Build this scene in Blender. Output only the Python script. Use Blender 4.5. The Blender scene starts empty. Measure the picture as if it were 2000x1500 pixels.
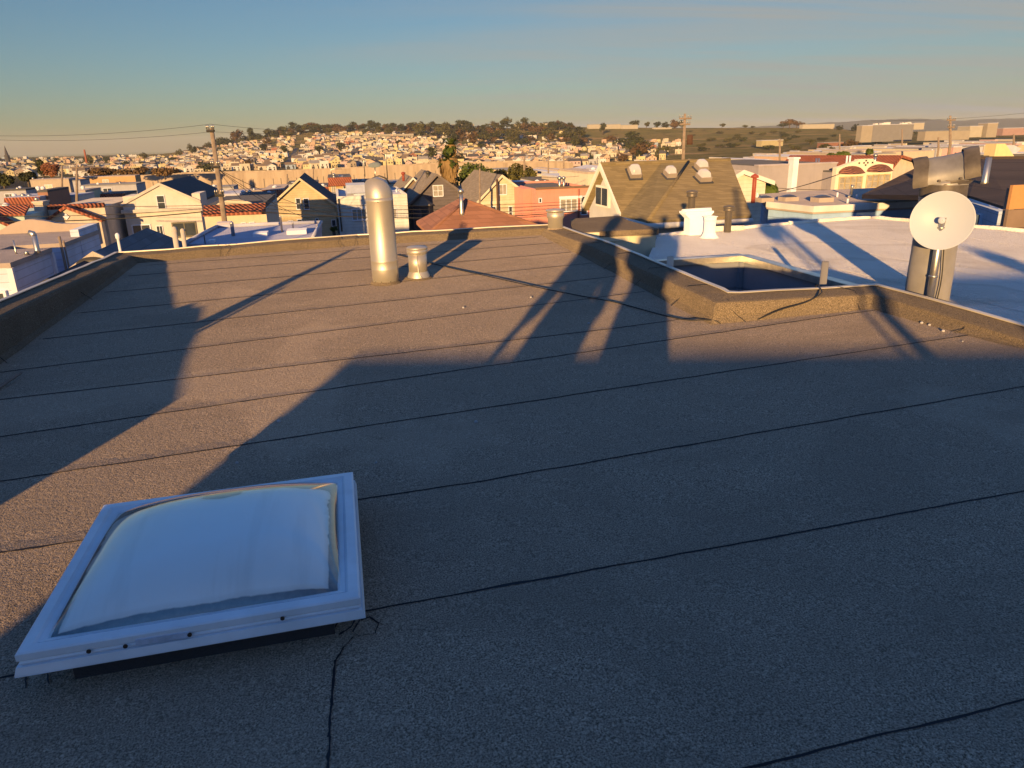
import bpy, bmesh, math, random
import numpy as np
from mathutils import Matrix, Vector
random.seed(7)
SC = bpy.context.scene
COL = SC.collection

# ------------------------------------------------------------------ camera, sky, sun, exposure
CX, CY, FOC = 1000.0, 750.0, 1433.0
CAMZ = 10.0
_vp = np.array([110.0, 4277.0])
_dn = np.array([_vp[0], _vp[1], FOC]); _dn /= np.linalg.norm(_dn)
_up = -_dn
_fw = np.array([0, 0, 1.0]) - _dn * _dn[2]; _fw /= np.linalg.norm(_fw)
_rt = np.cross(_fw, _up)
if _rt[0] < 0: _rt = -_rt
RC = np.array([_rt, _fw, _up])            # world = RC @ cam (x right, y down, z forward)
cam = bpy.data.cameras.new('camera'); cam_o = bpy.data.objects.new('camera', cam); COL.objects.link(cam_o)
cam.sensor_width = 36.0; cam.lens = FOC / 2000 * 36.0; cam.clip_start = 0.03; cam.clip_end = 60000
_m = RC @ np.diag([1, -1, -1.0])
M4 = Matrix.Identity(4)
for i in range(3):
    for j in range(3): M4[i][j] = _m[i][j]
M4[2][3] = CAMZ
cam_o.matrix_world = M4
SC.camera = cam_o

SUN_AZ, SUN_EL = 192.5, 6.1               # compass style: 0 = +Y, clockwise
world = bpy.data.worlds.new('World'); SC.world = world; world.use_nodes = True
def build_world():
    nt = world.node_tree; nt.nodes.clear(); N = nt.nodes.new; L = nt.links.new
    out = N('ShaderNodeOutputWorld'); bg = N('ShaderNodeBackground'); L(bg.outputs[0], out.inputs[0])
    sky = N('ShaderNodeTexSky'); sky.sky_type = 'NISHITA'; sky.sun_disc = False
    sky.sun_elevation = math.radians(SUN_EL); sky.sun_rotation = math.radians(SUN_AZ)
    sky.altitude = 50; sky.air_density = 1.0; sky.dust_density = 0.25; sky.ozone_density = 3.6
    bg.inputs['Strength'].default_value = 0.081
    # thin high cloud: noise on the plane of the sky
    tc = N('ShaderNodeTexCoord'); sep = N('ShaderNodeSeparateXYZ'); L(tc.outputs['Generated'], sep.inputs[0])
    def mth(op, a, b=None, clamp=False):
        n = N('ShaderNodeMath'); n.operation = op; n.use_clamp = clamp
        for k, v in enumerate((a, b)):
            if v is None: continue
            if isinstance(v, (int, float)): n.inputs[k].default_value = v
            else: L(v, n.inputs[k])
        return n.outputs[0]
    zc = mth('MAXIMUM', sep.outputs[2], 0.0)
    zz = mth('ADD', zc, 0.12)
    cx = mth('DIVIDE', sep.outputs[0], zz); cy = mth('DIVIDE', sep.outputs[1], zz)
    comb = N('ShaderNodeCombineXYZ'); L(cx, comb.inputs[0]); L(cy, comb.inputs[1])
    mp = N('ShaderNodeMapping'); mp.inputs['Rotation'].default_value = (0, 0, math.radians(-28)); mp.inputs['Scale'].default_value = (0.30, 1.7, 1)
    L(comb.outputs[0], mp.inputs[0])
    n1 = N('ShaderNodeTexNoise'); n1.inputs['Scale'].default_value = 1.1; n1.inputs['Detail'].default_value = 9; n1.inputs['Roughness'].default_value = 0.62; n1.inputs['Distortion'].default_value = 0.5
    L(mp.outputs[0], n1.inputs['Vector'])
    rp = N('ShaderNodeMapRange'); rp.inputs[1].default_value = 0.40; rp.inputs[2].default_value = 0.64; L(n1.outputs[0], rp.inputs[0])
    # more cloud towards +X (right), none at upper left
    side = N('ShaderNodeMapRange'); side.inputs[1].default_value = -0.34; side.inputs[2].default_value = 0.30; L(sep.outputs[0], side.inputs[0])
    m = mth('MULTIPLY', rp.outputs[0], side.outputs[0])
    dl = mth('SUBTRACT', mth('ADD', mth('MULTIPLY', sep.outputs[0], .156), .150), sep.outputs[2])
    dl = mth('ADD', dl, mth('MULTIPLY', mth('SUBTRACT', n1.outputs[0], 0.5), 0.07))
    ve = N('ShaderNodeMapRange'); ve.inputs[1].default_value = -.012; ve.inputs[2].default_value = .025; L(dl, ve.inputs[0])
    veil = mth('MULTIPLY', mth('MULTIPLY', ve.outputs[0], side.outputs[0]), mth('ADD', mth('MULTIPLY', rp.outputs[0], .75), .22))
    m = mth('MAXIMUM', mth('MULTIPLY', m, .45), mth('MULTIPLY', veil, 1.0), True)
    mix = N('ShaderNodeMix'); mix.data_type = 'RGBA'
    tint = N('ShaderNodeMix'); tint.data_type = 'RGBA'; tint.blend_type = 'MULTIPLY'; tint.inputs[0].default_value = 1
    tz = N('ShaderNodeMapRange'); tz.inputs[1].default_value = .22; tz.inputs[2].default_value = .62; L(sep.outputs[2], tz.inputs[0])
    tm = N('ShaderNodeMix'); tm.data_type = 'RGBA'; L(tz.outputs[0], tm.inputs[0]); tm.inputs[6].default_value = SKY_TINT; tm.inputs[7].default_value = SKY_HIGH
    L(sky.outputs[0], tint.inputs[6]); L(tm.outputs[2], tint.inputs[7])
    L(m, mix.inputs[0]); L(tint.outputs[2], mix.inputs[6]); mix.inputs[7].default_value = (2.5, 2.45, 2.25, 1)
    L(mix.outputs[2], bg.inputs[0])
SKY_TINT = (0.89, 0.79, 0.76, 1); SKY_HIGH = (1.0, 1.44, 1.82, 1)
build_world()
sun = bpy.data.lights.new('sun', 'SUN'); sun.energy = 5.0; sun.angle = math.radians(0.53); sun.color = (1.0, 0.575, 0.205)
sun_o = bpy.data.objects.new('sun', sun); COL.objects.link(sun_o); sun_o.location = (-20, -60, 40)
_a = math.radians(SUN_AZ); _e = math.radians(SUN_EL)
TOSUN = Vector((math.sin(_a) * math.cos(_e), math.cos(_a) * math.cos(_e), math.sin(_e)))
sun_o.rotation_euler = (-TOSUN).to_track_quat('-Z', 'Y').to_euler()
SC.view_settings.view_transform = 'Standard'; SC.view_settings.look = 'None'
SC.view_settings.exposure = 0.95; SC.view_settings.gamma = 1.0
SC.render.engine = 'CYCLES'
SC.cycles.max_bounces = 6; SC.cycles.transparent_max_bounces = 12

# ------------------------------------------------------------------ measuring helpers (photo pixel 2000x1500 -> place)
def ray(px, py):
    d = RC @ np.array([px - CX, py - CY, FOC]); return d / np.linalg.norm(d)
CAMP = np.array([0, 0, CAMZ])
def PY(px, py, Y):
    d = ray(px, py); return CAMP + d * (Y / d[1])
def PZ(px, py, z):
    d = ray(px, py); return CAMP + d * ((z - CAMZ) / d[2])
def PP(px, py, p0, n):
    d = ray(px, py); n = np.array(n, float); return CAMP + d * (np.dot(np.array(p0) - CAMP, n) / np.dot(d, n))
def hz(px): return 270.4 - 0.0257 * (px - 1000)
RA, RB = .012, .03
def roofz(x, y): return 8.4 + RA * x + RB * y
PHI = math.radians(12.5)
UB = np.array([math.cos(PHI), math.sin(PHI), 0]); UA = np.array([-math.sin(PHI), math.cos(PHI), 0]); UZ = np.array([0, 0, 1.0])
def W(B, A, z): return UB * B + UA * A + UZ * z
def rz(B, A):
    p = W(B, A, 0); return roofz(p[0], p[1])

# ------------------------------------------------------------------ materials
def C(r, g, b):
    f = lambda c: (c / 255 / 12.92) if c / 255 <= .04045 else ((c / 255 + .055) / 1.055) ** 2.4
    return (f(r), f(g), f(b))
_mats = {}
class NT:
    def __init__(s, name):
        s.mat = bpy.data.materials.new(name); s.mat.use_nodes = True; s.nt = s.mat.node_tree
        s.b = s.nt.nodes['Principled BSDF']; s.out = s.nt.nodes['Material Output']
    def n(s, t, **kw):
        nd = s.nt.nodes.new('ShaderNode' + t)
        for k, v in kw.items():
            if k.startswith('_'): setattr(nd, k[1:], v)
            else:
                nd.inputs[k.replace('__', ' ')].default_value = v
        return nd
    def l(s, a, b): s.nt.links.new(a, b)
    def math(s, op, a, b=None, c=None, clamp=False):
        nd = s.nt.nodes.new('ShaderNodeMath'); nd.operation = op; nd.use_clamp = clamp
        for k, v in enumerate((a, b, c)):
            if v is None: continue
            if isinstance(v, (int, float)): nd.inputs[k].default_value = v
            else: s.l(v, nd.inputs[k])
        return nd.outputs[0]
    def mix(s, f, a, b, blend='MIX'):
        nd = s.nt.nodes.new('ShaderNodeMix'); nd.data_type = 'RGBA'; nd.blend_type = blend
        for k, v in ((0, f), (6, a), (7, b)):
            if isinstance(v, (int, float)): nd.inputs[k].default_value = v
            elif isinstance(v, (tuple, list)): nd.inputs[k].default_value = tuple(v)[:3] + (1,)
            else: s.l(v, nd.inputs[k])
        return nd.outputs[2]
    def ramp(s, f, lo, hi, a=0.0, b=1.0):
        nd = s.nt.nodes.new('ShaderNodeMapRange'); s.l(f, nd.inputs[0])
        nd.inputs[1].default_value = lo; nd.inputs[2].default_value = hi; nd.inputs[3].default_value = a; nd.inputs[4].default_value = b
        return nd.outputs[0]
    def noise(s, vec, scale, detail=4, rough=.55, dist=0):
        nd = s.n('TexNoise'); nd.inputs['Scale'].default_value = scale; nd.inputs['Detail'].default_value = detail
        nd.inputs['Roughness'].default_value = rough; nd.inputs['Distortion'].default_value = dist
        if vec is not None: s.l(vec, nd.inputs['Vector'])
        return nd.outputs[0]
    def obj(s):
        return s.n('TexCoord').outputs['Object']
    def bump(s, h, strength=.5, dist=.02, prev=None):
        nd = s.n('Bump'); nd.inputs['Strength'].default_value = strength; nd.inputs['Distance'].default_value = dist
        s.l(h, nd.inputs['Height'])
        if prev is not None: s.l(prev, nd.inputs['Normal'])
        s.l(nd.outputs[0], s.b.inputs['Normal']); return nd.outputs[0]

def mul(c, k): return tuple(min(1, x * k) for x in c)
def mat(name, col, rough=.8, var=.18, scale=1.5, pat=None, bump=0.0, bscale=40, metallic=0, spec=.3, pitch=.14, dirt=.25):
    key = (name, col, pat, pitch)
    if key in _mats: return _mats[key]
    t = NT(name); b = t.b
    if metallic < .3: col = (min(.9, col[0] * .80), min(.9, col[1] * .91), min(.9, col[2] * 1.2))
    b.inputs['Diffuse Roughness'].default_value = .6
    b.inputs['Roughness'].default_value = rough; b.inputs['Metallic'].default_value = metallic
    b.inputs['Specular IOR Level'].default_value = spec
    o = t.obj(); sep = t.n('SeparateXYZ'); t.l(o, sep.inputs[0])
    n1 = t.noise(o, scale, 6, .6)
    c = t.mix(t.ramp(n1, .3, .7), mul(col, 1 - var), mul(col, 1 + var * .5))
    # rain streaks: noise stretched down the wall
    mp = t.n('Mapping'); mp.inputs['Scale'].default_value = (5, 5, .35); t.l(o, mp.inputs[0])
    st = t.ramp(t.noise(mp.outputs[0], 1.0, 5, .65), .52, .75, 0, dirt)
    c = t.mix(st, c, mul(col, .55))
    h = None
    xy = t.math('ADD', sep.outputs[0], sep.outputs[1])
    if pat == 'siding':
        fr = t.math('FRACT', t.math('DIVIDE', sep.outputs[2], pitch))
        c = t.mix(t.ramp(fr, .0, .10, .75, 0), c, mul(col, .35)); h = t.math('MULTIPLY', fr, -1.0)
        t.bump(h, .6, pitch * .12)
    elif pat == 'panel':
        fr = t.math('FRACT', t.math('DIVIDE', sep.outputs[2], pitch)); f2 = t.math('FRACT', t.math('DIVIDE', xy, pitch * 3.1))
        c = t.mix(t.math('MAXIMUM', t.ramp(fr, .0, .03, .5, 0), t.ramp(f2, 0, .012, .5, 0)), c, mul(col, .4))
    elif pat in ('shingle', 'shingle_side'):
        cb = t.n('CombineXYZ'); pitch *= .72; t.l(xy, cb.inputs[0]); t.l(sep.outputs[2], cb.inputs[1])
        br = t.n('TexBrick'); t.l(cb.outputs[0], br.inputs['Vector'])
        br.inputs['Scale'].default_value = 1.0; br.inputs['Brick Width'].default_value = pitch * 4.2; br.inputs['Row Height'].default_value = pitch
        br.inputs['Mortar Size'].default_value = pitch * .05; br.inputs['Mortar Smooth'].default_value = .4; br.inputs['Bias'].default_value = 0
        br.inputs['Color1'].default_value = mul(col, .80) + (1,); br.inputs['Color2'].default_value = mul(col, 1.18) + (1,); br.inputs['Mortar'].default_value = mul(col, .55) + (1,)
        c = t.mix(.75, c, br.outputs[0])
        fr = t.math('FRACT', t.math('DIVIDE', sep.outputs[2], pitch)); t.bump(t.math('SUBTRACT', t.noise(o, 60, 2), fr), .5, .02)
    elif pat == 'tile':                      # barrel tiles: ribs along the slope
        w = t.math('SINE', t.math('MULTIPLY', xy, 2 * math.pi / pitch))
        fr = t.math('FRACT', t.math('DIVIDE', sep.outputs[2], pitch * .8))
        c = t.mix(t.ramp(w, -1, -.3, .8, 0), c, mul(col, .3)); c = t.mix(t.ramp(fr, 0, .2, .5, 0), c, mul(col, .4))
        t.bump(w, .8, .05)
    if bump and h is None and pat is None:
        t.bump(t.noise(o, bscale, 4, .7), bump, .02)
    t.l(c, b.inputs['Base Color'])
    _mats[key] = t.mat
    return t.mat

def mat_capsheet(CAP=None, nm='mineral_cap_sheet'):
    CAP = CAP or globals()['CAP']; t = NT(nm); o = t.obj(); sep = t.n('SeparateXYZ'); t.l(o, sep.inputs[0])
    g = t.noise(o, 165, 2, .7); g2 = t.noise(o, 50, 3, .7)
    big = t.noise(o, 1.3, 5, .6); 
    mp = t.n('Mapping'); mp.inputs['Scale'].default_value = (.55, 2.6, 1); mp.inputs['Rotation'].default_value = (0, 0, math.radians(-3)); t.l(o, mp.inputs[0])
    strk = t.noise(mp.outputs[0], 1.6, 5, .65)
    base = CAP
    c = t.mix(t.ramp(g, .34, .68), mul(base, .15), mul(base, 1.95))
    c = t.mix(t.ramp(g2, .35, .7, .0, .5), c, mul(base, .5))
    c = t.mix(t.ramp(big, .3, .75, 0, .45), c, mul(base, .72))
    c = t.mix(t.ramp(strk, .52, .78, 0, .5), c, mul(base, .6))
    pond = t.noise(o, .55, 6, .55, .6); c = t.mix(t.ramp(pond, .55, .60, 0, .2), c, mul(base, .5)); c = t.mix(t.ramp(pond, .42, .36, 0, .22), c, mul(base, 1.5))
    sc = t.noise(o, 7, 6, .75, .8); c = t.mix(t.ramp(sc, .66, .72, 0, .5), c, mul(base, .35))
    t.l(c, t.b.inputs['Base Color']); t.b.inputs['Roughness'].default_value = .9; t.b.inputs['Diffuse Roughness'].default_value = 1.0; t.b.inputs['Specular IOR Level'].default_value = .2
    b1 = t.bump(t.noise(o, 2.2, 4, .6), .35, .03)
    b2 = t.bump(g2, 1.0, .012, b1)
    t.bump(g, 1.0, .006, b2)
    return t.mat
CAP = (.375, .31, .25)

# ------------------------------------------------------------------ mesh builder
def link(o): COL.objects.link(o); return o
ROOTM = {}
class MB:
    def __init__(s): s.v = []; s.f = []; s.m = []; s.sm = []
    def add(s, vs, fs, mi=0, smooth=False):
        k = len(s.v); s.v += [tuple(map(float, p)) for p in vs]
        for f in fs: s.f.append(tuple(i + k for i in f)); s.m.append(mi); s.sm.append(smooth)
        return s
    def box(s, x0, x1, y0, y1, z0, z1, mi=0):
        return s.add([(x0, y0, z0), (x1, y0, z0), (x1, y1, z0), (x0, y1, z0), (x0, y0, z1), (x1, y0, z1), (x1, y1, z1), (x0, y1, z1)],
                     [(0, 3, 2, 1), (4, 5, 6, 7), (0, 1, 5, 4), (1, 2, 6, 5), (2, 3, 7, 6), (3, 0, 4, 7)], mi)
    def prism(s, poly, y0, y1, mi=0):        # polygon in (x,z), extruded along y
        n = len(poly)
        vs = [(x, y0, z) for x, z in poly] + [(x, y1, z) for x, z in poly]
        fs = [tuple(range(n)), tuple(range(2 * n - 1, n - 1, -1))] + [(i, (i + 1) % n, n + (i + 1) % n, n + i) for i in range(n)]
        return s.add(vs, fs, mi)
    def flat(s, poly, z0, z1, mi=0):         # polygon in (x,y), extruded along z
        n = len(poly)
        vs = [(p[0], p[1], z0) for p in poly] + [(p[0], p[1], z1) for p in poly]
        fs = [tuple(range(n - 1, -1, -1)), tuple(range(n, 2 * n))] + [(i, (i + 1) % n, n + (i + 1) % n, n + i) for i in range(n)]
        return s.add(vs, fs, mi)
    def slab(s, pts, th, mi=0):              # any 3D polygon given a thickness straight down
        n = len(pts)
        vs = [tuple(p) for p in pts] + [(p[0], p[1], p[2] - th) for p in pts]
        fs = [tuple(range(n)), tuple(range(2 * n - 1, n - 1, -1))] + [(i, n + i, n + (i + 1) % n, (i + 1) % n) for i in range(n)]
        return s.add(vs, fs, mi)
    def tube(s, path, r, seg=10, mi=0, caps=True, smooth=True):
        P = [np.array(p, float) for p in path]; n = len(P); rs = r if isinstance(r, (list, tuple)) else [r] * n
        k = len(s.v); prev = None
        for i in range(n):
            t = P[min(i + 1, n - 1)] - P[max(i - 1, 0)]; t = t / (np.linalg.norm(t) + 1e-9)
            if prev is None:
                a = np.array([0, 0, 1.0]) if abs(t[2]) < .9 else np.array([1.0, 0, 0])
                e1 = np.cross(t, a)
            else: e1 = prev - t * np.dot(prev, t)
            e1 /= np.linalg.norm(e1) + 1e-9; e2 = np.cross(t, e1); prev = e1
            for j in range(seg):
                an = 2 * math.pi * j / seg; s.v.append(tuple(P[i] + rs[i] * (math.cos(an) * e1 + math.sin(an) * e2)))
        for i in range(n - 1):
            for j in range(seg):
                s.f.append((k + i * seg + j, k + i * seg + (j + 1) % seg, k + (i + 1) * seg + (j + 1) % seg, k + (i + 1) * seg + j)); s.m.append(mi); s.sm.append(smooth)
        if caps:
            s.f.append(tuple(k + j for j in reversed(range(seg)))); s.m.append(mi); s.sm.append(False)
            s.f.append(tuple(k + (n - 1) * seg + j for j in range(seg))); s.m.append(mi); s.sm.append(False)
        return s
    def lathe(s, prof, c=(0, 0, 0), seg=24, mi=0, smooth=True, caps=True, M=None):
        k = len(s.v); n = len(prof)
        for r, z in prof:
            for j in range(seg):
                an = 2 * math.pi * j / seg; p = np.array([r * math.cos(an), r * math.sin(an), z])
                if M is not None: p = M @ p
                s.v.append(tuple(p + np.array(c)))
        for i in range(n - 1):
            for j in range(seg):
                s.f.append((k + i * seg + j, k + i * seg + (j + 1) % seg, k + (i + 1) * seg + (j + 1) % seg, k + (i + 1) * seg + j)); s.m.append(mi); s.sm.append(smooth)
        if caps:
            s.f.append(tuple(k + j for j in reversed(range(seg)))); s.m.append(mi); s.sm.append(False)
            s.f.append(tuple(k + (n - 1) * seg + j for j in range(seg))); s.m.append(mi); s.sm.append(False)
        return s
    def mesh(s, name, mats, recalc=True):
        me = bpy.data.meshes.new(name); me.from_pydata(s.v, [], s.f)
        for m in (mats if isinstance(mats, (list, tuple)) else [mats]): me.materials.append(m)
        me.polygons.foreach_set('material_index', s.m); me.polygons.foreach_set('use_smooth', s.sm)
        if recalc:
            bm = bmesh.new(); bm.from_mesh(me); bmesh.ops.recalc_face_normals(bm, faces=bm.faces); bm.to_mesh(me); bm.free()
        me.update(); return me
    def build(s, name, mats, parent=None, world=True, recalc=True):
        if parent is not None and world:
            Mi = ROOTM.get(parent.name)
            if Mi is not None:
                inv = Mi.inverted(); s.v = [tuple(inv @ Vector(p)) for p in s.v]
        o = link(bpy.data.objects.new(name, s.mesh(name, mats, recalc)))
        if parent is not None:
            o.parent = parent
            if parent.name in ROOTM: ROOTM[o.name] = ROOTM[parent.name]
        return o
def tag(o, label, cat, group=None):
    o['label'] = label; o['category'] = cat
    if group: o['group'] = group
    return o
def thing(name, label, cat, loc=(0, 0, 0), rz_=0.0, group=None):
    o = link(bpy.data.objects.new(name, None)); o.location = loc; o.rotation_euler = (0, 0, rz_); o.empty_display_size = .3
    ROOTM[o.name] = Matrix.Translation(Vector(loc)) @ Matrix.Rotation(rz_, 4, 'Z')
    return tag(o, label, cat, group)
def struct(o): o['kind'] = 'structure'; return o

# shared materials
M_GLASS = mat('window_glass', (.05, .06, .065), rough=.12, var=.5, scale=.8, spec=.6, dirt=0)
M_WHITE = mat('white_paint', (.74, .72, .68), rough=.6, var=.08, dirt=.12)
M_TRIM = mat('cream_trim', (.70, .64, .52), rough=.6, var=.08, dirt=.15)
M_GALV = mat('galvanised_metal', (.55, .55, .54), rough=.38, var=.22, scale=3, metallic=.9, spec=.5, dirt=.12)
M_DARKMET = mat('dark_metal', (.07, .07, .07), rough=.5, var=.2, metallic=.4)
M_BLACK = mat('black_bitumen', (.02, .02, .022), rough=.6, var=.2)
M_WOOD = mat('weathered_wood', (.30, .22, .15), rough=.85, var=.35, scale=3)
M_WIRE = mat('wire_black', (.03, .028, .025), rough=.6, var=0)
M_TILE = mat('red_clay_tile', (.42, .13, .065), rough=.8, var=.3, pat='tile', pitch=.28)
M_CAP = mat_capsheet(); M_KERB = mat_capsheet((.19, .158, .122), 'kerb_cap_sheet')

# ------------------------------------------------------------------ the roof we stand on
def offset_poly(path, d):
    out = []
    for i, p in enumerate(path):
        p = np.array(p[:2], float)
        def nrm(a, b):
            t = np.array(b[:2], float) - np.array(a[:2], float); t /= np.linalg.norm(t); return np.array([-t[1], t[0]])
        ns = []
        if i > 0: ns.append(nrm(path[i - 1], path[i]))
        if i < len(path) - 1: ns.append(nrm(path[i], path[i + 1]))
        n = sum(ns); n /= np.linalg.norm(n); k = 1 / max(.4, float(np.dot(n, ns[0]))); out.append(p + n * d * k)
    return out
def wobble_line(p, q, step, amp, rnd):
    n = max(2, int(np.linalg.norm(np.array(q) - np.array(p)) / step)); res = []; w = 0
    d = (np.array(q, float) - np.array(p, float)); d /= np.linalg.norm(d); nn = np.array([-d[1], d[0]])
    for i in range(n + 1):
        w = w * .8 + rnd.uniform(-amp, amp); res.append(np.array(p) + (np.array(q) - np.array(p)) * i / n + nn * w)
    return res
def roofp(px, py, dz=0):
    d = ray(px, py); t = -(1.6 - dz) / (d[2] - RA * d[0] - RB * d[1]); return CAMP + d * t
def make_our_building():
    root = thing('flat_roof_building', 'building whose dark granulated flat roof with low felt-wrapped kerbs fills the foreground', 'building', (0, 0, 0), PHI)
    b = lambda mb, n, m, par=root: mb.build(n, m, par, world=False)
    # roof deck polygon (B, A)
    poly = [(-2.70, -7), (-2.62, 1.4), (-2.60, 10.12), (.19, 10.27), (2.72, 10.02), (2.78, 5.13), (4.17, 5.10), (4.40, 3.7), (5.2, -7)]
    mb = MB(); top = [(p[0], p[1], rz(*p)) for p in poly]; mb.slab(top, .25); b(mb, 'roof', M_CAP)
    mb = MB(); mb.flat([(p[0] * .999, p[1]) for p in poly], -1, 8.05); b(mb, 'wall', mat('stucco_grey', (.35, .33, .3), pat='siding'))
    # parapet path, outward on the left of travel: inner base (B,A), top z
    path = [(-2.60, 1.42, 8.90), (-2.60, 4.45, 8.90), (-2.60, 4.60, 8.84), (-2.60, 5.9, 8.815), (-2.60, 8.3, 8.755), (-2.60, 10.12, 8.715), (.19, 10.27, 8.765), (2.72, 10.02, 8.80), (2.75, 8.0, 8.80), (2.77, 5.13, 8.745), (4.17, 5.10, 8.72), (4.40, 3.7, 8.62), (5.2, -7, 8.48)]
    # refine so the wrap is not ruler straight
    rnd = random.Random(3); fine = [path[0]]
    for p, q in zip(path, path[1:]):
        n = max(1, int(math.dist(p[:2], q[:2]) / .35))
        for i in range(1, n + 1):
            t = i / n; j = 0 if i == n else 1
            fine.append((p[0] + (q[0] - p[0]) * t + j * rnd.uniform(-.008, .008), p[1] + (q[1] - p[1]) * t + j * rnd.uniform(-.008, .008), p[2] + (q[2] - p[2]) * t + j * rnd.uniform(-.006, .006)))
    prof = [(-.05, 'r', .0), (-.012, 'r', .035), (.008, 't', -.035), (.022, 't', -.006), (.05, 't', 0), (.25, 't', .012), (.262, 't', -.02), (.262, 't', -.25)]
    rings = []
    offs = [offset_poly(fine, d) for d, _, _ in prof]
    for i, p in enumerate(fine):
        r = []
        for k, (d, ref, dz) in enumerate(prof):
            q = offs[k][i]; z = (rz(*q) + .002 if ref == 'r' else p[2]) + dz
            if k == 1: z = min(z, p[2] - .05)
            r.append((q[0], q[1], z))
        rings.append(r)
    def sweep(rings, name, m):
        mb = MB(); n = len(rings[0])
        vs = [v for r in rings for v in r]
        fs = [(i * n + k, i * n + k + 1, (i + 1) * n + k + 1, (i + 1) * n + k) for i in range(len(rings) - 1) for k in range(n - 1)]
        mb.add(vs, fs, 0); mb.add(rings[0], [tuple(range(n))]); mb.add(rings[-1], [tuple(range(n))])
        return b(mb, name, m)
    sweep(rings, 'parapet', M_KERB)
    # metal edge on the outer lip
    o1 = offset_poly(fine, .264); o2 = offset_poly(fine, .235); o3 = offset_poly(fine, .279)
    er = []
    for i, p in enumerate(fine):
        z = p[2] + .012
        er.append([(o2[i][0], o2[i][1], z + .006), (o2[i][0], o2[i][1], z + .014), (o3[i][0], o3[i][1], z + .014), (o3[i][0], o3[i][1], z - .07), (o1[i][0], o1[i][1], z - .07)])
    sweep(er, 'edge_flashing', mat('edge_metal', (.62, .60, .57), rough=.45, metallic=.5, var=.2))
    # lap seams across the roof
    seams = [((-2.5, 1.28), (4.5, 1.34)), ((-2.5, 2.18), (4.4, 2.31)), ((-2.5, 3.0), (.5, 3.05), (4.4, 3.32)), ((-2.5, 3.68), (4.36, 4.22)), ((-2.5, 4.31), (4.14, 5.02)), ((-2.5, 5.03), (2.0, 5.24), (2.72, 5.32)),
             ((-2.48, 5.68), (2.68, 6.3)), ((-2.48, 6.55), (2.68, 7.03)), ((-2.48, 7.43), (2.68, 7.78)), ((-2.48, 8.33), (2.66, 8.52)), ((-2.46, 9.2), (2.64, 9.25)), ((-2.4, 9.85), (2.6, 9.8)), ((-2.5, .2), (4.6, .3)), ((-2.5, -.8), (4.6, -.7))]
    for si, s in enumerate(seams):
        pts = []
        for p, q in zip(s, s[1:]): pts += wobble_line(p, q, .035, .0022, rnd)
        mb = MB(); k = len(pts); w = [rnd.uniform(.0018, .0068) * (2.6 if rnd.random() < .05 else 1) for _ in pts]
        w = [(w[max(0, i - 1)] + w[i] + w[min(k - 1, i + 1)]) / 3 for i in range(k)]
        vs = []; 
        for i, p in enumerate(pts):
            z = rz(*p); vs += [(p[0], p[1] - w[i], z + .002), (p[0], p[1] + w[i] * .6, z + .004)]
        mb.add(vs, [(2 * i, 2 * i + 2, 2 * i + 3, 2 * i + 1) for i in range(k - 1)])
        off = len(mb.v); ww = [rnd.uniform(.05, .09) for _ in pts]; vs = []
        for i, p in enumerate(pts):
            vs += [(p[0], p[1] + w[i] * .6, rz(p[0], p[1]) + .0045), (p[0], p[1] + ww[i], rz(p[0], p[1] + ww[i]) + .0008)]
        mb.add(vs, [(2 * i, 2 * i + 2, 2 * i + 3, 2 * i + 1) for i in range(k - 1)], 1)
        b(mb, 'lap_seam', [M_BLACK, M_CAP])
    # long joint running away from the viewer below the skylight + torch patches
    toAB = lambda px, py: (lambda q: np.array([float(np.dot(q, UB)), float(np.dot(q, UA))]))(roofp(px, py))
    def tarline(pxs, w0, w1):
        P_ = [toAB(*p) for p in pxs]; pp = []
        for p, q in zip(P_, P_[1:]): pp += wobble_line(p, q, .012, .0016, rnd)
        mb = MB(); vs = []
        for i, p in enumerate(pp):
            t_ = pp[min(i + 1, len(pp) - 1)] - pp[max(i - 1, 0)]; t_ = t_ / (np.linalg.norm(t_) + 1e-9); nn = np.array([-t_[1], t_[0]]) * rnd.uniform(w0, w1); z = rz(*p)
            vs += [(*(p - nn), z + .003), (*(p + nn), z + .0045)]
        mb.add(vs, [(2 * i, 2 * i + 2, 2 * i + 3, 2 * i + 1) for i in range(len(pp) - 1)]); b(mb, 'tar_line', M_BLACK)
    for pl in ([(705, 1212), (722, 1206), (740, 1217), (733, 1238), (700, 1244), (690, 1236), (704, 1213)], [(630, 1216), (632, 1240)], [(645, 1213), (647, 1240)], [(648, 1214), (660, 1218), (652, 1230)], [(662, 1241), (686, 1226), (694, 1210)], [(52, 1300), (54, 1345)], [(92, 1312), (97, 1338)]): tarline(pl, .0012, .004)
    pts = [toAB(*p) for p in ((690, 1245), (672, 1265), (655, 1290), (652, 1330), (648, 1380), (645, 1440), (638, 1530))]; pts = [q for p, r_ in zip(pts, pts[1:]) for q in wobble_line(p, r_, .02, .002, rnd)]
    mb = MB(); vs = []
    for p in pts:
        w = rnd.uniform(.002, .0055); z = rz(*p); vs += [(p[0] - w, p[1], z + .0025), (p[0] + w, p[1], z + .004)]
    mb.add(vs, [(2 * i, 2 * i + 2, 2 * i + 3, 2 * i + 1) for i in range(len(pts) - 1)]); b(mb, 'lap_seam', M_BLACK)
    # wrinkle and crack lines on the kerb faces
    def crack(pts3, w):
        mb = MB(); mb.tube(pts3, w, 5); b(mb, 'kerb_joint', M_BLACK)
    def face(i_edge_t, up):  # helper: position on fine path
        pass
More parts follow.
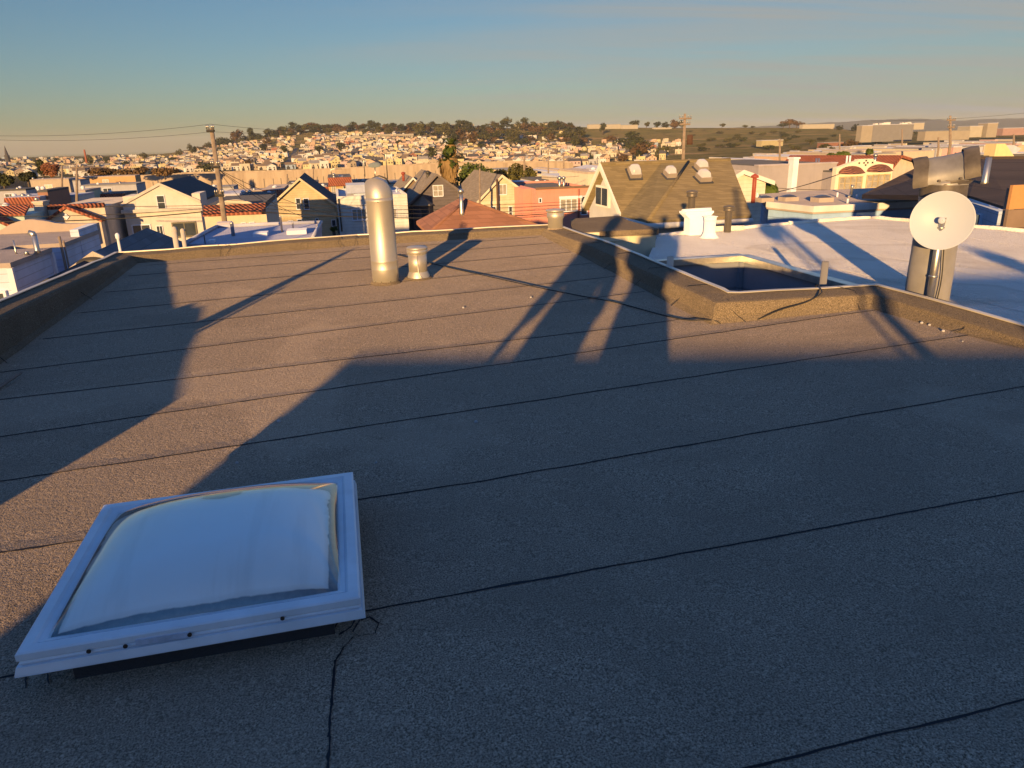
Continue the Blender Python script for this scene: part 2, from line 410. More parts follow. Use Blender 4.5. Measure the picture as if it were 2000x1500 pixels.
    def kerb(Bq, Aq, ox, oy, zt, jag=.02):
        r0 = rz(Bq, Aq); pts = []
        for k, (f, d) in enumerate(((-.0, -.095), (.35, -.01), (.75, .03), (1.0, .062))):
            z = r0 + .012 + (zt - r0 - .004) * f
            pts.append((Bq + ox * d + (abs(oy) * rnd.uniform(-jag, jag)), Aq + oy * d + (abs(ox) * rnd.uniform(-jag, jag)), z if f else r0 + .006))
        pts.append((Bq + ox * .24, Aq + oy * .24, zt + .014)); crack(pts, .0022)
    for a_, z_ in ((2.6, 8.9), (5.9, 8.815), (8.0, 8.76)): kerb(-2.6, a_, -1, 0, z_, .01)
    for b_ in (-1.6, -1.45, -.05, .15, 1.3, 2.0): kerb(b_, 10.18 if b_ < 0 else 10.2, 0, 1, 8.765, .05)
    for a_ in (9.2, 8.3, 7.4, 6.55, 5.7): kerb(2.765, a_, 1, 0, 8.80 - .055 * max(0, (7.4 - a_) / 2.3), .015)
    for b_ in (2.95, 4.02): kerb(b_, 5.12, 0, 1, 8.735, .05)
    for (b_, a_) in ((4.3, 4.3), (4.42, 3.5)): kerb(b_, a_, 1, 0, 8.65, .04)
    # wood lath and small stones are separate things
    return root
OUR = make_our_building()
def grit():
    rnd = random.Random(5); m = mat('pale_grit', (.5, .45, .38), var=.2)
    spots = [(905, 602), (1037, 582), (930, 826), (1800, 632), (1815, 636), (1842, 648), (1880, 668), (463, 906), (545, 825), (1365, 610), (1150, 633), (735, 905)]
    for px, py in spots:
        d = ray(px, py); t = -1.6 / (d[2] - RA * d[0] - RB * d[1]); p = CAMP + d * t
        mb = MB(); r = rnd.uniform(.006, .013)
        mb.lathe([(r * .7, 0), (r, r * .5), (r * .6, r * 1.1)], (p[0], p[1], p[2] + .001), 6, smooth=False)
        tag(mb.build('pebble', m), 'small pale crumb of grit lying on the dark roof felt', 'pebble', 'pale crumbs scattered on the roof felt')
grit()
def lath():
    d0, d1 = (-5, 763), (45, 741); P = []
    for px, py in (d0, d1):
        d = ray(px, py); t = -1.6 / (d[2] - RA * d[0] - RB * d[1]); P.append(CAMP + d * t)
    mb = MB(); P[0][2] += .012; P[1][2] += .05; mb.tube([P[0], (P[0] + P[1]) / 2 + np.array([0, 0, .002]), P[1]], [.012, .012, .009], 4, smooth=False)
    tag(mb.build('wood_lath', M_WOOD), 'thin sunlit wooden stick lying at the shaded left edge of the roof', 'stick')
lath()
def cable():
    pts = []
    for (px, py, dz) in ((774, 497, .012), (870, 521, .012), (960, 541, .02), (1050, 561, .02), (1130, 577, .015), (1200, 590, .012), (1260, 606, .012), (1310, 619, .012), (1345, 625, .012), (1400, 627, .02)):
        d = ray(px, py); t = -(1.6 - dz) / (d[2] - RA * d[0] - RB * d[1]); pts.append(CAMP + d * t)
    # climbs the kerb corner and drops over the light well edge
    for (B_, A_, z_) in ((2.86, 5.05, 8.50), (3.05, 5.075, 8.57), (3.3, 5.07, 8.66), (3.55, 5.10, 8.70), (3.72, 5.16, 8.745), (3.80, 5.27, 8.755), (3.84, 5.40, 8.755), (3.85, 5.43, 8.5)): pts.append(W(B_, A_, z_))
    # smooth
    P = np.array(pts)
    out = []
    for i in range(len(P) - 1):
        p0, p1, p2, p3 = P[max(0, i - 1)], P[i], P[i + 1], P[min(len(P) - 1, i + 2)]
        for k in range(5):
            t = k / 5; out.append(.5 * ((2 * p1) + (-p0 + p2) * t + (2 * p0 - 5 * p1 + 4 * p2 - p3) * t * t + (-p0 + 3 * p1 - 3 * p2 + p3) * t ** 3))
    out.append(P[-1])
    mb = MB(); mb.tube(out, .0052, 6); tag(mb.build('cable', M_WIRE), 'long black cable crossing the roof from the silver flue to the light well', 'cable')
    mb = MB(); o2 = [W(4.66, 3.95, 8.62), W(4.55, 3.9, 8.665), W(4.44, 3.75, 8.655), W(4.30, 3.6, 8.585), W(4.22, 3.3, 8.575), W(4.16, 2.9, 8.565)]
    mb.tube(o2, .006, 6); mb.tube([p + np.array([.03, .02, .004]) for p in o2], .004, 6)
    tag(mb.build('cable', M_WIRE), 'short loop of black cable hanging over the kerb at the right edge', 'cable')
cable()
def skylight():
    A0, A1, B0, B1 = 2.035, 2.945, -1.04, -.05; zc = rz(-.5, 2.26)
    c = W((B0 + B1) / 2, (A0 + A1) / 2, rz((B0 + B1) / 2, (A0 + A1) / 2))
    root = thing('skylight', 'square domed acrylic skylight with pale metal frame and peeling white film on the near roof', 'skylight', tuple(c), PHI)
    hw, hd = (B1 - B0) / 2, (A1 - A0) / 2; tilt = lambda x, y: .0182 * x + .0267 * y
    b = lambda mb, n, m, par=root: mb.build(n, m, par, world=False)
    zt = .19
    mb = MB(); k = .10; mb.flat([(-hw + k, -hd + k), (hw - k, -hd + k), (hw - k, hd - k), (-hw + k, hd - k)], -.05, zt - .06); b(mb, 'curb', mat('shaded_felt', (.055, .055, .055), bump=.6, bscale=60))  # felt darkened: the shade below the frame is in its colour
    # frame: four mitred profiles swept round
    def ringf(prof, name, m, par=root):
        mb = MB(); n = len(prof); vs = []
        for (sx, sy) in ((-1, -1), (1, -1), (1, 1), (-1, 1)):
            for d, z in prof: x = sx * (hw - d); y = sy * (hd - d); vs.append((x, y, z + tilt(x, y)))
        fs = [(i * n + j, i * n + (j + 1) % n, ((i + 1) % 4) * n + (j + 1) % n, ((i + 1) % 4) * n + j) for i in range(4) for j in range(n)]
        mb.add(vs, fs); return b(mb, name, m, par)
    alu = mat('frame_aluminium', (.88, .86, .80), rough=.42, var=.10, metallic=.1, scale=6, spec=.5)
    fr = ringf([(.004, zt - .004), (.010, zt), (.040, zt + .002), (.050, zt - .006), (.050, zt - .05), (.012, zt - .05), (.012, zt - .046), (0, zt - .044), (-.006, zt - .066), (-.006, zt - .072), (.02, zt - .072), (.02, zt - .058), (.006, zt - .036), (.010, zt - .030), (.004, zt - .024)][::-1], 'frame', alu)
    ringf([(.050, zt - .012), (.050, zt - .003), (.074, zt - .010), (.074, zt - .02)][::-1], 'retainer', alu, fr)
    for (u, zz) in ((-.33, -.026), (-.22, -.03), (-.02, -.028), (.28, -.026)):
        mb = MB(); Mr = np.array([[1, 0, 0], [0, 0, 1], [0, -1, 0]], float)
        mb.lathe([(.0065, 0), (.0065, .004), (.003, .006)], (u * .9, -hd - .002 + .002, zt + zz + tilt(u, -hd)), 10, M=np.array([[1, 0, 0], [0, 0, -1], [0, 1, 0]], float)); b(mb, 'screw', mat('rusty_screw', (.06, .035, .02), rough=.7), fr)
    mb = MB(); mb.box(-.17, -.02, -hd - .0005, -hd + .008, zt - .036 + tilt(-.1, -hd), zt - .018 + tilt(-.1, -hd)); b(mb, 'sticker', mat('faded_label', (.6, .61, .6), var=.25, scale=30), fr)
    # dome
    def domemesh(H, ins, n=40, zoff=0):
        mb = MB(); ex, ey = hw - ins, hd - ins; vs = []
        for i in range(n + 1):
            for j in range(n + 1):
                u = -1 + 2 * i / n; v = -1 + 2 * j / n
                h = ((1 - abs(u) ** 2.6) * (1 - abs(v) ** 2.6)) ** .62
                x = u * ex; y = v * ey; vs.append((x, y, zt - .012 + zoff + H * h + tilt(x, y)))
        mb.add(vs, [(i * (n + 1) + j, (i + 1) * (n + 1) + j, (i + 1) * (n + 1) + j + 1, i * (n + 1) + j + 1) for i in range(n) for j in range(n)], 0, True)
        return mb
    t = NT('clear_acrylic'); t.nt.nodes.remove(t.b)
    tr = t.n('BsdfTransparent'); tr.inputs[0].default_value = (.96, .97, .98, 1); gl = t.n('BsdfGlossy'); gl.inputs['Roughness'].default_value = .06; gl.inputs[0].default_value = (1, 1, 1, 1)
    lw = t.n('LayerWeight'); lw.inputs[0].default_value = .5; ms = t.n('MixShader'); t.l(t.math('ADD', t.math('MULTIPLY', t.math('POWER', lw.outputs['Facing'], 4.0), .85), .16), ms.inputs[0]); t.l(tr.outputs[0], ms.inputs[1]); t.l(gl.outputs[0], ms.inputs[2]); t.l(ms.outputs[0], t.out.inputs[0])
    d = domemesh(.118, .06).build('dome', t.mat, root, world=False, recalc=False)
    t = NT('peeling_white_film'); o = t.obj(); sep = t.n('SeparateXYZ'); t.l(o, sep.inputs[0])
    nz = t.noise(o, 9, 8, .6); nf = t.noise(o, 30, 3, .6)
    def edge(s, lim, sign): return t.math('SUBTRACT', lim, t.math('MULTIPLY', s, sign))
    e = t.math('MINIMUM', t.math('MINIMUM', edge(sep.outputs[0], .395, 1), edge(sep.outputs[0], .40, -1)), t.math('MINIMUM', edge(sep.outputs[1], .265, 1), edge(sep.outputs[1], .372, -1)))
    e = t.math('ADD', e, t.math('MULTIPLY', t.math('SUBTRACT', nz, .5), t.ramp(sep.outputs[1], -.2, .15, .018, .09)))
    # one torn patch near the far rim
    dx = t.math('SUBTRACT', sep.outputs[0], .0); dy = t.math('SUBTRACT', sep.outputs[1], .245)
    rr = t.math('SQRT', t.math('ADD', t.math('MULTIPLY', t.math('MULTIPLY', dx, dx), .35), t.math('MULTIPLY', dy, dy)))
    e = t.math('MINIMUM', e, t.math('ADD', t.math('SUBTRACT', rr, .042), t.math('MULTIPLY', t.math('SUBTRACT', nz, .5), .05)))
    msk = t.ramp(e, 0, .004)
    film = t.mix(t.ramp(t.noise(o, 4, 5, .6), .4, .75, 0, .35), (.95, .95, .95), (.86, .83, .80))
    film = t.mix(t.ramp(e, .004, .02, .4, 0), film, (.45, .38, .32))
    mp = t.n('Mapping'); mp.inputs['Scale'].default_value = (7, .7, 1); t.l(o, mp.inputs[0])
    film = t.mix(t.ramp(t.noise(mp.outputs[0], 1.5, 4, .6), .55, .75, 0, .25), film, (.5, .45, .4))
    clear = t.mix(t.ramp(nf, .4, .7), (.07, .08, .095), (.12, .13, .145))
    t.l(t.mix(msk, clear, film), t.b.inputs['Base Color']); t.b.inputs['Roughness'].default_value = .35; t.b.inputs['Specular IOR Level'].default_value = .4
    t.bump(msk, .4, .002)
    domemesh(.111, .062, zoff=-.006).build('white_film', t.mat, d, world=False, recalc=False)
    return root
skylight()

def frame_axes(): return UB, UA
def upright(px, py_base, py_top, Y):
    """foot point at forward depth Y and the height of its top"""
    p = PY(px, py_base, Y); d = ray(px, py_base)
    # top on the vertical through p: walk the vertical until it projects to py_top
    lo, hi = -2.0, 30.0
    for _ in range(40):
        m = (lo + hi) / 2; q = RC.T @ (p + UZ * m - CAMP); y = CY + FOC * q[1] / q[2]
        if y > py_top: lo = m
        else: hi = m
    return p, (lo + hi) / 2
def roofp(px, py, dz=0):
    d = ray(px, py); t = -(1.6 - dz) / (d[2] - RA * d[0] - RB * d[1]); return CAMP + d * t

def silver_flue():
    p = roofp(754, 552); q, h = upright(754, 552, 345, p[1]); r = .135
    root = thing('flue_pipe', 'tall round galvanised flue with slant-cut cowl standing on the roof', 'flue', tuple(p))
    b = lambda mb, n, m, par=root: mb.build(n, m, par, world=False)
    m = mat('brushed_galvanised', (.52, .50, .47), rough=.5, var=.14, scale=2.5, metallic=.7, spec=.4, dirt=.12)
    mb = MB(); mb.lathe([(r, 0), (r, .14), (r * 1.012, .145), (r * 1.012, .155), (r, .16), (r, .225), (r * 1.01, .228), (r * 1.01, .238), (r, .24), (r, h - .235), (r * 1.015, h - .232), (r * 1.015, h - .222), (r, h - .22), (r, h - .2)], seg=48); b(mb, 'pipe', m)
    # cowl: slant cut tube leaning up away from the viewer
    mb = MB(); n = 48; vs = []
    for i in range(n):
        an = 2 * math.pi * i / n; x, y = r * math.cos(an), r * math.sin(an); vs.append((x, y, h - .2))
    for i in range(n):
        an = 2 * math.pi * i / n; x, y = r * math.cos(an), r * math.sin(an); c_ = math.cos(an - math.radians(245))
        vs.append((x, y, h - .13 + .06 * max(-1, c_) + .065 * math.sqrt(max(0, 1 - (x / r) ** 2))))
    for i in range(n):
        an = 2 * math.pi * i / n; x, y = r * .6 * math.cos(an), r * .6 * math.sin(an); vs.append((x, y, h - .03 + .012 * math.cos(an - math.radians(245))))
    vs.append((0, 0, h))
    fs = [(i, (i + 1) % n, n + (i + 1) % n, n + i) for i in range(n)] + [(n + i, n + (i + 1) % n, 2 * n + (i + 1) % n, 2 * n + i) for i in range(n)] + [(2 * n + i, 2 * n + (i + 1) % n, 3 * n) for i in range(n)]
    mb.add(vs, fs, 0, True); b(mb, 'cowl', m)
    mb = MB(); mb.tube([(-r * .92, .02, h - .09), (-r * .6, .07, h - .025), (0, .09, h + .004), (r * .5, .07, h - .02), (r * .85, .03, h - .075)], .008, 6); b(mb, 'rolled_rim', M_DARKMET)
    mb = MB(); mb.lathe([(r * 1.2, .0), (r * 1.14, .010), (r * 1.03, .02), (r * 1.005, .024)], seg=32, caps=False); b(mb, 'base_seal', M_KERB)
    for an in (-100, -60, -130):
        a = math.radians(an); mb = MB(); mb.lathe([(.007, -.004), (.007, .004)], (r * math.cos(a), r * math.sin(a), .03), 8, M=np.array([[1, 0, 0], [0, 0, -1], [0, 1, 0]], float)); b(mb, 'bolt', M_DARKMET)
    a = math.radians(-88); mb = MB(); mb.lathe([(.006, -.005), (.006, .005)], (r * math.cos(a), r * math.sin(a), h - .235), 8, M=np.array([[1, 0, 0], [0, 0, -1], [0, 1, 0]], float)); b(mb, 'bolt', M_DARKMET)
silver_flue()
def short_vent(p, h, r, label, name='vent', m=None):
    root = thing(name, label, 'vent', tuple(p))
    m = m or mat('brushed_galvanised', (.52, .50, .47), rough=.36, var=.16, scale=2.5, metallic=.85, spec=.5, dirt=.15)
    b = lambda mb, n, mm, par=root: mb.build(n, mm, par, world=False)
    mb = MB(); mb.lathe([(r, .06), (r, h - .07)], seg=40); b(mb, 'pipe', m)
    mb = MB(); mb.lathe([(r * 1.22, 0), (r * 1.18, .03), (r * 1.05, .062), (r * 1.004, .075)], seg=40, caps=False); b(mb, 'collar', m)
    mb = MB(); mb.lathe([(r * 1.0, h - .075), (r * 1.1, h - .07), (r * 1.1, h - .035), (r * 1.0, h - .03)], seg=40, caps=False)
    b(mb, 'band', m)
    mb = MB(); mb.lathe([(r * .96, h - .03), (r * 1.12, h - .026), (r * 1.13, h - .014), (r * 1.0, h - .004), (r * .4, h)], seg=40); b(mb, 'cap', m)
    mb = MB(); mb.lathe([(r * 1.55, .0), (r * 1.4, .012), (r * 1.24, .014)], seg=32, caps=False); b(mb, 'base_seal', M_KERB)
    mb = MB(); mb.tube([(.01, -r * 1.0, h - .08), (.012, -r * 1.02, .08), (.03, -r * 1.12, .04), (.05, -r * 1.2, .015)], .006, 6); b(mb, 'seam', m)
    return root
p = roofp(818, 543); short_vent(p, .335, .098, 'short capped metal vent beside the tall silver flue')
# taller tar upstand at the far kerb with a metal vent in it
def far_upstand():
    root = thing('vent', 'silver round vent with flat cap rising through the far kerb before the pink house', 'vent', tuple(W(2.55, 10.35, 8.7)), PHI)
    P, h = upright(1085, 452, 408, 10.3); r = .105
    m = mat('brushed_galvanised', (.52, .50, .47), rough=.36, var=.16, scale=2.5, metallic=.85, spec=.5, dirt=.15)
    mb = MB(); mb.lathe([(r, -.1), (r, h - .13), (r * 1.12, h - .12), (r * 1.12, h - .045), (r * .95, h - .04)], P, 32); mb.build('pipe', m, root)
    mb = MB(); mb.lathe([(r * .9, h - .035), (r * 1.3, h - .03), (r * 1.3, h - .01), (r * .3, h + .004)], P, 32); mb.build('cap', m, root)
    mb = MB(); mb.lathe([(r * 1.25, -.1), (r * 1.2, .02), (r * 1.02, .05)], P, 24, caps=False); mb.build('collar', M_CAP, root)
far_upstand()
def chase_block():
    root = thing('chase_block', 'cream panelled roof box with tar-felt top casting space behind the kerb of the roof', 'roof box', tuple(W(3.5, 9.4, 6)), PHI)
    b = lambda mb, n, m, par=root: mb.build(n, m, par, world=False)
    # local B,A relative to root
    L = lambda px, py, z: (lambda q: (float(np.dot(q, UB)) - 3.5, float(np.dot(q, UA)) - 9.4, z - 6))(PZ(px, py, z))
    c1, c2, c3, c4 = L(1123, 454, 8.8), L(1282, 447, 8.8), L(1191, 422, 8.8), L(1118, 427, 8.8)
    c3 = (c2[0] + .15, c3[1], c3[2]); mid = L(1239, 436, 8.8)
    mb = MB(); pol = [c1, c2, (c2[0] + .02, mid[1] + .4), c3[:2], (c4[0], c4[1])]
    mb.flat([(p[0], p[1] + .02) for p in pol], -4, 2.72); b(mb, 'wall', mat('cream_panel', (.72, .60, .36), var=.12, pat='panel', pitch=.55, dirt=.1))
    mb = MB(); mb.flat([(p[0] + (.03 if p[0] > .3 else -.03), p[1] - .01) for p in pol], 2.722, 2.80); b(mb, 'felt_top', M_KERB)
    mb = MB(); mb.box(c1[0] - .02, c2[0] + .02, c1[1] - .035, c1[1] - .012, 2.66, 2.79); b(mb, 'fascia', mat('cream_trim2', (.78, .66, .42), var=.08))
    mb = MB(); mb.box(c2[0] - .22, c2[0] - .06, c1[1] - .012, c1[1] + .0, 2.30, 2.48); b(mb, 'hatch', mat('cream_panel2', (.70, .58, .35), var=.1))
chase_block()
def light_well_and_white_roof():
    zw = 8.55
    L2 = lambda px, py, z=zw: (lambda q: (float(np.dot(q, UB)), float(np.dot(q, UA))))(PZ(px, py, z))
    fl, fr_, r_ = L2(1315, 511), L2(1435, 503), L2(1647, 554)
    Aw = (fl[1] + fr_[1]) / 2; Bw = (fr_[0] + r_[0]) / 2
    g1, g2, g3, g4 = L2(1284, 462), L2(1540, 438), L2(1700, 426), L2(2000, 453)
    root = thing('white_roof_building', 'neighbouring building with broad flat white-coated roof and dark siding light well', 'building', (0, 0, 0), PHI)
    b = lambda mb, n, m, par=root: mb.build(n, m, par, world=False)
    t = NT('white_roof_coating'); o = t.obj()
    n1 = t.noise(o, .7, 6, .6); c = t.mix(t.ramp(n1, .35, .7), (.74, .72, .70), (.86, .85, .84))
    c = t.mix(t.ramp(t.noise(o, 5, 6, .7), .58, .72, 0, .25), c, (.55, .5, .45))
    c = t.mix(t.ramp(t.noise(o, 34, 2, .5), .70, .74, 0, .35), c, (.4, .35, .3))
    pr = t.noise(o, .45, 4, .5, .4); ring = t.math('MULTIPLY', t.ramp(pr, .53, .56), t.ramp(pr, .60, .565)); c = t.mix(t.math('MULTIPLY', ring, .35), c, (.45, .41, .36)); c = t.mix(t.ramp(pr, .55, .62, 0, .14), c, (.5, .46, .42))
    t.l(c, t.b.inputs['Base Color']); t.b.inputs['Roughness'].default_value = .6; t.b.inputs['Diffuse Roughness'].default_value = 1.0; t.b.inputs['Specular IOR Level'].default_value = .15
    b0 = t.bump(t.noise(o, 1.1, 4, .6), .3, .05); b1 = t.bump(t.noise(o, 22, 3, .7), 1.0, .03, b0); t.bump(t.noise(o, 75, 3, .75), 1.0, .012, b1); mw = t.mat
    ew = Bw + .02
    poly = [(fl[0] - .35, Aw), (ew, Aw), (ew, r_[1] - .3), (4.62, 5.4), (4.72, 3.7), (5.5, -7), (16, -7), (g4[0] + 3.5, g4[1] - .6), g4, g3, g2, g1]
    mb = MB(); mb.flat(poly, zw - .05, zw); b(mb, 'roof', mw)
    ws = mat('white_siding', (.7, .69, .66), pat='siding', pitch=.13)
    mb = MB(); mb.flat([(p[0], p[1]) for p in [(fl[0] - .3, Aw + .25), (ew + .25, Aw + .25), (ew + .25, 5.3), (5.2, 3), (6, -6.8), (15.8, -6.8), (g4[0] + 3.2, g4[1] - .8), (g4[0] - .05, g4[1] - .1), (g3[0], g3[1] - .1), (g2[0], g2[1] - .1), (g1[0] + .1, g1[1] - .1)]], -1, zw - .06); b(mb, 'wall', ws)
    for k_ in range(5):
        q0 = np.array([5.4 + k_ * 1.05, 4.6 - k_ * .2]); q1 = q0 + np.array([-.25, 5.2]); pts = wobble_line(q0, q1, .12, .006, random.Random(k_)); mb = MB(); vs = []
        for p in pts: vs += [(p[0] - .035, p[1], zw + .002), (p[0] + .02, p[1], zw + .006), (p[0] + .024, p[1], zw + .0015)]
        mb.add(vs, [(3 * i + j, 3 * i + 1 + j, 3 * i + 4 + j, 3 * i + 3 + j) for i in range(len(pts) - 1) for j in (0, 1)]); b(mb, 'coating_seam', mw)
    # raised rim on the far edge
    for (p, q) in ((g1, g2), (g2, g3), (g3, g4), (g4, (g4[0] + 3.5, g4[1] - .6))):
        mb = MB(); P = [np.array([p[0], p[1], zw + .012]), np.array([q[0], q[1], zw + .012])]
        mb.tube([P[0] + (P[1] - P[0]) * k / 12 + np.array([0, 0, random.uniform(-.008, .008)]) for k in range(13)], .035, 8); b(mb, 'rim', mw)
    mb = MB(); p = np.array([*L2(1378, 452), zw + .03]); q = np.array([*L2(1452, 449), zw + .03]); mb.tube([p, (p + q) / 2, q], .045, 8); b(mb, 'rim', mw)
    # light well: three walls of dark lap siding with metal coping
    dk = mat('dark_lap_siding', (.26, .255, .25), pat='siding', pitch=.34, rough=.5, dirt=.1)
    mb = MB(); mb.box(fl[0] - .4, ew, Aw + .02, Aw + .12, 3, zw - .06); b(mb, 'well_wall', dk)
    mb = MB(); mb.box(ew + .02, ew + .12, 5.35, Aw + .02, 3, zw - .06); b(mb, 'well_wall', dk)
    mb = MB(); mb.box(ew - .035, ew + .015, Aw - .03, Aw + .018, 3, zw - .05); b(mb, 'corner_post', dk)
    mb = MB(); mb.flat([(2.9, 5.3), (ew, 5.3), (ew, Aw), (2.9, Aw)], 2.8, 3.0); b(mb, 'well_floor', M_CAP)
    al = mat('bright_coping', (.7, .68, .64), rough=.3, metallic=.8, var=.3, scale=5)
    mb = MB(); mb.box(fl[0] - .4, ew + .03, Aw - .012, Aw + .10, zw + .004, zw + .02); mb.box(fl[0] - .4, ew, Aw - .018, Aw - .004, zw - .05, zw + .02); b(mb, 'coping', al)
    mb = MB(); mb.box(ew - .02, ew + .10, 5.3, Aw - .014, zw + .005, zw + .022); mb.box(ew - .026, ew - .012, 5.3, Aw - .02, zw - .05, zw + .022); b(mb, 'coping', al)
    return zw, Aw, Bw, L2
ZW, AW, BW, L2 = light_well_and_white_roof()
def roof_pipe(label, px, pyb, pyt, rad, Y, m, name='pipe_stub', cap=None):
    P, h = upright(px, pyb, pyt, Y); root = thing(name, label, 'pipe', tuple(P - UZ * .5))
    mb = MB(); mb.lathe([(rad, -.5), (rad, h), (rad * .8, h), (rad * .8, h - .05)], P, 20); mb.build('pipe', m, root)
    if cap: cap(P, h, root)
    return root, P, h
roof_pipe('short cream pipe stub standing at the left corner of the light well', 1308, 535, 501, .032, 7.15, mat('cream_pipe', (.72, .58, .42), var=.1))
roof_pipe('short grey pipe stub standing at the right corner of the light well', 1607, 557, 511, .03, 6.35, mat('grey_pipe', (.22, .2, .18), var=.1))

# ------------------------------------------------------------------ things on the white roof
def camdepth(P): return float((RC.T @ (np.array(P) - CAMP))[2])
M_COAT = mat('white_coating', (.82, .80, .77), rough=.6, var=.06, scale=3, dirt=.1)
def white_chimney():
    P = PZ(1364, 459, ZW); d = camdepth(P); k = d / FOC
    root = thing('chimney', 'white-coated slab chimney with flared top standing on the white roof', 'chimney', tuple(P), PHI)
    w, h, W2 = 19 * k, 50 * k, 30 * k
    mb = MB(); mb.prism([(-w, -.03), (w, -.03), (w, h * .62), (W2 * .95, h * .80), (W2 * .95, h * .86), (-W2 * .95, h * .86), (-W2 * .95, h * .80), (-w, h * .62)], 0, .2); mb.build('stack', M_COAT, root, world=False)
    mb = MB(); mb.tube([(-W2, .10, h * .9), (0, .10, h * .91), (W2, .10, h * .92)], h * .09, 12); mb.box(-W2 * .98, W2 * .98, -.012, .212, h * .82, h * .9); mb.build('cap', M_COAT, root, world=False)
white_chimney()
def white_vent():
    P = PZ(1385, 464, ZW); k = camdepth(P) / FOC; h = 41 * k; r = 11 * k
    root = thing('vent', 'white-coated round vent with flared foot in front of the white chimney', 'vent', tuple(P))
    mb = MB(); mb.lathe([(r * 1.7, 0), (r * 1.3, h * .1), (r * 1.05, h * .25), (r, h * .82)], seg=24); mb.build('pipe', M_COAT, root, world=False)
    mb = MB(); mb.lathe([(r * 1.08, h * .8), (r * 1.1, h * .95), (r, h * .96)], seg=24); mb.build('collar', M_COAT, root, world=False)
    mb = MB(); mb.lathe([(r * 1.25, h * .965), (r * 1.35, h * .99), (r * .3, h * 1.03)], seg=24); mb.build('cap', M_COAT, root, world=False)
white_vent()
M_GREYV = mat('grey_vent_metal', (.17, .155, .14), rough=.5, var=.2, metallic=.5, scale=4)
def grey_vent(px, pb, pt, Y, label):
    P, h = upright(px, pb, pt, Y); k = camdepth(P) / FOC; r = 6.6 * k
    root = thing('vent', label, 'vent', tuple(P))
    mb = MB(); mb.lathe([(r, -.5), (r, h * .8), (r * 1.1, h * .82)], seg=20); mb.build('pipe', M_GREYV, root, world=False)
    mb = MB(); mb.lathe([(r * 1.3, h * .76), (r * 1.65, h * .8), (r * 1.5, h * .83), (r * 1.5, h * .9), (r * 1.75, h * .92), (r * 1.5, h * .97), (r * .3, h)], seg=20); mb.build('cap', M_GREYV, root, world=False)
grey_vent(1349, 430, 371, 11.6, 'tall grey vent with mushroom cap rising behind the white chimney')
grey_vent(1421, 449, 401, 11.4, 'grey vent with mushroom cap at the far rim, right of the white chimney')
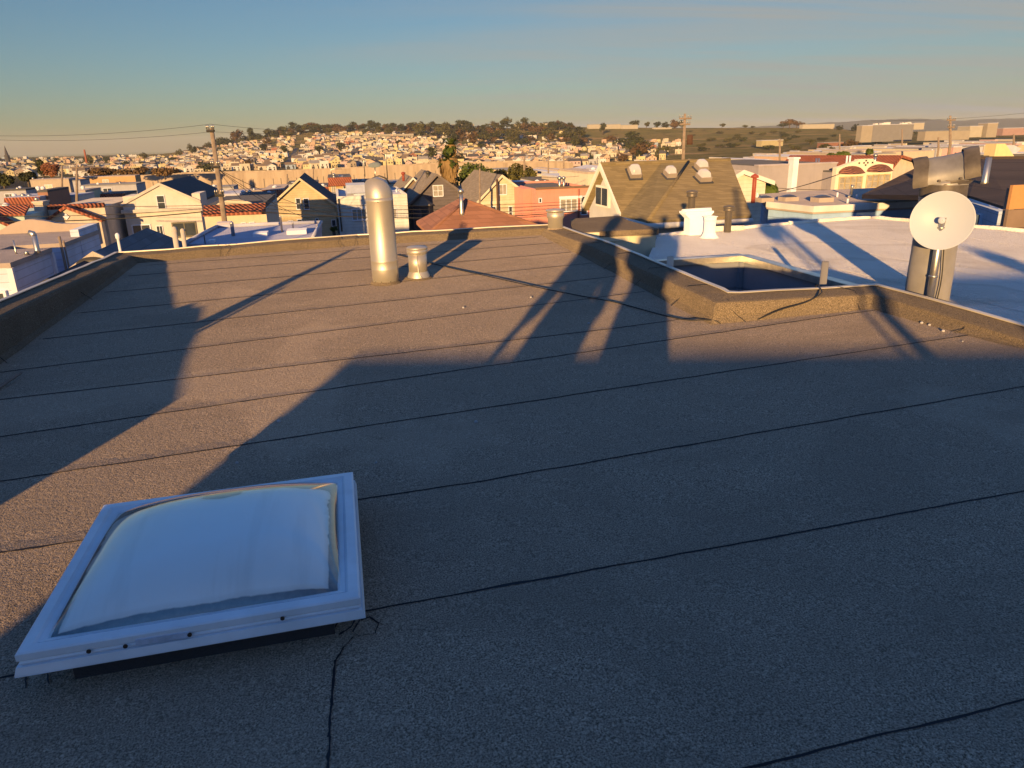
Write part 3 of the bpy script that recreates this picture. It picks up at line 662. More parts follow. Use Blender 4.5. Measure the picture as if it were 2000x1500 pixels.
def hooded_stack():
    P = PZ(1808, 590, ZW); Y = P[1]; k = camdepth(P) / FOC; r = 38.5 * k
    P, h = upright(1808, 590, 352, Y)
    root = thing('hooded_stack', 'wide grey metal stack with tar-patched barrel hood rising behind the white dish', 'stack', tuple(P))
    m = mat('old_grey_metal', (.23, .21, .185), rough=.5, var=.35, scale=5, metallic=.25, spec=.35, dirt=.35); mt = mat('tar_patched_metal', (.13, .105, .08), rough=.55, var=.45, scale=9, metallic=.2, dirt=.4)
    b = lambda mb, n, mm, par=root: mb.build(n, mm, par, world=False)
    mb = MB(); prof = [(r * 1.02, 0), (r * 1.02, .3)]
    for z in (.42,): prof += [(r, z), (r, z + .12), (r * 1.008, z + .122), (r * 1.008, z + .128), (r, z + .13)]
    prof += [(r, h - .15), (r * 1.02, h - .14), (r * 1.02, h - .02), (r, h)]
    mb.lathe(prof, seg=40); b(mb, 'pipe', mat('stack_metal', (.36, .32, .265), rough=.5, var=.25, scale=3, metallic=.28, spec=.4, dirt=.25))
    mb = MB(); mb.lathe([(r * 1.03, h - .13), (r * 1.03, h - .03)], seg=40, caps=False); b(mb, 'tar_band', mt)
    # hood: barrel axis points to the right and a little to the viewer, tipped up
    ax = np.array([.90, -.48, .20]); ax /= np.linalg.norm(ax); lat = np.cross(UZ, ax); lat /= np.linalg.norm(lat); upv = np.cross(ax, lat)
    L0, L1, R = -.22, .23, r * .98; zc = h + .03; c = np.array([0, 0, zc])
    n = 20; rnd = random.Random(4)
    mb = MB(); rows = []
    for i in range(9):
        a = L0 + (L1 - L0) * i / 8; fl = 1 + .10 * (abs(i - 4) / 4) ** 2; row = []
        for j in range(n + 1):
            th = math.radians(-12 + 204 * j / n); jit = rnd.uniform(-.002, .002) + (.005 * math.sin(j * .6 + i) if i in (0, 8) else 0)
            row.append(c + ax * (a + jit) + lat * math.cos(th) * R * fl + upv * (math.sin(th) * R * fl + jit))
        rows.append(row)
    rows2 = [[p - (p - (c + ax * np.dot(p - c, ax))) * .05 for p in row] for row in rows]
    k_ = n + 1
    for rr in (rows, rows2): mb.add([p for row in rr for p in row], [(i * k_ + j, i * k_ + j + 1, (i + 1) * k_ + j + 1, (i + 1) * k_ + j) for i in range(8) for j in range(n)], 0, True)
    b(mb, 'hood', m)
    for (i0, sgn) in ((0, -1), (8, 1)):       # tarred collars round both mouths
        mb = MB(); vs = []
        for s in (0, 1, 2):
            src = rows[i0]; 
            for p in src: rad = (p - (c + ax * np.dot(p - c, ax))); vs.append(p + ax * sgn * (-.10 + .055 * s) + rad * (.03 + (.02 if s == 1 else 0)) + ax * .006 * math.sin(len(vs) * .55 + s))
        mb.add(vs, [(s * k_ + j, s * k_ + j + 1, (s + 1) * k_ + j + 1, (s + 1) * k_ + j) for s in range(2) for j in range(n)], 0, True); b(mb, 'tar_collar', mt)
    # skirt from the pipe up to the barrel sides and mouths
    mb = MB(); vs = []; n2 = 32
    for s in range(6):
        f = s / 5; 
        for j in range(n2):
            th = 2 * math.pi * j / n2; circ = np.array([0, 0, h - .03]) + ax * 0
            e1 = np.array([ax[0], ax[1], 0]); e1 /= np.linalg.norm(e1)
            p0 = np.array([0, 0, h - .03]) + e1 * math.cos(th) * r + lat * math.sin(th) * r
            sq = .20 * np.sign(math.cos(th)) * abs(math.cos(th)) ** .7
            p1 = c + ax * sq + lat * math.sin(th) * R * 1.0 + upv * (-.02 - .05 * abs(math.cos(th)))
            vs.append(p0 + (p1 - p0) * (f ** 1.3) + np.array([rnd.uniform(-.005, .005)] * 3) * (1 if 0 < s < 5 else 0))
    mb.add(vs, [(s * n2 + j, s * n2 + (j + 1) % n2, (s + 1) * n2 + (j + 1) % n2, (s + 1) * n2 + j) for s in range(5) for j in range(n2)], 0, True); b(mb, 'skirt', mt)
    for (a, th) in ((-.2, 40), (-.2, 75), (.2, 30), (.2, 60), (.2, 100), (-.05, -5), (.1, -8), (.2, 5)):
        t_ = math.radians(180 - th) if np.dot(lat, np.array([0, -1, 0])) < 0 else math.radians(th)
        p = c + ax * a + lat * math.cos(t_) * R * 1.07 + upv * math.sin(t_) * R * 1.07
        mb = MB(); mb.lathe([(.012, -.008), (.012, .006), (.006, .01)], p, 8); b(mb, 'rivet', mt)
    # ---- dish on its own pole, clamped in front
    dC = PY(1840, 431, Y - r - .10); kd = camdepth(dC) / FOC; R_ = 55.5 * kd
    droot = thing('dish_antenna', 'white round dish antenna on a bright pole in front of the hooded stack', 'antenna', tuple(PY(1815, 590, Y - r - .05)))
    nrm = CAMP - dC; nrm /= np.linalg.norm(nrm); nrm = nrm + np.array([-.10, 0, .06]); nrm /= np.linalg.norm(nrm)
    ex = np.cross(UZ, nrm); ex /= np.linalg.norm(ex); ey = np.cross(nrm, ex); Mx = np.stack([ex, ey, nrm], 1)
    mdish = mat('dish_white', (.52, .52, .50), rough=.45, var=.04, dirt=.02)
    prof = [(.012, 0)] + [(R_ * f, R_ * .30 * f * f) for f in (.15, .3, .45, .6, .75, .9, .97)] + [(R_, R_ * .30), (R_ * 1.015, R_ * .295), (R_ * 1.015, R_ * .25), (R_ * .97, R_ * .25)] + [(R_ * f, R_ * .30 * f * f - .012) for f in (.9, .6, .3, .05)]
    base = dC - nrm * R_ * .22
    mb = MB(); mb.lathe(prof, base, 48, M=Mx, caps=False); mb.build('reflector', mdish, droot)
    mb = MB(); mb.lathe([(R_ * .10, 0), (R_ * .10, R_ * .24), (R_ * .115, R_ * .245), (R_ * .115, R_ * .40), (R_ * .10, R_ * .43), (.004, R_ * .445)], base, 24, M=Mx); mb.build('feed', mdish, droot)
    mb = MB(); f0 = base + nrm * R_ * .443 
    mb.lathe([(.0025, 0), (.0025, .001)], f0 + ex * .006, 6, M=Mx); mb.build('feed_mark', M_DARKMET, droot)
    lo = PY(1815, 590, Y - r - .05); hi = lo + UZ * (dC[2] - lo[2] + .02)
    mb = MB(); mb.tube([lo, lo * .5 + hi * .5, hi], .030, 16); mb.build('pole', M_GALV, droot)
    back = base - nrm * .05
    mb = MB(); mb.tube([base, back, (hi + back) / 2 - UZ * .03, hi - UZ * .03], .035, 10); mb.build('mount', mdish, droot)
    for z in (.22, .62):
        q = lo + UZ * z; mb = MB(); mb.lathe([(.036, -.008), (.036, .008)], q, 16); mb.tube([q, q + (np.array([P[0], P[1], q[2]]) - q) * .6], .01, 6); mb.build('clamp', M_GALV, droot)
    mb = MB(); q = lo + np.array([.06, .0, 0]); mb.tube([q + UZ * z + np.array([.012 * math.sin(z * 9), 0, 0]) for z in np.linspace(-.1, .55, 9)], .005, 5); mb.build('lead', M_WIRE, droot)
hooded_stack()

# ------------------------------------------------------------------ behind the viewer: what throws the long shadows on the roof
def stair_head():
    root = thing('stair_head', 'low felt-topped stair-head box on the roof behind the two people', 'roof box', (0, -5, roofz(0, -5)))
    mb = MB(); mb.flat([(-3.12, -6.4), (1.5, -6.2), (1.5, -4.0), (-3.12, -4.0)], 8.1, 9.50); mb.build('wall', mat('cream_panel', (.72, .60, .36)), root)
    mb = MB(); mb.flat([(-3.15, -6.5), (1.52, -6.3), (1.52, -3.97), (-3.15, -3.97)], 9.5, 9.535); mb.build('felt_top', M_CAP, root)
stair_head()
def tall_box():
    root = thing('roof_box', 'taller felt-topped roof box standing right of the stair-head behind the viewer', 'roof box', (3.4, -5, roofz(3.4, -5)))
    mb = MB(); mb.flat([(1.57, -6.1), (5.2, -6.1), (5.2, -4.05), (1.57, -4.05)], 8.1, 9.78); mb.build('wall', mat('cream_panel', (.72, .60, .36)), root)
    mb = MB(); mb.flat([(1.54, -6.15), (5.23, -6.15), (5.23, -4.02), (1.54, -4.02)], 9.78, 9.82); mb.build('felt_top', M_CAP, root)
tall_box()
def back_flue(x, y, z0, z1, r, label, capped=True):
    root = thing('flue_pipe', label, 'flue', (x, y, z0)); h = z1 - z0
    mb = MB(); mb.lathe([(r, 0), (r, h * .5), (r * 1.02, h * .5 + .01), (r, h * .5 + .02), (r, h)], seg=24); mb.build('pipe', M_GALV, root, world=False)
    if capped:
        mb = MB(); mb.lathe([(r * 1.25, h), (r * 1.3, h + .06), (r * .4, h + .12)], seg=24); mb.build('cap', M_GALV, root, world=False)
back_flue(.80, -4.15, 9.53, 11.2, .055, 'slim tall metal flue on the stair-head box behind the people')
back_flue(2.75, -4.6, 9.53, 9.95, .13, 'stubby metal flue on the taller roof box behind the people')
def back_dish():
    root = thing('dish_antenna', 'small grey dish on a thin mast on the stair-head box', 'antenna', (.60, -4.2, 9.53))
    mb = MB(); mb.tube([(.64, -4.2, 9.4), (.64, -4.2, 10.3)], .022, 8); mb.build('pole', M_GALV, root)
    mb = MB(); mb.lathe([(.005, 0), (.09, .01), (.17, .04), (.17, .03), (.09, -.002)], (.56, -4.2, 10.28), 20, M=np.array([[1, 0, 0], [0, 0, -1], [0, 1, 0]], float), caps=False); mb.build('reflector', M_GALV, root)
back_dish()
def back_mast():
    root = thing('mast', 'leaning wooden mast with thin stay on the left kerb outside the view', 'mast', (-3.36, 3.1, 8.88))
    mb = MB(); mb.tube([(-3.33, 3.05, 8.86), (-3.47, 3.30, 9.36)], [.075, .03], 8); mb.build('pole', M_WOOD, root)
    mb = MB(); mb.tube([(-3.27, 2.78, 8.88), (-3.34, 2.95, 9.10)], .018, 6); mb.build('stay', M_WOOD, root)
back_mast()
def phone():
    mb = MB(); mb.box(-.038, .038, -.014, -.005, -.115, .03); mb.v = [tuple(np.array(RC.T[:, :] @ np.array([0, 0, 0])) + CAMP + _rt * x + _fwc() * y + _upc() * z) for x, y, z in mb.v]
    tag(mb.build('phone', M_BLACK), 'black phone held up by the person in the navy jacket', 'phone')
def _fwc(): return RC @ np.array([0, 0, 1.0])
def _upc(): return RC @ np.array([0, -1.0, 0])
phone()
def person(loc, yaw, raised, shirt, trousers, hairc, label):
    sp = 1.4 if raised else 1.0
    root = thing('person', label, 'person', loc, yaw)
    V = {}; E_ = []; R_ = {}
    def v(n, p, r): V[n] = p; R_[n] = r
    def e(*ns):
        for a, b in zip(ns, ns[1:]): E_.append((a, b))
    v('pelvis', (0, 0, .95), .125); v('waist', (0, .0, 1.08), .13); v('chest', (0, .01, 1.28), .16); v('neckb', (0, 0, 1.44), .075); v('neck', (0, .02, 1.50), .058); v('head', (0, .035, 1.60), .088); v('crown', (0, .02, 1.69), .078)
    e('pelvis', 'waist', 'chest', 'neckb', 'neck', 'head', 'crown')
    for s, n in ((-1, 'l'), (1, 'r')):
        v('hip' + n, (s * .085 * sp, 0, .87), .105); v('knee' + n, (s * .095 * sp, .02, .48), .075); v('calf' + n, (s * .10 * sp, -.01, .34), .066); v('ankle' + n, (s * .105 * sp, -.02, .09), .045); v('toe' + n, (s * .12 * sp, .15, .035), .034)
        e('pelvis', 'hip' + n, 'knee' + n, 'calf' + n, 'ankle' + n, 'toe' + n)
        v('sh' + n, (s * .19, 0, 1.40), .068)
        if raised: pts = [(s * .20 + .06, .10, 1.18), (s * .10 + .24, .27, 1.38), (s * .085 + .30, .30, 1.46)]
        else: pts = [(s * .25, -.03, 1.13), (s * (.25 if s > 0 else .33), .04, .89), (s * (.24 if s > 0 else .35), .06, .81)]
        v('el' + n, pts[0], .046); v('wr' + n, pts[1], .030); v('palm' + n, pts[2], .033)
        e('chest', 'sh' + n, 'el' + n, 'wr' + n, 'palm' + n)
        d = np.array(pts[2]) - np.array(pts[1]); d /= np.linalg.norm(d); side = np.array([0, 1.0, 0]) if not raised else np.array([-s * 1.0, 0, 0]); side = side - d * np.dot(side, d); side /= np.linalg.norm(side); cur = np.cross(d, side)
        for k, (off, ln) in enumerate(((-.028, .062), (-.009, .075), (.01, .08), (.028, .07))):
            b0 = np.array(pts[2]) + d * .035 + side * off; v(f'f{n}{k}a', tuple(b0), .010); v(f'f{n}{k}b', tuple(b0 + d * ln * .55 + cur * .008), .0088); v(f'f{n}{k}c', tuple(b0 + d * ln * .85 + cur * .03), .008)
            e('palm' + n, f'f{n}{k}a', f'f{n}{k}b', f'f{n}{k}c')
        b0 = np.array(pts[2]) + side * .04; v(f't{n}a', tuple(b0), .012); v(f't{n}b', tuple(b0 + side * .02 + d * .035), .010); e('palm' + n, f't{n}a', f't{n}b')
    names = list(V); idx = {n: i for i, n in enumerate(names)}
    def skinned(nm, keep, grow, mats):
        ks = [n for n in names if keep(n)]; ii = {n: i for i, n in enumerate(ks)}
        me = bpy.data.meshes.new(nm); me.from_pydata([V[n] for n in ks], [(ii[a], ii[b]) for a, b in E_ if a in ii and b in ii], [])
        o = link(bpy.data.objects.new(nm, me)); o.parent = root; me.materials.append(mats)
        md = o.modifiers.new('skin', 'SKIN'); md.use_smooth_shade = True
        for n in ks:
            sv = me.skin_vertices[0].data[ii[n]]; r = R_[n] + (grow * .3 if nm == 'trousers' and n == 'pelvis' else grow); sv.radius = (r * (1.12 if n in ('chest', 'waist', 'pelvis') else 1), r * (.75 if n in ('chest', 'waist') else 1)) if n in ('chest', 'waist', 'pelvis') else (r, r); sv.use_root = n in ('pelvis', ks[0]) and (n == ks[0])
        sb = o.modifiers.new('sub', 'SUBSURF'); sb.levels = 1; sb.render_levels = 2
        return o
    skinm = mat('skin', (.50, .32, .23), rough=.55, var=.08, dirt=0)
    skinned('body', lambda n: True, 0, skinm)
    skinned('jacket', lambda n: n in ('pelvis', 'waist', 'chest', 'neckb') or n[:2] in ('sh', 'el', 'wr'), .035, shirt)
    skinned('trousers', lambda n: n in ('pelvis', 'waist') or n[:3] in ('hip', 'kne', 'cal', 'ank'), .042, trousers)
    for s, n in ((-1, 'l'), (1, 'r')):
        mb = MB(); x = s * .11 * sp; mb.lathe([(.05, .0), (.055, .02), (.05, .06), (.04, .09)], (0, 0, 0), 12, M=np.diag([.85, 2.5, 1.0])); mb.v = [(p[0] + x, p[1] + .06, p[2]) for p in mb.v]; mb.build('shoe', mat('shoe_dark', (.04, .04, .045)), root, world=False)
    mb = MB(); mb.lathe([(.095, 1.63), (.105, 1.68), (.10, 1.73), (.07, 1.77), (.01, 1.785)], (0, 0, 0), 16); mb.v = [(p[0], p[1] + .012, p[2]) for p in mb.v]; mb.build('hair', hairc, root, world=False)
    for s in (-1, 1):
        mb = MB(); mb.lathe([(.002, -.012), (.011, -.004), (.011, .004), (.002, .012)], (s * .034, .118, 1.605), 8); mb.build('eye', M_BLACK, root, world=False)
        mb = MB(); mb.lathe([(.004, -.03), (.014, -.01), (.014, .015), (.004, .03)], (s * .092, .03, 1.595), 8); mb.build('ear', skinm, root, world=False)
    mb = MB(); mb.lathe([(.004, .02), (.010, 0), (.014, -.018), (.004, -.026)], (0, .125, 1.585), 8); mb.build('nose', skinm, root, world=False)
    mb = MB(); mb.box(-.022, .022, .112, .121, 1.537, 1.545); mb.build('mouth', mat('lips', (.35, .15, .12)), root, world=False)
    return root
M_JK1 = mat('navy_jacket', (.05, .06, .10)); M_JK2 = mat('grey_jacket', (.16, .15, .15)); M_TR1 = mat('dark_jeans', (.05, .06, .09)); M_HAIR = mat('dark_hair', (.03, .022, .018))
person((-.32, -.42, roofz(-.32, -.42)), 0, True, M_JK1, M_TR1, M_HAIR, 'person in navy jacket holding a phone up with both hands on the roof')
person((-.98, -.55, roofz(-.98, -.55)), math.radians(6), False, M_JK2, M_TR1, M_HAIR, 'person in grey jacket standing on the roof with arms hanging')

# ------------------------------------------------------------------ neighbouring houses
class F:
    """a facade plane: parallel to the street, through pixel (px,py) at forward depth Y; local x along it, local y away, z up"""
    def __init__(s, px, py, Y, rot=0.0):
        s.phi = PHI + rot; s.u = np.array([math.cos(s.phi), math.sin(s.phi), 0]); s.a = np.array([-math.sin(s.phi), math.cos(s.phi), 0])
        p = PY(px, py, Y); s.o = np.array([p[0], p[1], 0.0])
    def q(s, px, py, v=0.0):
        p = PP(px, py, s.o + s.a * v, s.a) - s.o; return float(np.dot(p, s.u)), float(p[2])
    def loc(s, p):
        d = np.array(p) - s.o; return (float(np.dot(d, s.u)), float(np.dot(d, s.a)), float(d[2]))
    def w(s, u, v, z): return s.o + s.u * u + s.a * v + UZ * z
    def thing(s, name, label, cat, group=None): return thing(name, label, cat, tuple(s.o), s.phi, group)
def wb(mb, n, m, par): return mb.build(n, m, par, world=False)
def window(f, par, x0, y0, x1, y1, cols=1, rows=2, fm=None, v=0.0, name='window', gm=None, fw=None):
    """framed window on the facade: frame proud of the wall, its glass a sub-part"""
    (a, zt), (b_, zb) = f.q(x0, y0, v), f.q(x1, y1, v); fw = fw or max(.05, (b_ - a) * .07)
    mb = MB(); Y0, Y1 = v - .07, v + .02
    mb.box(a - fw, a, Y0, Y1, zb - fw, zt + fw); mb.box(b_, b_ + fw, Y0, Y1, zb - fw, zt + fw); mb.box(a, b_, Y0, Y1, zt, zt + fw); mb.box(a - fw * .3, b_ + fw * .3, Y0 - .04, Y1, zb - fw * 1.3, zb)
    for i in range(1, cols): x = a + (b_ - a) * i / cols; mb.box(x - fw * .35, x + fw * .35, Y0 + .015, Y1, zb, zt)
    for j in range(1, rows): z = zb + (zt - zb) * j / rows; mb.box(a, b_, Y0 + .012, Y1, z - fw * .3, z + fw * .3)
    o = wb(mb, name, fm or M_WHITE, par)
    mb = MB(); mb.box(a + .003, b_ - .003, v - .025, v + .01, zb + .003, zt - .003); wb(mb, 'pane', gm or M_GLASS, o)
    return o
M_CURT = mat('curtained_glass', (.38, .33, .25), rough=.25, var=.35, scale=3, dirt=0, spec=.5)
def vent_pipe(f, par, px, pb, pt, v, w_px=4, m=None, capd=True, name='vent_pipe'):
    (a, z0), (_, z1) = f.q(px, pb, v), f.q(px, pt, v); r = w_px / 2 / FOC * camdepth(f.w(a, v, z0))
    mb = MB(); mb.lathe([(r, z0 - .3), (r, z1)], (a, v, 0), 12)
    if capd: mb.lathe([(r * 1.5, z1 - r), (r * 1.6, z1 + r * .3), (r * .4, z1 + r)], (a, v, 0), 12)
    return wb(mb, name, m or M_GALV, par)
def gable_house(name, label, Y, apex, eL, eR, base, wallm, roofm, trimm=None, depth=11, over=.35, cat='house', group=None, rot=0, th=.16, mid=None):
    f = F(apex[0], apex[1], Y, rot); root = f.thing(name, label, cat, group)
    (ua, za), (ul, zl), (ur, zr) = f.q(*apex), f.q(*eL), f.q(*eR); zb = f.q(apex[0], base)[1]; zb = min(zb, 0.3)
    ze = (zl + zr) / 2; zl = zr = ze
    wl, wr = ul + over * .8, ur - over * .8; sl = (za - ze) / max(.1, ua - ul); sr = (za - ze) / max(.1, ur - ua)
    mb = MB(); mb.prism([(wl, zb), (wr, zb), (wr, ze + (ur - wr) * sr - th), (ua, za - th), (wl, ze + (wl - ul) * sl - th)], 0, depth); wb(mb, 'wall', wallm, root)
    mb = MB(); mb.prism([(ua, za), (ul, ze), (ul, ze - th), (ua, za - th)], -over, depth + over); wb(mb, 'roof_slope', roofm, root)
    mb = MB(); mb.prism([(ua, za), (ua, za - th), (ur, ze - th), (ur, ze)], -over, depth + over); wb(mb, 'roof_slope', roofm, root)
    t = .2; mb = MB(); y0, y1 = -over - .06, -over - .003
    mb.prism([(ua, za + .02), (ul - .02, ze + .02), (ul - .02, ze - t), (ua, za - t)], y0, y1); mb.prism([(ua + .002, za + .02), (ua + .002, za - t), (ur + .02, ze - t), (ur + .02, ze + .02)], y0, y1); wb(mb, 'barge_board', trimm or M_TRIM, root)
    return f, root, dict(ua=ua, za=za, ul=ul, ur=ur, ze=ze, zb=zb, depth=depth)
def band(f, par, y, x0, x1, h, m, v=0, name='belt_course', proud=.08):
    (a, z) = f.q(x0, y, v); (b_, _) = f.q(x1, y, v); mb = MB(); mb.box(a, b_, v - proud, v + .02, z - h / 2, z + h / 2); return wb(mb, name, m, par)
def rooftop_box(f, par, x0, y0, x1, y1, v, d, m, name='roof_hatch'):
    (a, zt), (b_, zb) = f.q(x0, y0, v), f.q(x1, y1, v); mb = MB(); mb.box(a, b_, v, v + d, zb - .4, zt); return wb(mb, name, m, par)

S_OLIVE = mat('olive_shingle', (.225, .165, .078), pat='shingle', pitch=.075, var=.2, scale=1.2)
S_DARK = mat('charcoal_shingle', (.055, .055, .06), pat='shingle', pitch=.15)
S_GREY = mat('grey_shingle', (.15, .145, .14), pat='shingle', pitch=.13)
S_BROWN = mat('brown_shingle', (.075, .052, .037), pat='shingle', pitch=.15)
S_TAUPE = mat('taupe_shingle', (.24, .19, .13), pat='shingle', pitch=.16)
S_RED = mat('terracotta_shingle', (.30, .135, .075), pat='shingle', pitch=.16, var=.25)
M_TAR = mat('tar_roof', (.12, .11, .10), rough=.9, var=.3, bump=.5, bscale=20)
M_SILVERROOF = mat('pale_roof_coating', (.50, .48, .49), rough=.6, var=.15, bump=.4, bscale=25)
M_BEIGEROOF = mat('beige_roof_coating', (.46, .36, .27), rough=.8, var=.18, bump=.5, bscale=25)

# olive shingled house with four skylights
def olive_house():
    Y0 = 21.0
    f = F(1213, 418, Y0); root = f.thing('shingled_house', 'house with big olive shingle roof carrying four bubble skylights', 'house')
    c0 = f.w(*[f.q(1213, 418)[0], 0, f.q(1213, 418)[1]])
    ze = c0[2]
    C_ = f.loc(c0)
    # ridge: 45-degree-ish slope: choose ridge plane v so the slope is 40 deg
    best = None
    for v in np.linspace(1, 14, 131):
        u, z = f.q(1172, 321, v); s = (z - C_[2]) / v
        if best is None or abs(s - .80) < best[0]: best = (abs(s - .80), v, u, z)
    _, vr, uA, zA = best; uA0 = uA; uA = min(uA, C_[0] + .0)
    A = (C_[0] - .05, vr, zA)
    uB, zB = f.q(1426, 308, vr); B = (uB, vr, zA)
    # projecting wing: its eave corner D is nearer the viewer at the same height
    d = ray(1266, 431); tD = (ze - CAMZ) / d[2]; D = f.loc(CAMP + d * tD)
    d = ray(1545, 434); E = f.loc(CAMP + d * ((ze - CAMZ) / d[2])); E = (E[0], D[1], D[2])
    Mh = f.loc(f.w(f.q(1345, 318, vr)[0], vr, zA)); Mv = (f.q(1292, 320, vr)[0], vr, zA)
    mb = MB(); th = .18
    mb.slab([A, C_, D, Mv], th) if False else None
    sl = [(A, C_, (Mv[0], Mv[1], zA)), ((Mv[0], Mv[1], zA), C_, D), ((Mv[0], Mv[1], zA), D, (Mh[0], Mh[1], zA)), ((Mh[0], Mh[1], zA), D, E, B)]
    # left slope is planar with the ridge; facet = between valley and hip; right slope = wing
    names = ['roof_slope', 'roof_slope', 'roof_slope', 'roof_slope']
    mb = MB(); mb.slab(list(sl[0]), th); wb(mb, 'roof_slope', S_OLIVE, root)
    mb = MB(); mb.slab([Mv, C_, D], th); wb(mb, 'roof_slope', mat('olive_shingle_shaded', (.19, .145, .072), pat='shingle', pitch=.075, var=.2), root)  # facet turned to the side: its shade is put into the shingle colour
    mb = MB(); mb.slab([Mv, D, Mh], th); wb(mb, 'roof_slope', mat('olive_shingle_shaded', (.19, .145, .072), pat='shingle', pitch=.075, var=.2), root)
    mb = MB(); mb.slab([Mh, D, E, B], th); wb(mb, 'roof_slope', S_OLIVE, root)
    bk = vr * 2
    mb = MB(); mb.slab([A, B, (B[0], bk, ze), (A[0], bk, ze)], th); wb(mb, 'roof_slope', S_OLIVE, root)
    # walls
    wm = mat('pale_grey_render', (.50, .47, .41), var=.1, bump=.2)
    mb = MB(); mb.add([(A[0] + .12, .25, -1), (A[0] + .12, bk - .25, -1), (A[0] + .12, bk - .25, ze - .1), (A[0] + .12, vr, zA - .35), (A[0] + .12, .25, ze - .1), (A[0] + .27, .25, -1), (A[0] + .27, bk - .25, -1), (A[0] + .27, bk - .25, ze - .1), (A[0] + .27, vr, zA - .35), (A[0] + .27, .25, ze - .1)],
                      [(0, 1, 2, 3, 4), (9, 8, 7, 6, 5), (0, 4, 9, 5), (1, 6, 7, 2), (2, 7, 8, 3), (3, 8, 9, 4), (0, 5, 6, 1)]); wb(mb, 'gable_wall', wm, root)
    mb = MB(); mb.flat([(A[0] + .27, .3), (D[0] + .1, D[1] + .35), (E[0], D[1] + .35), (E[0], bk - .3), (A[0] + .27, bk - .3)], -1, ze - .2); wb(mb, 'wall', mat('cream_render', (.62, .52, .36), var=.1), root)
    # barge boards on the left gable
    mb = MB(); e = .16
    for P, Q in ((A, C_), (A, (A[0], bk, ze))):
        mb.add([(P[0] - .06, P[1], P[2] + .03), (P[0] - .003, P[1], P[2] + .03), (Q[0] - .003, Q[1], Q[2] + .03), (Q[0] - .06, Q[1], Q[2] + .03), (P[0] - .06, P[1], P[2] - .12), (P[0] - .003, P[1], P[2] - .12), (Q[0] - .003, Q[1], Q[2] - .12), (Q[0] - .06, Q[1], Q[2] - .12)],
               [(0, 1, 2, 3), (4, 7, 6, 5), (0, 4, 5, 1), (2, 6, 7, 3), (0, 3, 7, 4), (1, 5, 6, 2)])
    wb(mb, 'barge_board', M_TRIM, root)
    # gutters
    mb = MB(); up = (0, 0, -.10)
    g = lambda p: (p[0], p[1] - .05, p[2] - .14)
    mb.tube([g(C_), g(D), g(E)], .075, 8); wb(mb, 'gutter', M_TRIM, root)
    # gable window, seen edge on
    z0 = ze + (zA - ze) * .10; z1 = ze + (zA - ze) * .48; x = A[0] + .12; ww = vr * .30
    mb = MB(); mb.box(x - .08, x + .01, vr - ww * 1.15, vr + ww * 1.15, z0 - .06, z1 + .06); wn = wb(mb, 'window', M_TRIM, root)
    mb = MB(); mb.box(x - .10, x - .075, vr - ww, vr - .05, z0, z1); mb.box(x - .10, x - .075, vr + .05, vr + ww, z0, z1); wb(mb, 'pane', M_GLASS, wn)
    # ridge caps
    mb = MB(); mb.tube([A, B], .07, 6); mb.tube([Mh, D], .05, 6); wb(mb, 'ridge_cap', S_OLIVE, root)
    # skylights: each solved onto its slope
    def planehit(tri, px, py):
        p0, p1, p2 = [f.w(*p) for p in tri]; n = np.cross(p1 - p0, p2 - p0); return PP(px, py, p0, n), n / np.linalg.norm(n)
    clear = mat('frosted_dome', (.55, .50, .44), rough=.18, var=.12, spec=.6, dirt=0); frm = mat('bronze_frame', (.30, .24, .18), rough=.5, var=.2)
    for (px, py, tri, sx, sy) in ((1238, 341, (A, C_, Mv), 1, 1), (1308, 345, (Mv, D, Mh), .9, .9), (1369, 332, (Mh, D, E), .95, .95), (1373, 352, (Mh, D, E), 1.05, 1.05)):
        P, n = planehit(tri, px, py); n = n if n[2] > 0 else -n
        h = np.cross(UZ, n); h /= np.linalg.norm(h); s = np.cross(n, h)
        wdt = 22 * sx / FOC * camdepth(P) / 2; hgt = wdt * 1.15
        def bx(mb, k, n0, n1, off=0): 
            vs = [P + h * (sx_ * wdt * k) + s * (sy_ * hgt * k + off) + n * nn for nn in (n0, n1) for (sx_, sy_) in ((-1, -1), (1, -1), (1, 1), (-1, 1))]
            mb.add(vs, [(0, 3, 2, 1), (4, 5, 6, 7), (0, 1, 5, 4), (1, 2, 6, 5), (2, 3, 7, 6), (3, 0, 4, 7)])
        mb = MB(); bx(mb, 1.28, .0, .03); sk = mb.build('roof_skylight', S_DARK, root)
        mb = MB(); bx(mb, 1.0, .0, .16); mb.build('frame', frm, sk)
        mb = MB(); N_ = 8; vs = []
        for i in range(N_ + 1):
            for j in range(N_ + 1):
                u = -1 + 2 * i / N_; v_ = -1 + 2 * j / N_; hh = ((1 - u ** 4) * (1 - v_ ** 4)) ** .5; vs.append(P + h * u * wdt * .95 + s * v_ * hgt * .95 + n * (.15 + .16 * hh))
        mb.add(vs, [(i * (N_ + 1) + j, (i + 1) * (N_ + 1) + j, (i + 1) * (N_ + 1) + j + 1, i * (N_ + 1) + j + 1) for i in range(N_) for j in range(N_)], 0, True); mb.build('dome', clear, sk)
    # red flue at the right verge
    p, _ = planehit((Mh, D, E), 1471, 389); 
    mbx = MB(); hgt = 48 / FOC * camdepth(p); r = 4 / FOC * camdepth(p)
    mbx.lathe([(r, -.1), (r, hgt * .82), (r * .9, hgt * .83)], p, 12); mbx.lathe([(r * 1.9, hgt * .84), (r * 1.8, hgt * .92), (r * .3, hgt)], p, 12); mbx.build('red_flue', mat('red_painted_metal', (.32, .07, .04), rough=.5), root)
    return f, root
olive_house()

# ---- row across the street, left to right
wsid = lambda n, c, p=.2: mat(n, c, pat='siding', pitch=p)
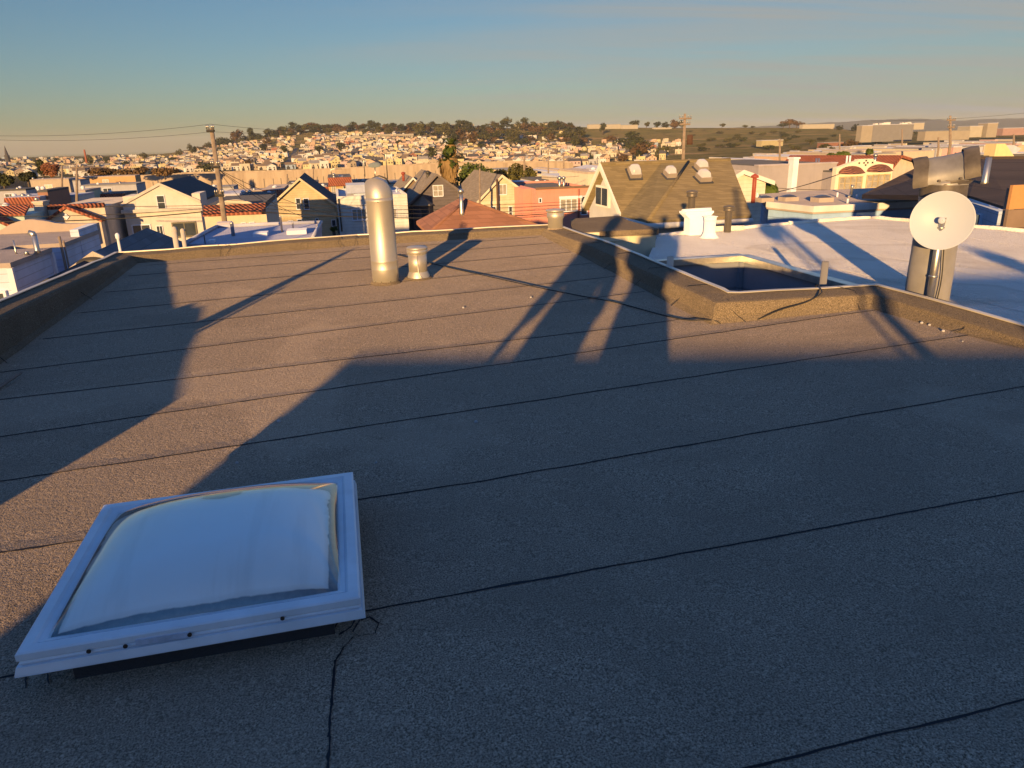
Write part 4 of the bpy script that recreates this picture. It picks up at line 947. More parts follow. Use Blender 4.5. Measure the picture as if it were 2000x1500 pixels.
# big white stucco house, left
f, r, g = gable_house('stucco_house', 'large white stucco house with dark roof and one small sash window high in its gable', 60, (311, 357), (236, 394), (392, 396), 470, mat('white_stucco', (.68, .58, .45), bump=.2, var=.08), S_DARK, mat('white_stucco_trim', (.62, .52, .4)), depth=13, over=.12)
a0, z0 = f.q(239, 384); a1, z1 = f.q(262, 384); mb = MB(); mb.box(a0, a1, -.02, 3, g['ze'] - .5, z0); wb(mb, 'parapet_step', mat('white_stucco', (.68, .58, .45)), r)
a0, z0 = f.q(374, 378); a1, z1 = f.q(390, 378); mb = MB(); mb.box(a0, a1, -.02, 3, g['ze'] - .5, z0); wb(mb, 'parapet_step', mat('white_stucco', (.68, .58, .45)), r)
band(f, r, 414, 238, 397, .28, mat('white_stucco_trim', (.62, .52, .4)), proud=.28, name='cornice')
window(f, r, 306, 383, 324, 408, 1, 2); window(f, r, 259, 441, 296, 462, 2, 1); window(f, r, 306, 442, 320, 462, 2, 1); window(f, r, 338, 437, 384, 459, 2, 1, M_DARKMET)
# stucco house with tile pent, behind the pole
def tile_house():
    f = F(400, 420, 47); root = f.thing('stucco_house', 'low cream stucco house with red tile pent and curved parapet behind the leaning pole', 'house')
    a, zt = f.q(398, 417); b_, _ = f.q(520, 417); zb = 0
    mb = MB(); mb.box(a, b_, 0, 10, zb, zt + .1); wb(mb, 'wall', mat('cream_stucco', (.66, .55, .38), bump=.2, var=.1), root)
    (c, zc), (d, _) = f.q(398, 402), f.q(519, 402); mb = MB(); mb.prism([(a, zt), (b_, zt), (b_ - .05, zc), (a + .05, zc)], -.02, -.01)
    mb = MB(); mb.add([(a, -.5, zt), (b_, -.5, zt), (b_, .35, zc), (a, .35, zc), (a, -.5, zt - .15), (b_, -.5, zt - .15), (b_, .35, zc - .2), (a, .35, zc - .2)], [(0, 1, 2, 3), (4, 7, 6, 5), (0, 4, 5, 1), (1, 5, 6, 2), (2, 6, 7, 3), (3, 7, 4, 0)]); wb(mb, 'tile_pent', M_TILE, root)
    pts = [(a, zt)] ; mb = MB(); n = 16
    (p0, zq), (p1, _) = f.q(420, 404), f.q(492, 404); zap = f.q(455, 391)[1]
    pol = [(p0, zc - .4)] + [(p0 + (p1 - p0) * i / n, zc + (zap - zc) * math.sin(math.pi * i / n) ** .7) for i in range(n + 1)] + [(p1, zc - .4)]
    mb.prism(pol, .4, .7); wb(mb, 'curved_parapet', mat('cream_stucco', (.66, .55, .38)), root)
    mb = MB(); mb.box(a + .1, b_ - .1, .8, 9.9, zt + .102, zc - .05); wb(mb, 'roof', M_TAR, root)
    window(f, root, 472, 436, 480, 445, 1, 1); window(f, root, 488, 435, 497, 444, 1, 1)
tile_house()
# tan gable
f, r, g = gable_house('clapboard_house', 'tan clapboard house with steep gable and paired white windows left of the silver flue', 68, (585, 347), (519, 409), (660, 402), 470, wsid('tan_clapboard', (.60, .46, .25)), S_DARK, mat('tan_trim', (.68, .54, .32)), depth=12)
window(f, r, 578, 388, 588, 408, 1, 2); window(f, r, 593, 388, 604, 408, 1, 2); band(f, r, 424, 523, 657, .25, mat('tan_trim', (.68, .54, .32)))
window(f, r, 563, 432, 573, 442, 1, 1); window(f, r, 581, 429, 590, 437, 1, 1); window(f, r, 617, 427, 622, 437, 1, 1); window(f, r, 648, 430, 656, 441, 1, 1)
def box_house(name, label, Y, x0, x1, ytop, wallm, depth=10, roofm=None, cop=None, cat='house', group=None, base=0, yR=None, capm=None):
    f = F(x0, ytop, Y); root = f.thing(name, label, cat, group); (a, zt), (b_, _) = f.q(x0, ytop), f.q(x1, yR or ytop)
    mb = MB(); mb.box(a, b_, 0, depth, base, zt - .25); wb(mb, 'wall', wallm, root)
    mb = MB(); t = .18
    mb.box(a, b_, -.03, t, zt - .25, zt); mb.box(a, b_, depth - t, depth, zt - .25, zt); mb.box(a, a + t, t, depth - t, zt - .25, zt); mb.box(b_ - t, b_, t, depth - t, zt - .25, zt); wb(mb, 'parapet', capm or wallm, root)
    mb = MB(); mb.box(a + t, b_ - t, t, depth - t, zt - .249, zt - .16); wb(mb, 'roof', roofm or M_TAR, root)
    return f, root, (a, b_, zt)
# white flat house behind the flue
f, r, g = box_house('flat_roofed_house', 'white flat-roofed house with wide window partly hidden by the silver flue', 62, 657, 795, 384, mat('white_boards', (.70, .64, .52), pat='siding', pitch=.25), 11, M_SILVERROOF)
window(f, r, 688, 410, 716, 428, 3, 1, gm=M_CURT); window(f, r, 768, 408, 775, 425, 1, 1, gm=M_CURT); vent_pipe(f, r, 775, 380, 371, 5, 3, M_WHITE); rooftop_box(f, r, 690, 365, 716, 384, 3, 3, mat('pale_blue_hut', (.5, .52, .55)))
mb = MB(); (a, z), (b_, z2) = f.q(661, 388, -.1), f.q(668, 452, -.1); mb.tube([(a, -.12, z), (b_, -.12, z2)], .06, 8); wb(mb, 'downpipe', M_DARKMET, r)
rooftop_box(f, r, 676, 362, 715, 367, 2.4, 4, mat('pale_blue_roof', (.45, .46, .48)), 'hut_roof')
# dark shingled gable
f, r, g = gable_house('shingled_house', 'dark plum shingle-clad house with steep gable and four-light white window', 70, (852, 339), (797, 393), (928, 398), 460, mat('plum_shingle', (.135, .11, .105), pat='shingle', pitch=.2), S_TAUPE, mat('dark_trim', (.19, .15, .12)), depth=12, over=.5)
window(f, r, 846, 363, 865, 382, 2, 2, gm=M_CURT)
def bay(f, r, x0, x1, apex, eave, base, m, rm):
    (a, ze), (b_, _) = f.q(x0, eave), f.q(x1, eave); za = f.q(*apex)[1]; zb = f.q(x0, base)[1]; c = (a + b_) / 2; d = 1.1
    mb = MB(); mb.flat([(a + .15, 0), (a + .6, -d), (b_ - .6, -d), (b_ - .15, 0)], zb, ze); bo = wb(mb, 'bay', m, r)
    mb = MB(); mb.add([(a, .05, ze), (a + .5, -d - .25, ze), (b_ - .5, -d - .25, ze), (b_, .05, ze), (c, .05, za)], [(0, 1, 4), (1, 2, 4), (2, 3, 4), (0, 4, 3), (0, 3, 2, 1)]); wb(mb, 'bay_roof', rm, bo)
    mb = MB(); z0, z1 = zb + (ze - zb) * .15, ze - .25
    mb.box(a + .75, b_ - .75, -d - .03, -d + .02, z0, z1); wb(mb, 'pane', M_GLASS, bo)
bay(f, r, 804, 848, (825, 381), 401, 430, mat('plum_shingle', (.135, .11, .105), pat='shingle', pitch=.2), S_TAUPE)
vent_pipe(f, r, 836, 345, 336, 3, 6, M_DARKMET)
# brown-grey roofs just behind it
f, r, g = gable_house('brown_gabled_house', 'small brown house whose front gable peeks out left of the dark shingled gable', 78, (806, 346), (783, 371), (832, 373), 420, mat('brown_render', (.24, .16, .10)), S_TAUPE, M_TRIM, depth=10); vent_pipe(f, r, 788, 348, 338, 2, 5, mat('red_painted_metal', (.32, .07, .04)))
# cream gable right
f, r, g = gable_house('clapboard_house', 'cream clapboard house with steep gable behind the terracotta hip roof', 62, (979, 341), (928, 391), (1046, 395), 460, wsid('cream_clapboard', (.64, .53, .34)), S_TAUPE, mat('cream_trim3', (.70, .60, .40)), depth=12)
window(f, r, 975, 361, 989, 379, 2, 1, gm=M_CURT); band(f, r, 397, 932, 1044, .22, mat('cream_trim3', (.70, .60, .40)))
window(f, r, 994, 404, 1000, 424, 1, 2); window(f, r, 1007, 404, 1023, 428, 1, 1, gm=M_CURT); window(f, r, 1029, 405, 1036, 424, 1, 2); window(f, r, 961, 404, 968, 420, 1, 1)
mb = MB(); (a, z), (b_, z2) = f.q(970, 350, -.3), f.q(974, 420, -.3); mb.tube([(a, -.45, z), (a, -.45, z2)], .09, 8); wb(mb, 'downpipe', mat('brown_pipe', (.10, .06, .04)), r)
# pink house
f, r, g = box_house('flat_roofed_house', 'salmon pink flat-roofed house with sliding white window', 58, 1047, 1158, 370, mat('salmon_stucco', (.66, .27, .18), bump=.15, var=.08), 11, M_TAR, yR=368, capm=mat('salmon_stucco', (.66, .27, .18)))
window(f, r, 1095, 390, 1126, 411, 3, 1, gm=M_CURT); band(f, r, 386, 1092, 1136, .18, M_WHITE, proud=.2, name='lintel'); window(f, r, 1135, 384, 1146, 418, 1, 1)
band(f, r, 368.5, 1046, 1157, .16, mat('brown_gutter', (.2, .12, .07)), proud=.15, name='gutter'); window(f, r, 1053, 388, 1057, 395, 1, 1, M_WHITE)
mb = MB(); (a, z) = f.q(1030, 371); (b_, z2) = f.q(1047, 371); mb.box(a, b_ - .01, 1.4, 10, 0, z); wb(mb, 'side_wing', mat('salmon_stucco', (.66, .27, .18)), r)
vent_pipe(f, r, 1093, 367, 347, 3, 6); vent_pipe(f, r, 1101, 367, 347, 3.2, 5)
mb = MB(); (a, z) = f.q(1130, 369, -.1); (b_, z2) = f.q(1130, 425, -.1); mb.tube([(a, -.14, z), (a, -.14, z2)], .07, 8); wb(mb, 'downpipe', mat('salmon_dark', (.4, .15, .1)), r)
# terracotta hip roof, close
def red_hip():
    Yn = 24.; p = PY(835, 456, Yn); ze = p[2]; f = F(835, 456, Yn); root = f.thing('hip_roofed_house', 'house with faded terracotta hip roof just beyond the far kerb', 'house')
    NL = f.loc(p); d = ray(1066, 452); NRx = f.q(1062, 452)[0]
    NL = (f.q(838, 456)[0], 0, ze); NR = (NRx, 0, ze)
    # far left eave corner on the v axis through NL's left
    fl = f.loc(CAMP + ray(769, 437) * ((ze - CAMZ) / ray(769, 437)[2])); FL = (NL[0], max(4., fl[1]), ze)
    w = NR[0] - NL[0]; 
    best = None
    for v in np.linspace(1, 9, 81):
        u, z = f.q(910, 391, v); s = (z - ze) / v
        if best is None or abs(s - .62) < best[0]: best = (abs(s - .62), v, u, z)
    _, v, u, za = best; depth = max(FL[1], v * 2 + 1.2)
    NL = (NL[0], 0, ze); A1 = (u, v, za); A2 = (u, depth - v, za)
    FL = (NL[0], depth, ze); FR = (NR[0], depth, ze)
    for pts in ((NL, NR, A1), (NL, A1, A2, FL), (NR, FR, A2, A1), (FL, A2, FR)):
        mb = MB(); mb.slab(list(pts), .12); wb(mb, 'roof_slope', S_RED, root)
    mb = MB(); mb.tube([A1, NL], .05, 6); mb.tube([A1, A2], .06, 6); mb.tube([A1, NR], .05, 6); wb(mb, 'hip_cap', S_RED, root)
    mb = MB(); mb.box(NL[0] + .4, NR[0] - .4, .4, depth - .4, 0, ze - .05); wb(mb, 'wall', mat('cream_stucco', (.66, .55, .38)), root)
    # flue on the front slope
    n = np.cross(np.array(NR) - NL, np.array(A1) - NL); P = PP(902, 417, f.w(*NL), f.w(*n) - f.o); k = camdepth(P) / FOC
    mb = MB(); r_ = 4.3 * k; h = 47 * k; mb.lathe([(r_ * 1.5, -.1), (r_ * 1.1, .05), (r_, .1), (r_, h * .4), (r_ * .8, h * .45), (r_ * .8, h * .85)], P, 16); mb.lathe([(r_ * 1.4, h * .84), (r_ * 1.3, h * .95), (r_ * .3, h)], P, 16); mb.build('flue', M_GALV, root)
    P = PP(784, 440, f.w(*NL), f.w(*n) - f.o)
red_hip()

# ---- far left group
f, r, g = gable_house('tile_gabled_house', 'cream stucco house with bright red tile coping on its low gable and diamond ornament', 55, (127, 402), (84, 429), (200, 433), 470, mat('blotchy_stucco', (.64, .52, .37), var=.25, scale=1), M_TILE, M_TILE, depth=1.2, over=.12)
a, zt = f.q(84, 409); b_, z2 = f.q(196, 401); mb = MB(); mb.box(a, b_, .9, 12, 0, zt); wb(mb, 'wall', mat('blotchy_stucco', (.64, .52, .37), var=.25, scale=1), r)
mb = MB(); mb.tube([(a, 1.0, zt + .05), (b_, 1.0, zt + .05)], .2, 8); wb(mb, 'tile_coping', M_TILE, r)
a, zt = f.q(64, 397, .5); b_, _ = f.q(83, 397, .5); mb = MB(); mb.box(a, b_, .5, 1.8, 0, zt); mb.box(a - .06, b_ + .06, .44, 1.86, zt, zt + .12); ch = wb(mb, 'chimney', mat('blotchy_stucco', (.64, .52, .37)), r); vent_pipe(f, r, 73, 396, 388, 1.1, 6)
a, z = f.q(130, 423); mb = MB(); mb.prism([(a - .22, z), (a, z + .22), (a + .22, z), (a, z - .22)], -.1, .02); wb(mb, 'diamond_ornament', M_WHITE, r); window(f, r, 136, 438, 160, 446, 2, 1, v=-.0)
f, r, g = gable_house('tile_gabled_house', 'mint green house with bright red barrel-tile roof at the left edge', 50, (-22, 420), (-80, 452), (37, 446), 480, mat('mint_stucco', (.52, .60, .46), var=.08), M_TILE, M_TILE, depth=1.2, over=.15)
a, z = f.q(-60, 424); b_, z2 = f.q(34, 420); zr = f.q(0, 407)[1]; mb = MB(); mb.add([(a, 1.2, z), (b_, 1.2, z), (b_, 2.4, zr), (a, 2.4, zr), (a, 1.2, z - .15), (b_, 1.2, z - .15), (b_, 2.4, zr - .15), (a, 2.4, zr - .15)], [(0, 1, 2, 3), (4, 7, 6, 5), (0, 4, 5, 1), (1, 5, 6, 2), (2, 6, 7, 3), (3, 7, 4, 0)]); wb(mb, 'tile_roof', M_TILE, r)
mb = MB(); mb.box(a, b_ - .1, 1.3, 9, 0, z - .16); wb(mb, 'wall', mat('mint_stucco', (.52, .60, .46)), r); vent_pipe(f, r, 13, 408, 400, 3, 8, M_WHITE)

# beige curved-parapet building with white side boards, left
def curved_building():
    Bq = -6.6; zr = None
    n = UB
    o = UB * Bq
    p = PP(16, 513, o, n); q = PP(189, 440, o, n)
    zr = p[2]; Ap, Aq = float(np.dot(p, UA)), float(np.dot(q, UA))
    root = thing('boarded_building', 'long white-boarded building with beige flat roof and curved front parapet at the left', 'building', tuple(UB * Bq + UA * Ap), PHI)
    L = lambda P: (float(np.dot(P, UB)) - Bq, float(np.dot(P, UA)) - Ap, float(P[2]))
    D = Aq - Ap; wm = mat('white_lap_boards', (.66, .66, .66), pat='siding', pitch=.17, dirt=.1); rm = M_BEIGEROOF
    # alcove between 96 and 122
    a1 = L(PP(97, 488, o, n))[1]; a2 = L(PP(121, 481, o, n))[1]
    mb = MB(); mb.flat([(0, 0), (0, a1), (-1.1, a1 + .1), (-1.1, a2 - .1), (0, a2), (0, D), (-8.5, D), (-8.5, 0)], 0, zr - .1); wb(mb, 'wall', wm, root)
    mb = MB(); mb.flat([(.05, -.05), (.05, a1), (-1.05, a1 + .05), (-1.05, a2 - .05), (.05, a2), (.05, D), (-8.5, D), (-8.5, -.05)], zr - .098, zr); wb(mb, 'roof', rm, root)
    for yy in (0, a1, a2):
        mb = MB(); mb.box(-.04, .06, yy - .05, yy + .06, 0, zr - .11); wb(mb, 'corner_board', M_WHITE, root)
    # curved parapet across the far end
    pts = []; o2 = UB * Bq + UA * Aq
    for px, py in ((-40, 462), (0, 450), (8, 446), (20, 438), (34, 433), (46, 430), (56, 429), (66, 429), (75, 430), (85, 431), (95, 432.5), (108, 435.5), (122, 437), (150, 437.5), (182, 436.5), (189, 436)):
        P = PP(px, py, o2, UA); l = L(P); pts.append((l[0], l[2]))
    pol = pts + [(pts[-1][0], zr - .4), (pts[0][0], zr - .4)]
    mb = MB(); mb.prism(pol, D - .02, D + .22); wb(mb, 'curved_parapet', mat('beige_parapet', (.50, .38, .28), var=.1), root)
    mb = MB(); mb.prism([pts[-1], (pts[-1][0] + .02, zr - 3), (pts[-1][0] - .2, zr - 3), (pts[-1][0] - .2, pts[-1][1])], D - 1.6, D - .03); wb(mb, 'parapet_return', wm, root)
    def pipe(px, pb, pt, wpx, bend=False, nm='vent_pipe'):
        P = PZ(px, pb, zr); k = camdepth(P) / FOC; h = (pb - pt) * k * 1.02; rr = wpx / 2 * k
        mb = MB(); mb.lathe([(rr * 1.4, 0), (rr, .06), (rr, h)], P, 14)
        if bend: mb.tube([P + UZ * h * .93, P + UZ * h, P + UZ * (h + rr * .6) - UB * rr * 1.6], rr * 1.05, 12)
        mb.build(nm, M_GALV, root)
    pipe(74, 494, 458, 10, True); pipe(32, 496, 470, 3); pipe(53, 498, 491, 7)
    P = UB * (Bq + .12) + UA * (Ap + (a1 + a2) / 2); mb = MB(); mb.tube([P + UZ * (zr - 3), P + UZ * (zr + .2)], .03, 6); mb.tube([P + UB * .07 + UZ * (zr - 3), P + UB * .07 + UZ * (zr + .1)], .02, 6); mb.build('service_mast', M_WOOD, root)
    f2 = F(16, 514, p[1])
    window(f2, root, -10, 573, 12, 588, 1, 1)
curved_building()
# small gabled house against our left kerb, with grey shingle roof
def small_gable():
    Bc = -4.15; o = UB * Bc; p = PP(192, 488, o, UB); q = PP(289, 455, o, UB); z = p[2]
    f = F(192, 488, p[1]); root = f.thing('shingled_cottage', 'small house with grey shingle roof and brown shingled gable against our left kerb', 'house')
    D = float(np.dot(q - p, UA))
    # slopes
    uL, zL = f.q(146, 526); uR, zR = f.q(240, 512); ze = z - .62; s = .62 / 1.05
    L_ = 1.15; R_ = 1.15
    zeL = z - L_ * .62; zeR = z - R_ * .62
    h = 3.0
    mb = MB(); mb.slab([(0, -.25, z), (0, D, z), (R_ + 1.2, D + 1.4, z - (R_ + 1.2) * .62), (R_ + 1.2, -.25, z - (R_ + 1.2) * .62)], .1); wb(mb, 'roof_slope', S_GREY, root)
    mb = MB(); mb.slab([(0, -.25, z), (-L_ * 1.4, -.25, z - L_ * 1.4 * .62), (-L_ * 1.4, D + 1, z - L_ * 1.4 * .62), (0, D, z)], .1); wb(mb, 'roof_slope', S_GREY, root)
    mb = MB(); mb.slab([(0, D, z), (-L_ * 1.4, D + 1.2, z - L_ * 1.4 * .62), (R_ + 1.2, D + 1.4, z - (R_ + 1.2) * .62)], .1); wb(mb, 'roof_slope', S_GREY, root)
    mb = MB(); mb.prism([(0, z - .12), (-1.4, z - .12 - 1.4 * .62), (-1.4, 0), (2.1, 0), (2.1, z - .12 - 2.1 * .62)], 0, D); wb(mb, 'wall', mat('brown_shingle_wall', (.22, .12, .06), pat='shingle', pitch=.14), root)
    mb = MB(); y0, y1 = -.32, -.253
    mb.prism([(0, z + .02), (-1.65, z - 1.65 * .62 + .02), (-1.65, z - 1.65 * .62 - .12), (0, z - .12)], y0, y1); mb.prism([(.002, z + .02), (.002, z - .12), (2.4, z - 2.4 * .62 - .12), (2.4, z - 2.4 * .62 + .02)], y0, y1); wb(mb, 'barge_board', mat('pale_barge', (.55, .45, .33)), root)
    c, zc = f.q(192, 511); mb = MB(); mb.lathe([(.01, 0), (.13, .008), (.26, .04), (.26, .06), (.13, .03)], (c, -.36, zc), 24, M=np.array([[1, 0, 0], [0, 0, 1], [0, .5, 0]], float), caps=False); wb(mb, 'oval_plaque', M_DARKMET, root)
    P = PP(240, 515, f.w(0, 0, z), f.w(.62, 0, 1.0) - f.o)
    k = camdepth(P) / FOC; mb = MB(); mb.lathe([(5.5 * k, -.05), (3 * k, .05), (2.6 * k, 48 * k), (4 * k, 49 * k), (4.2 * k, 56 * k), (2 * k, 59 * k)], P, 14); mb.build('vent_pipe', M_WHITE, root)
small_gable()
def lean_to():
    Bc = -4.3; o = UB * Bc; p = PP(97, 541, o, UB); f = F(97, 541, p[1]); root = f.thing('lean_to_shed', 'low black-roofed shed with plain beige gable below our left kerb', 'shed'); z = p[2]
    mb = MB(); mb.slab([(0, -.1, z), (0, 2.2, z), (1.6, 2.2, z - .8), (1.6, -.1, z - .8)], .06); wb(mb, 'roof_slope', S_DARK, root)
    mb = MB(); mb.slab([(0, -.1, z), (-1.2, -.1, z - .6), (-1.2, 2.2, z - .6), (0, 2.2, z)], .06); wb(mb, 'roof_slope', S_DARK, root)
    mb = MB(); mb.prism([(0, z - .07), (-1.1, z - .62), (-1.1, 0), (1.5, 0), (1.5, z - .82)], 0, 2.1); wb(mb, 'wall', mat('beige_parapet', (.50, .38, .28)), root)
lean_to()
# two pale flues at the far kerb and the pale flat roof beyond
def pale_roof():
    z = 7.75; P = lambda px, py: PZ(px, py, z)
    pts = [P(366, 476), P(424, 445), P(628, 436), P(611, 467), P(600, 480)]
    o = pts[1]; root = thing('flat_roofed_house', 'low house with pale lavender flat roof and small hatches beyond the far kerb', 'house', (o[0], o[1], 0), PHI)
    mb = MB(); mb.flat([p[:2] for p in pts], z - .2, z); mb.build('roof', mat('lavender_coating', (.46, .43, .46), var=.12, bump=.4, bscale=25), root)
    mb = MB(); c = sum(pts) / 5; mb.flat([(c + (p - c) * .985)[:2] for p in pts], 0, z - .2); mb.build('wall', mat('pale_pink_wall', (.55, .48, .46)), root)
    for i, j in ((0, 1), (1, 2), (2, 3)):
        mb = MB(); mb.tube([pts[i] + UZ * .04, (pts[i] + pts[j]) / 2 + UZ * .05, pts[j] + UZ * .04], .05, 6); mb.build('rim', M_SILVERROOF, root)
    def bx(x0, x1, yb, yt, d, nm, m=M_WHITE):
        a, b_ = P(x0, yb), P(x1, yb); k = camdepth(a) / FOC; w = np.linalg.norm(b_ - a); h = (yb - yt) * k * .85
        mb = MB(); q = [a, a + UB * w, a + UB * w + UA * d, a + UA * d]; mb.flat([p[:2] for p in q], z - .02, z + h); mb.build(nm, m, root)
    bx(494, 519, 463, 455, .5, 'roof_hatch'); bx(560, 595, 459, 450, .6, 'roof_hatch'); bx(406, 417, 475, 469, .3, 'roof_hatch'); bx(424, 447, 444, 434, .4, 'chimney', mat('pale_pink_wall', (.55, .48, .46)))
    for (px, pb, pt, w) in ((456, 461, 437, 7), (551, 453, 424, 4), (573, 448, 436, 3), (401, 476, 458, 3), (620, 448, 440, 3)):
        Q = P(px, pb); k = camdepth(Q) / FOC; mb = MB(); r_ = w / 2 * k; h = (pb - pt) * k; mb.lathe([(r_, 0), (r_, h), (r_ * 1.2, h + .01), (r_ * .5, h + r_)], Q, 12); mb.build('vent_pipe', M_GALV, root)
pale_roof()
for (px, pt, w, lb) in ((345, 446, 10, 'taller of two pale bent-top pipes at the left end of the far kerb'), (361, 449, 8, 'shorter of two pale bent-top pipes at the left end of the far kerb')):
    Pq, h = upright(px + 1, 486, pt, 10.4); k = camdepth(Pq) / FOC; root = thing('vent_pipe', lb, 'pipe', tuple(Pq - UZ * .6)); r_ = w / 2 * k; mb = MB(); mb.lathe([(r_, -.6), (r_, h - r_)], Pq, 14); mb.build('pipe', mat('pale_pvc', (.55, .47, .36), var=.1), root)
    mb = MB(); mb.tube([Pq + UZ * (h - r_ * 1.4), Pq + UZ * (h - r_ * .3) + UA * r_ * .4, Pq + UZ * (h - r_ * .5) + UA * r_ * 1.7], r_ * 1.08, 12); mb.build('elbow', mat('pale_pvc', (.55, .47, .36)), root)

# ---- right-hand group
def mauve_house():
    f = F(1482, 326, 50); root = f.thing('flat_roofed_house', 'long mauve-walled flat-roofed house with white flue chase', 'house')
    mv = mat('mauve_stucco', (.35, .30, .275), var=.08, bump=.15)
    (a, zt), (b_, _) = f.q(1482, 325), f.q(1541, 327); c = f.q(1558, 327)[0]; d = f.q(1634, 327)[0]
    mb = MB(); mb.box(a, b_, 0, 11, 0, zt); mb.box(b_, c, .9, 11, 0, zt); mb.box(c, d, 0, 11, 0, zt); wb(mb, 'wall', mv, root)
    mb = MB(); mb.box(a - .05, b_ + .03, -.05, .5, zt + .003, zt + .1); mb.box(c - .03, d + .05, -.05, .5, zt + .003, zt + .1); wb(mb, 'coping', mat('mauve_coping', (.40, .34, .32)), root)
    mb = MB(); mb.box(a + .2, d - .2, .6, 10.8, zt + .003, zt + .06); wb(mb, 'roof', M_TAR, root)
    mb = MB(); mb.box(b_ + .003, c - .003, .80, .898, 0, zt - .05); wb(mb, 'recess_panel', mat('cream_stucco', (.66, .55, .38)), root); window(f, root, 1543, 338, 1547.5, 356, 1, 2, v=.8)
    (e, z1), (g, _) = f.q(1549, 311, -.4), f.q(1559, 311, -.4); mb = MB(); mb.box(e, g, -.5, .1, 0, z1); mb.box(e - .06, g + .06, -.56, .16, z1 + .002, z1 + .12); wb(mb, 'flue_chase', M_WHITE, root)
    for x in (1593, 1598, 1653, 1659): vent_pipe(f, root, x, 327 if x < 1600 else 320, 309 if x < 1600 else 304, 5, 3.5, M_WHITE if x > 1600 else M_GALV, False)
mauve_house()
def spanish_house():
    f = F(1634, 330, 49.6); root = f.thing('mission_house', 'cream mission-style house with two red tile fan canopies over its windows', 'house')
    m = mat('mission_cream', (.72, .62, .44), var=.06)
    pol = [f.q(*p) for p in ((1634, 328), (1647, 324), (1660, 319), (1676, 314), (1677, 311), (1706, 310), (1707, 314), (1722, 317), (1745, 321))]
    mb = MB(); mb.prism([(pol[0][0], 0)] + pol + [(pol[-1][0], 0)], 0, .4); wb(mb, 'front_wall', m, root)
    mb = MB(); mb.box(pol[0][0] + .02, pol[-1][0] - .02, .401, 12, 0, pol[0][1] - .3); wb(mb, 'wall', mv2, root)
    mb = MB(); mb.box(pol[0][0] + .05, pol[-1][0] - .05, .41, 11.9, pol[0][1] - .297, pol[0][1] - .2); wb(mb, 'roof', M_TAR, root)
    for x0, x1, yb, yt in ((1637, 1686, 339, 325), (1692, 1740, 335, 321.5)):
        (a, z0), (b_, _) = f.q(x0, yb), f.q(x1, yb); zt = f.q(x0, yt)[1]; c = (a + b_) / 2; R_ = (b_ - a) / 2; n = 14
        vs = [(c, .02, zt + .02)]; 
        arc = [(c + R_ * math.cos(math.pi * i / n), -.02, z0 + (zt - z0) * math.sin(math.pi * i / n)) for i in range(n + 1)]; low = [(c + R_ * 1.0 * math.cos(math.pi * i / n), -.75 * math.sin(math.pi * i / n) - .02, z0) for i in range(n + 1)]
        mb = MB(); mb.add(arc + low, [(i, i + 1, n + 2 + i, n + 1 + i) for i in range(n)] + [tuple(range(2 * n + 1, n, -1))]); wb(mb, 'tile_canopy', mat('mottled_tile', (.38, .15, .09), var=.5, scale=4, pat='tile', pitch=.22), root)
    for x0, y0 in ((1640, 347), (1694, 343)):
        for k in range(4):
            x = x0 + k * 11.2; window(f, root, x, y0 - k * .6, x + 7, y0 + 23 - k * .6, 1, 2, mat('tan_frame', (.55, .42, .22)), gm=M_CURT)
    a, z = f.q(1691, 318); mb = MB()
    for dx, dz in ((0, .14), (.14, 0), (-.14, 0), (0, -.14), (.5, 0), (-.5, 0)): mb.box(a + dx - .05, a + dx + .05, -.03, .02, z + dz - .05, z + dz + .05)
    wb(mb, 'vent_holes', M_BLACK, root); vent_pipe(f, root, 1708, 320, 303, 5, 5)
mv2 = mat('mauve_stucco', (.35, .30, .275))
spanish_house()
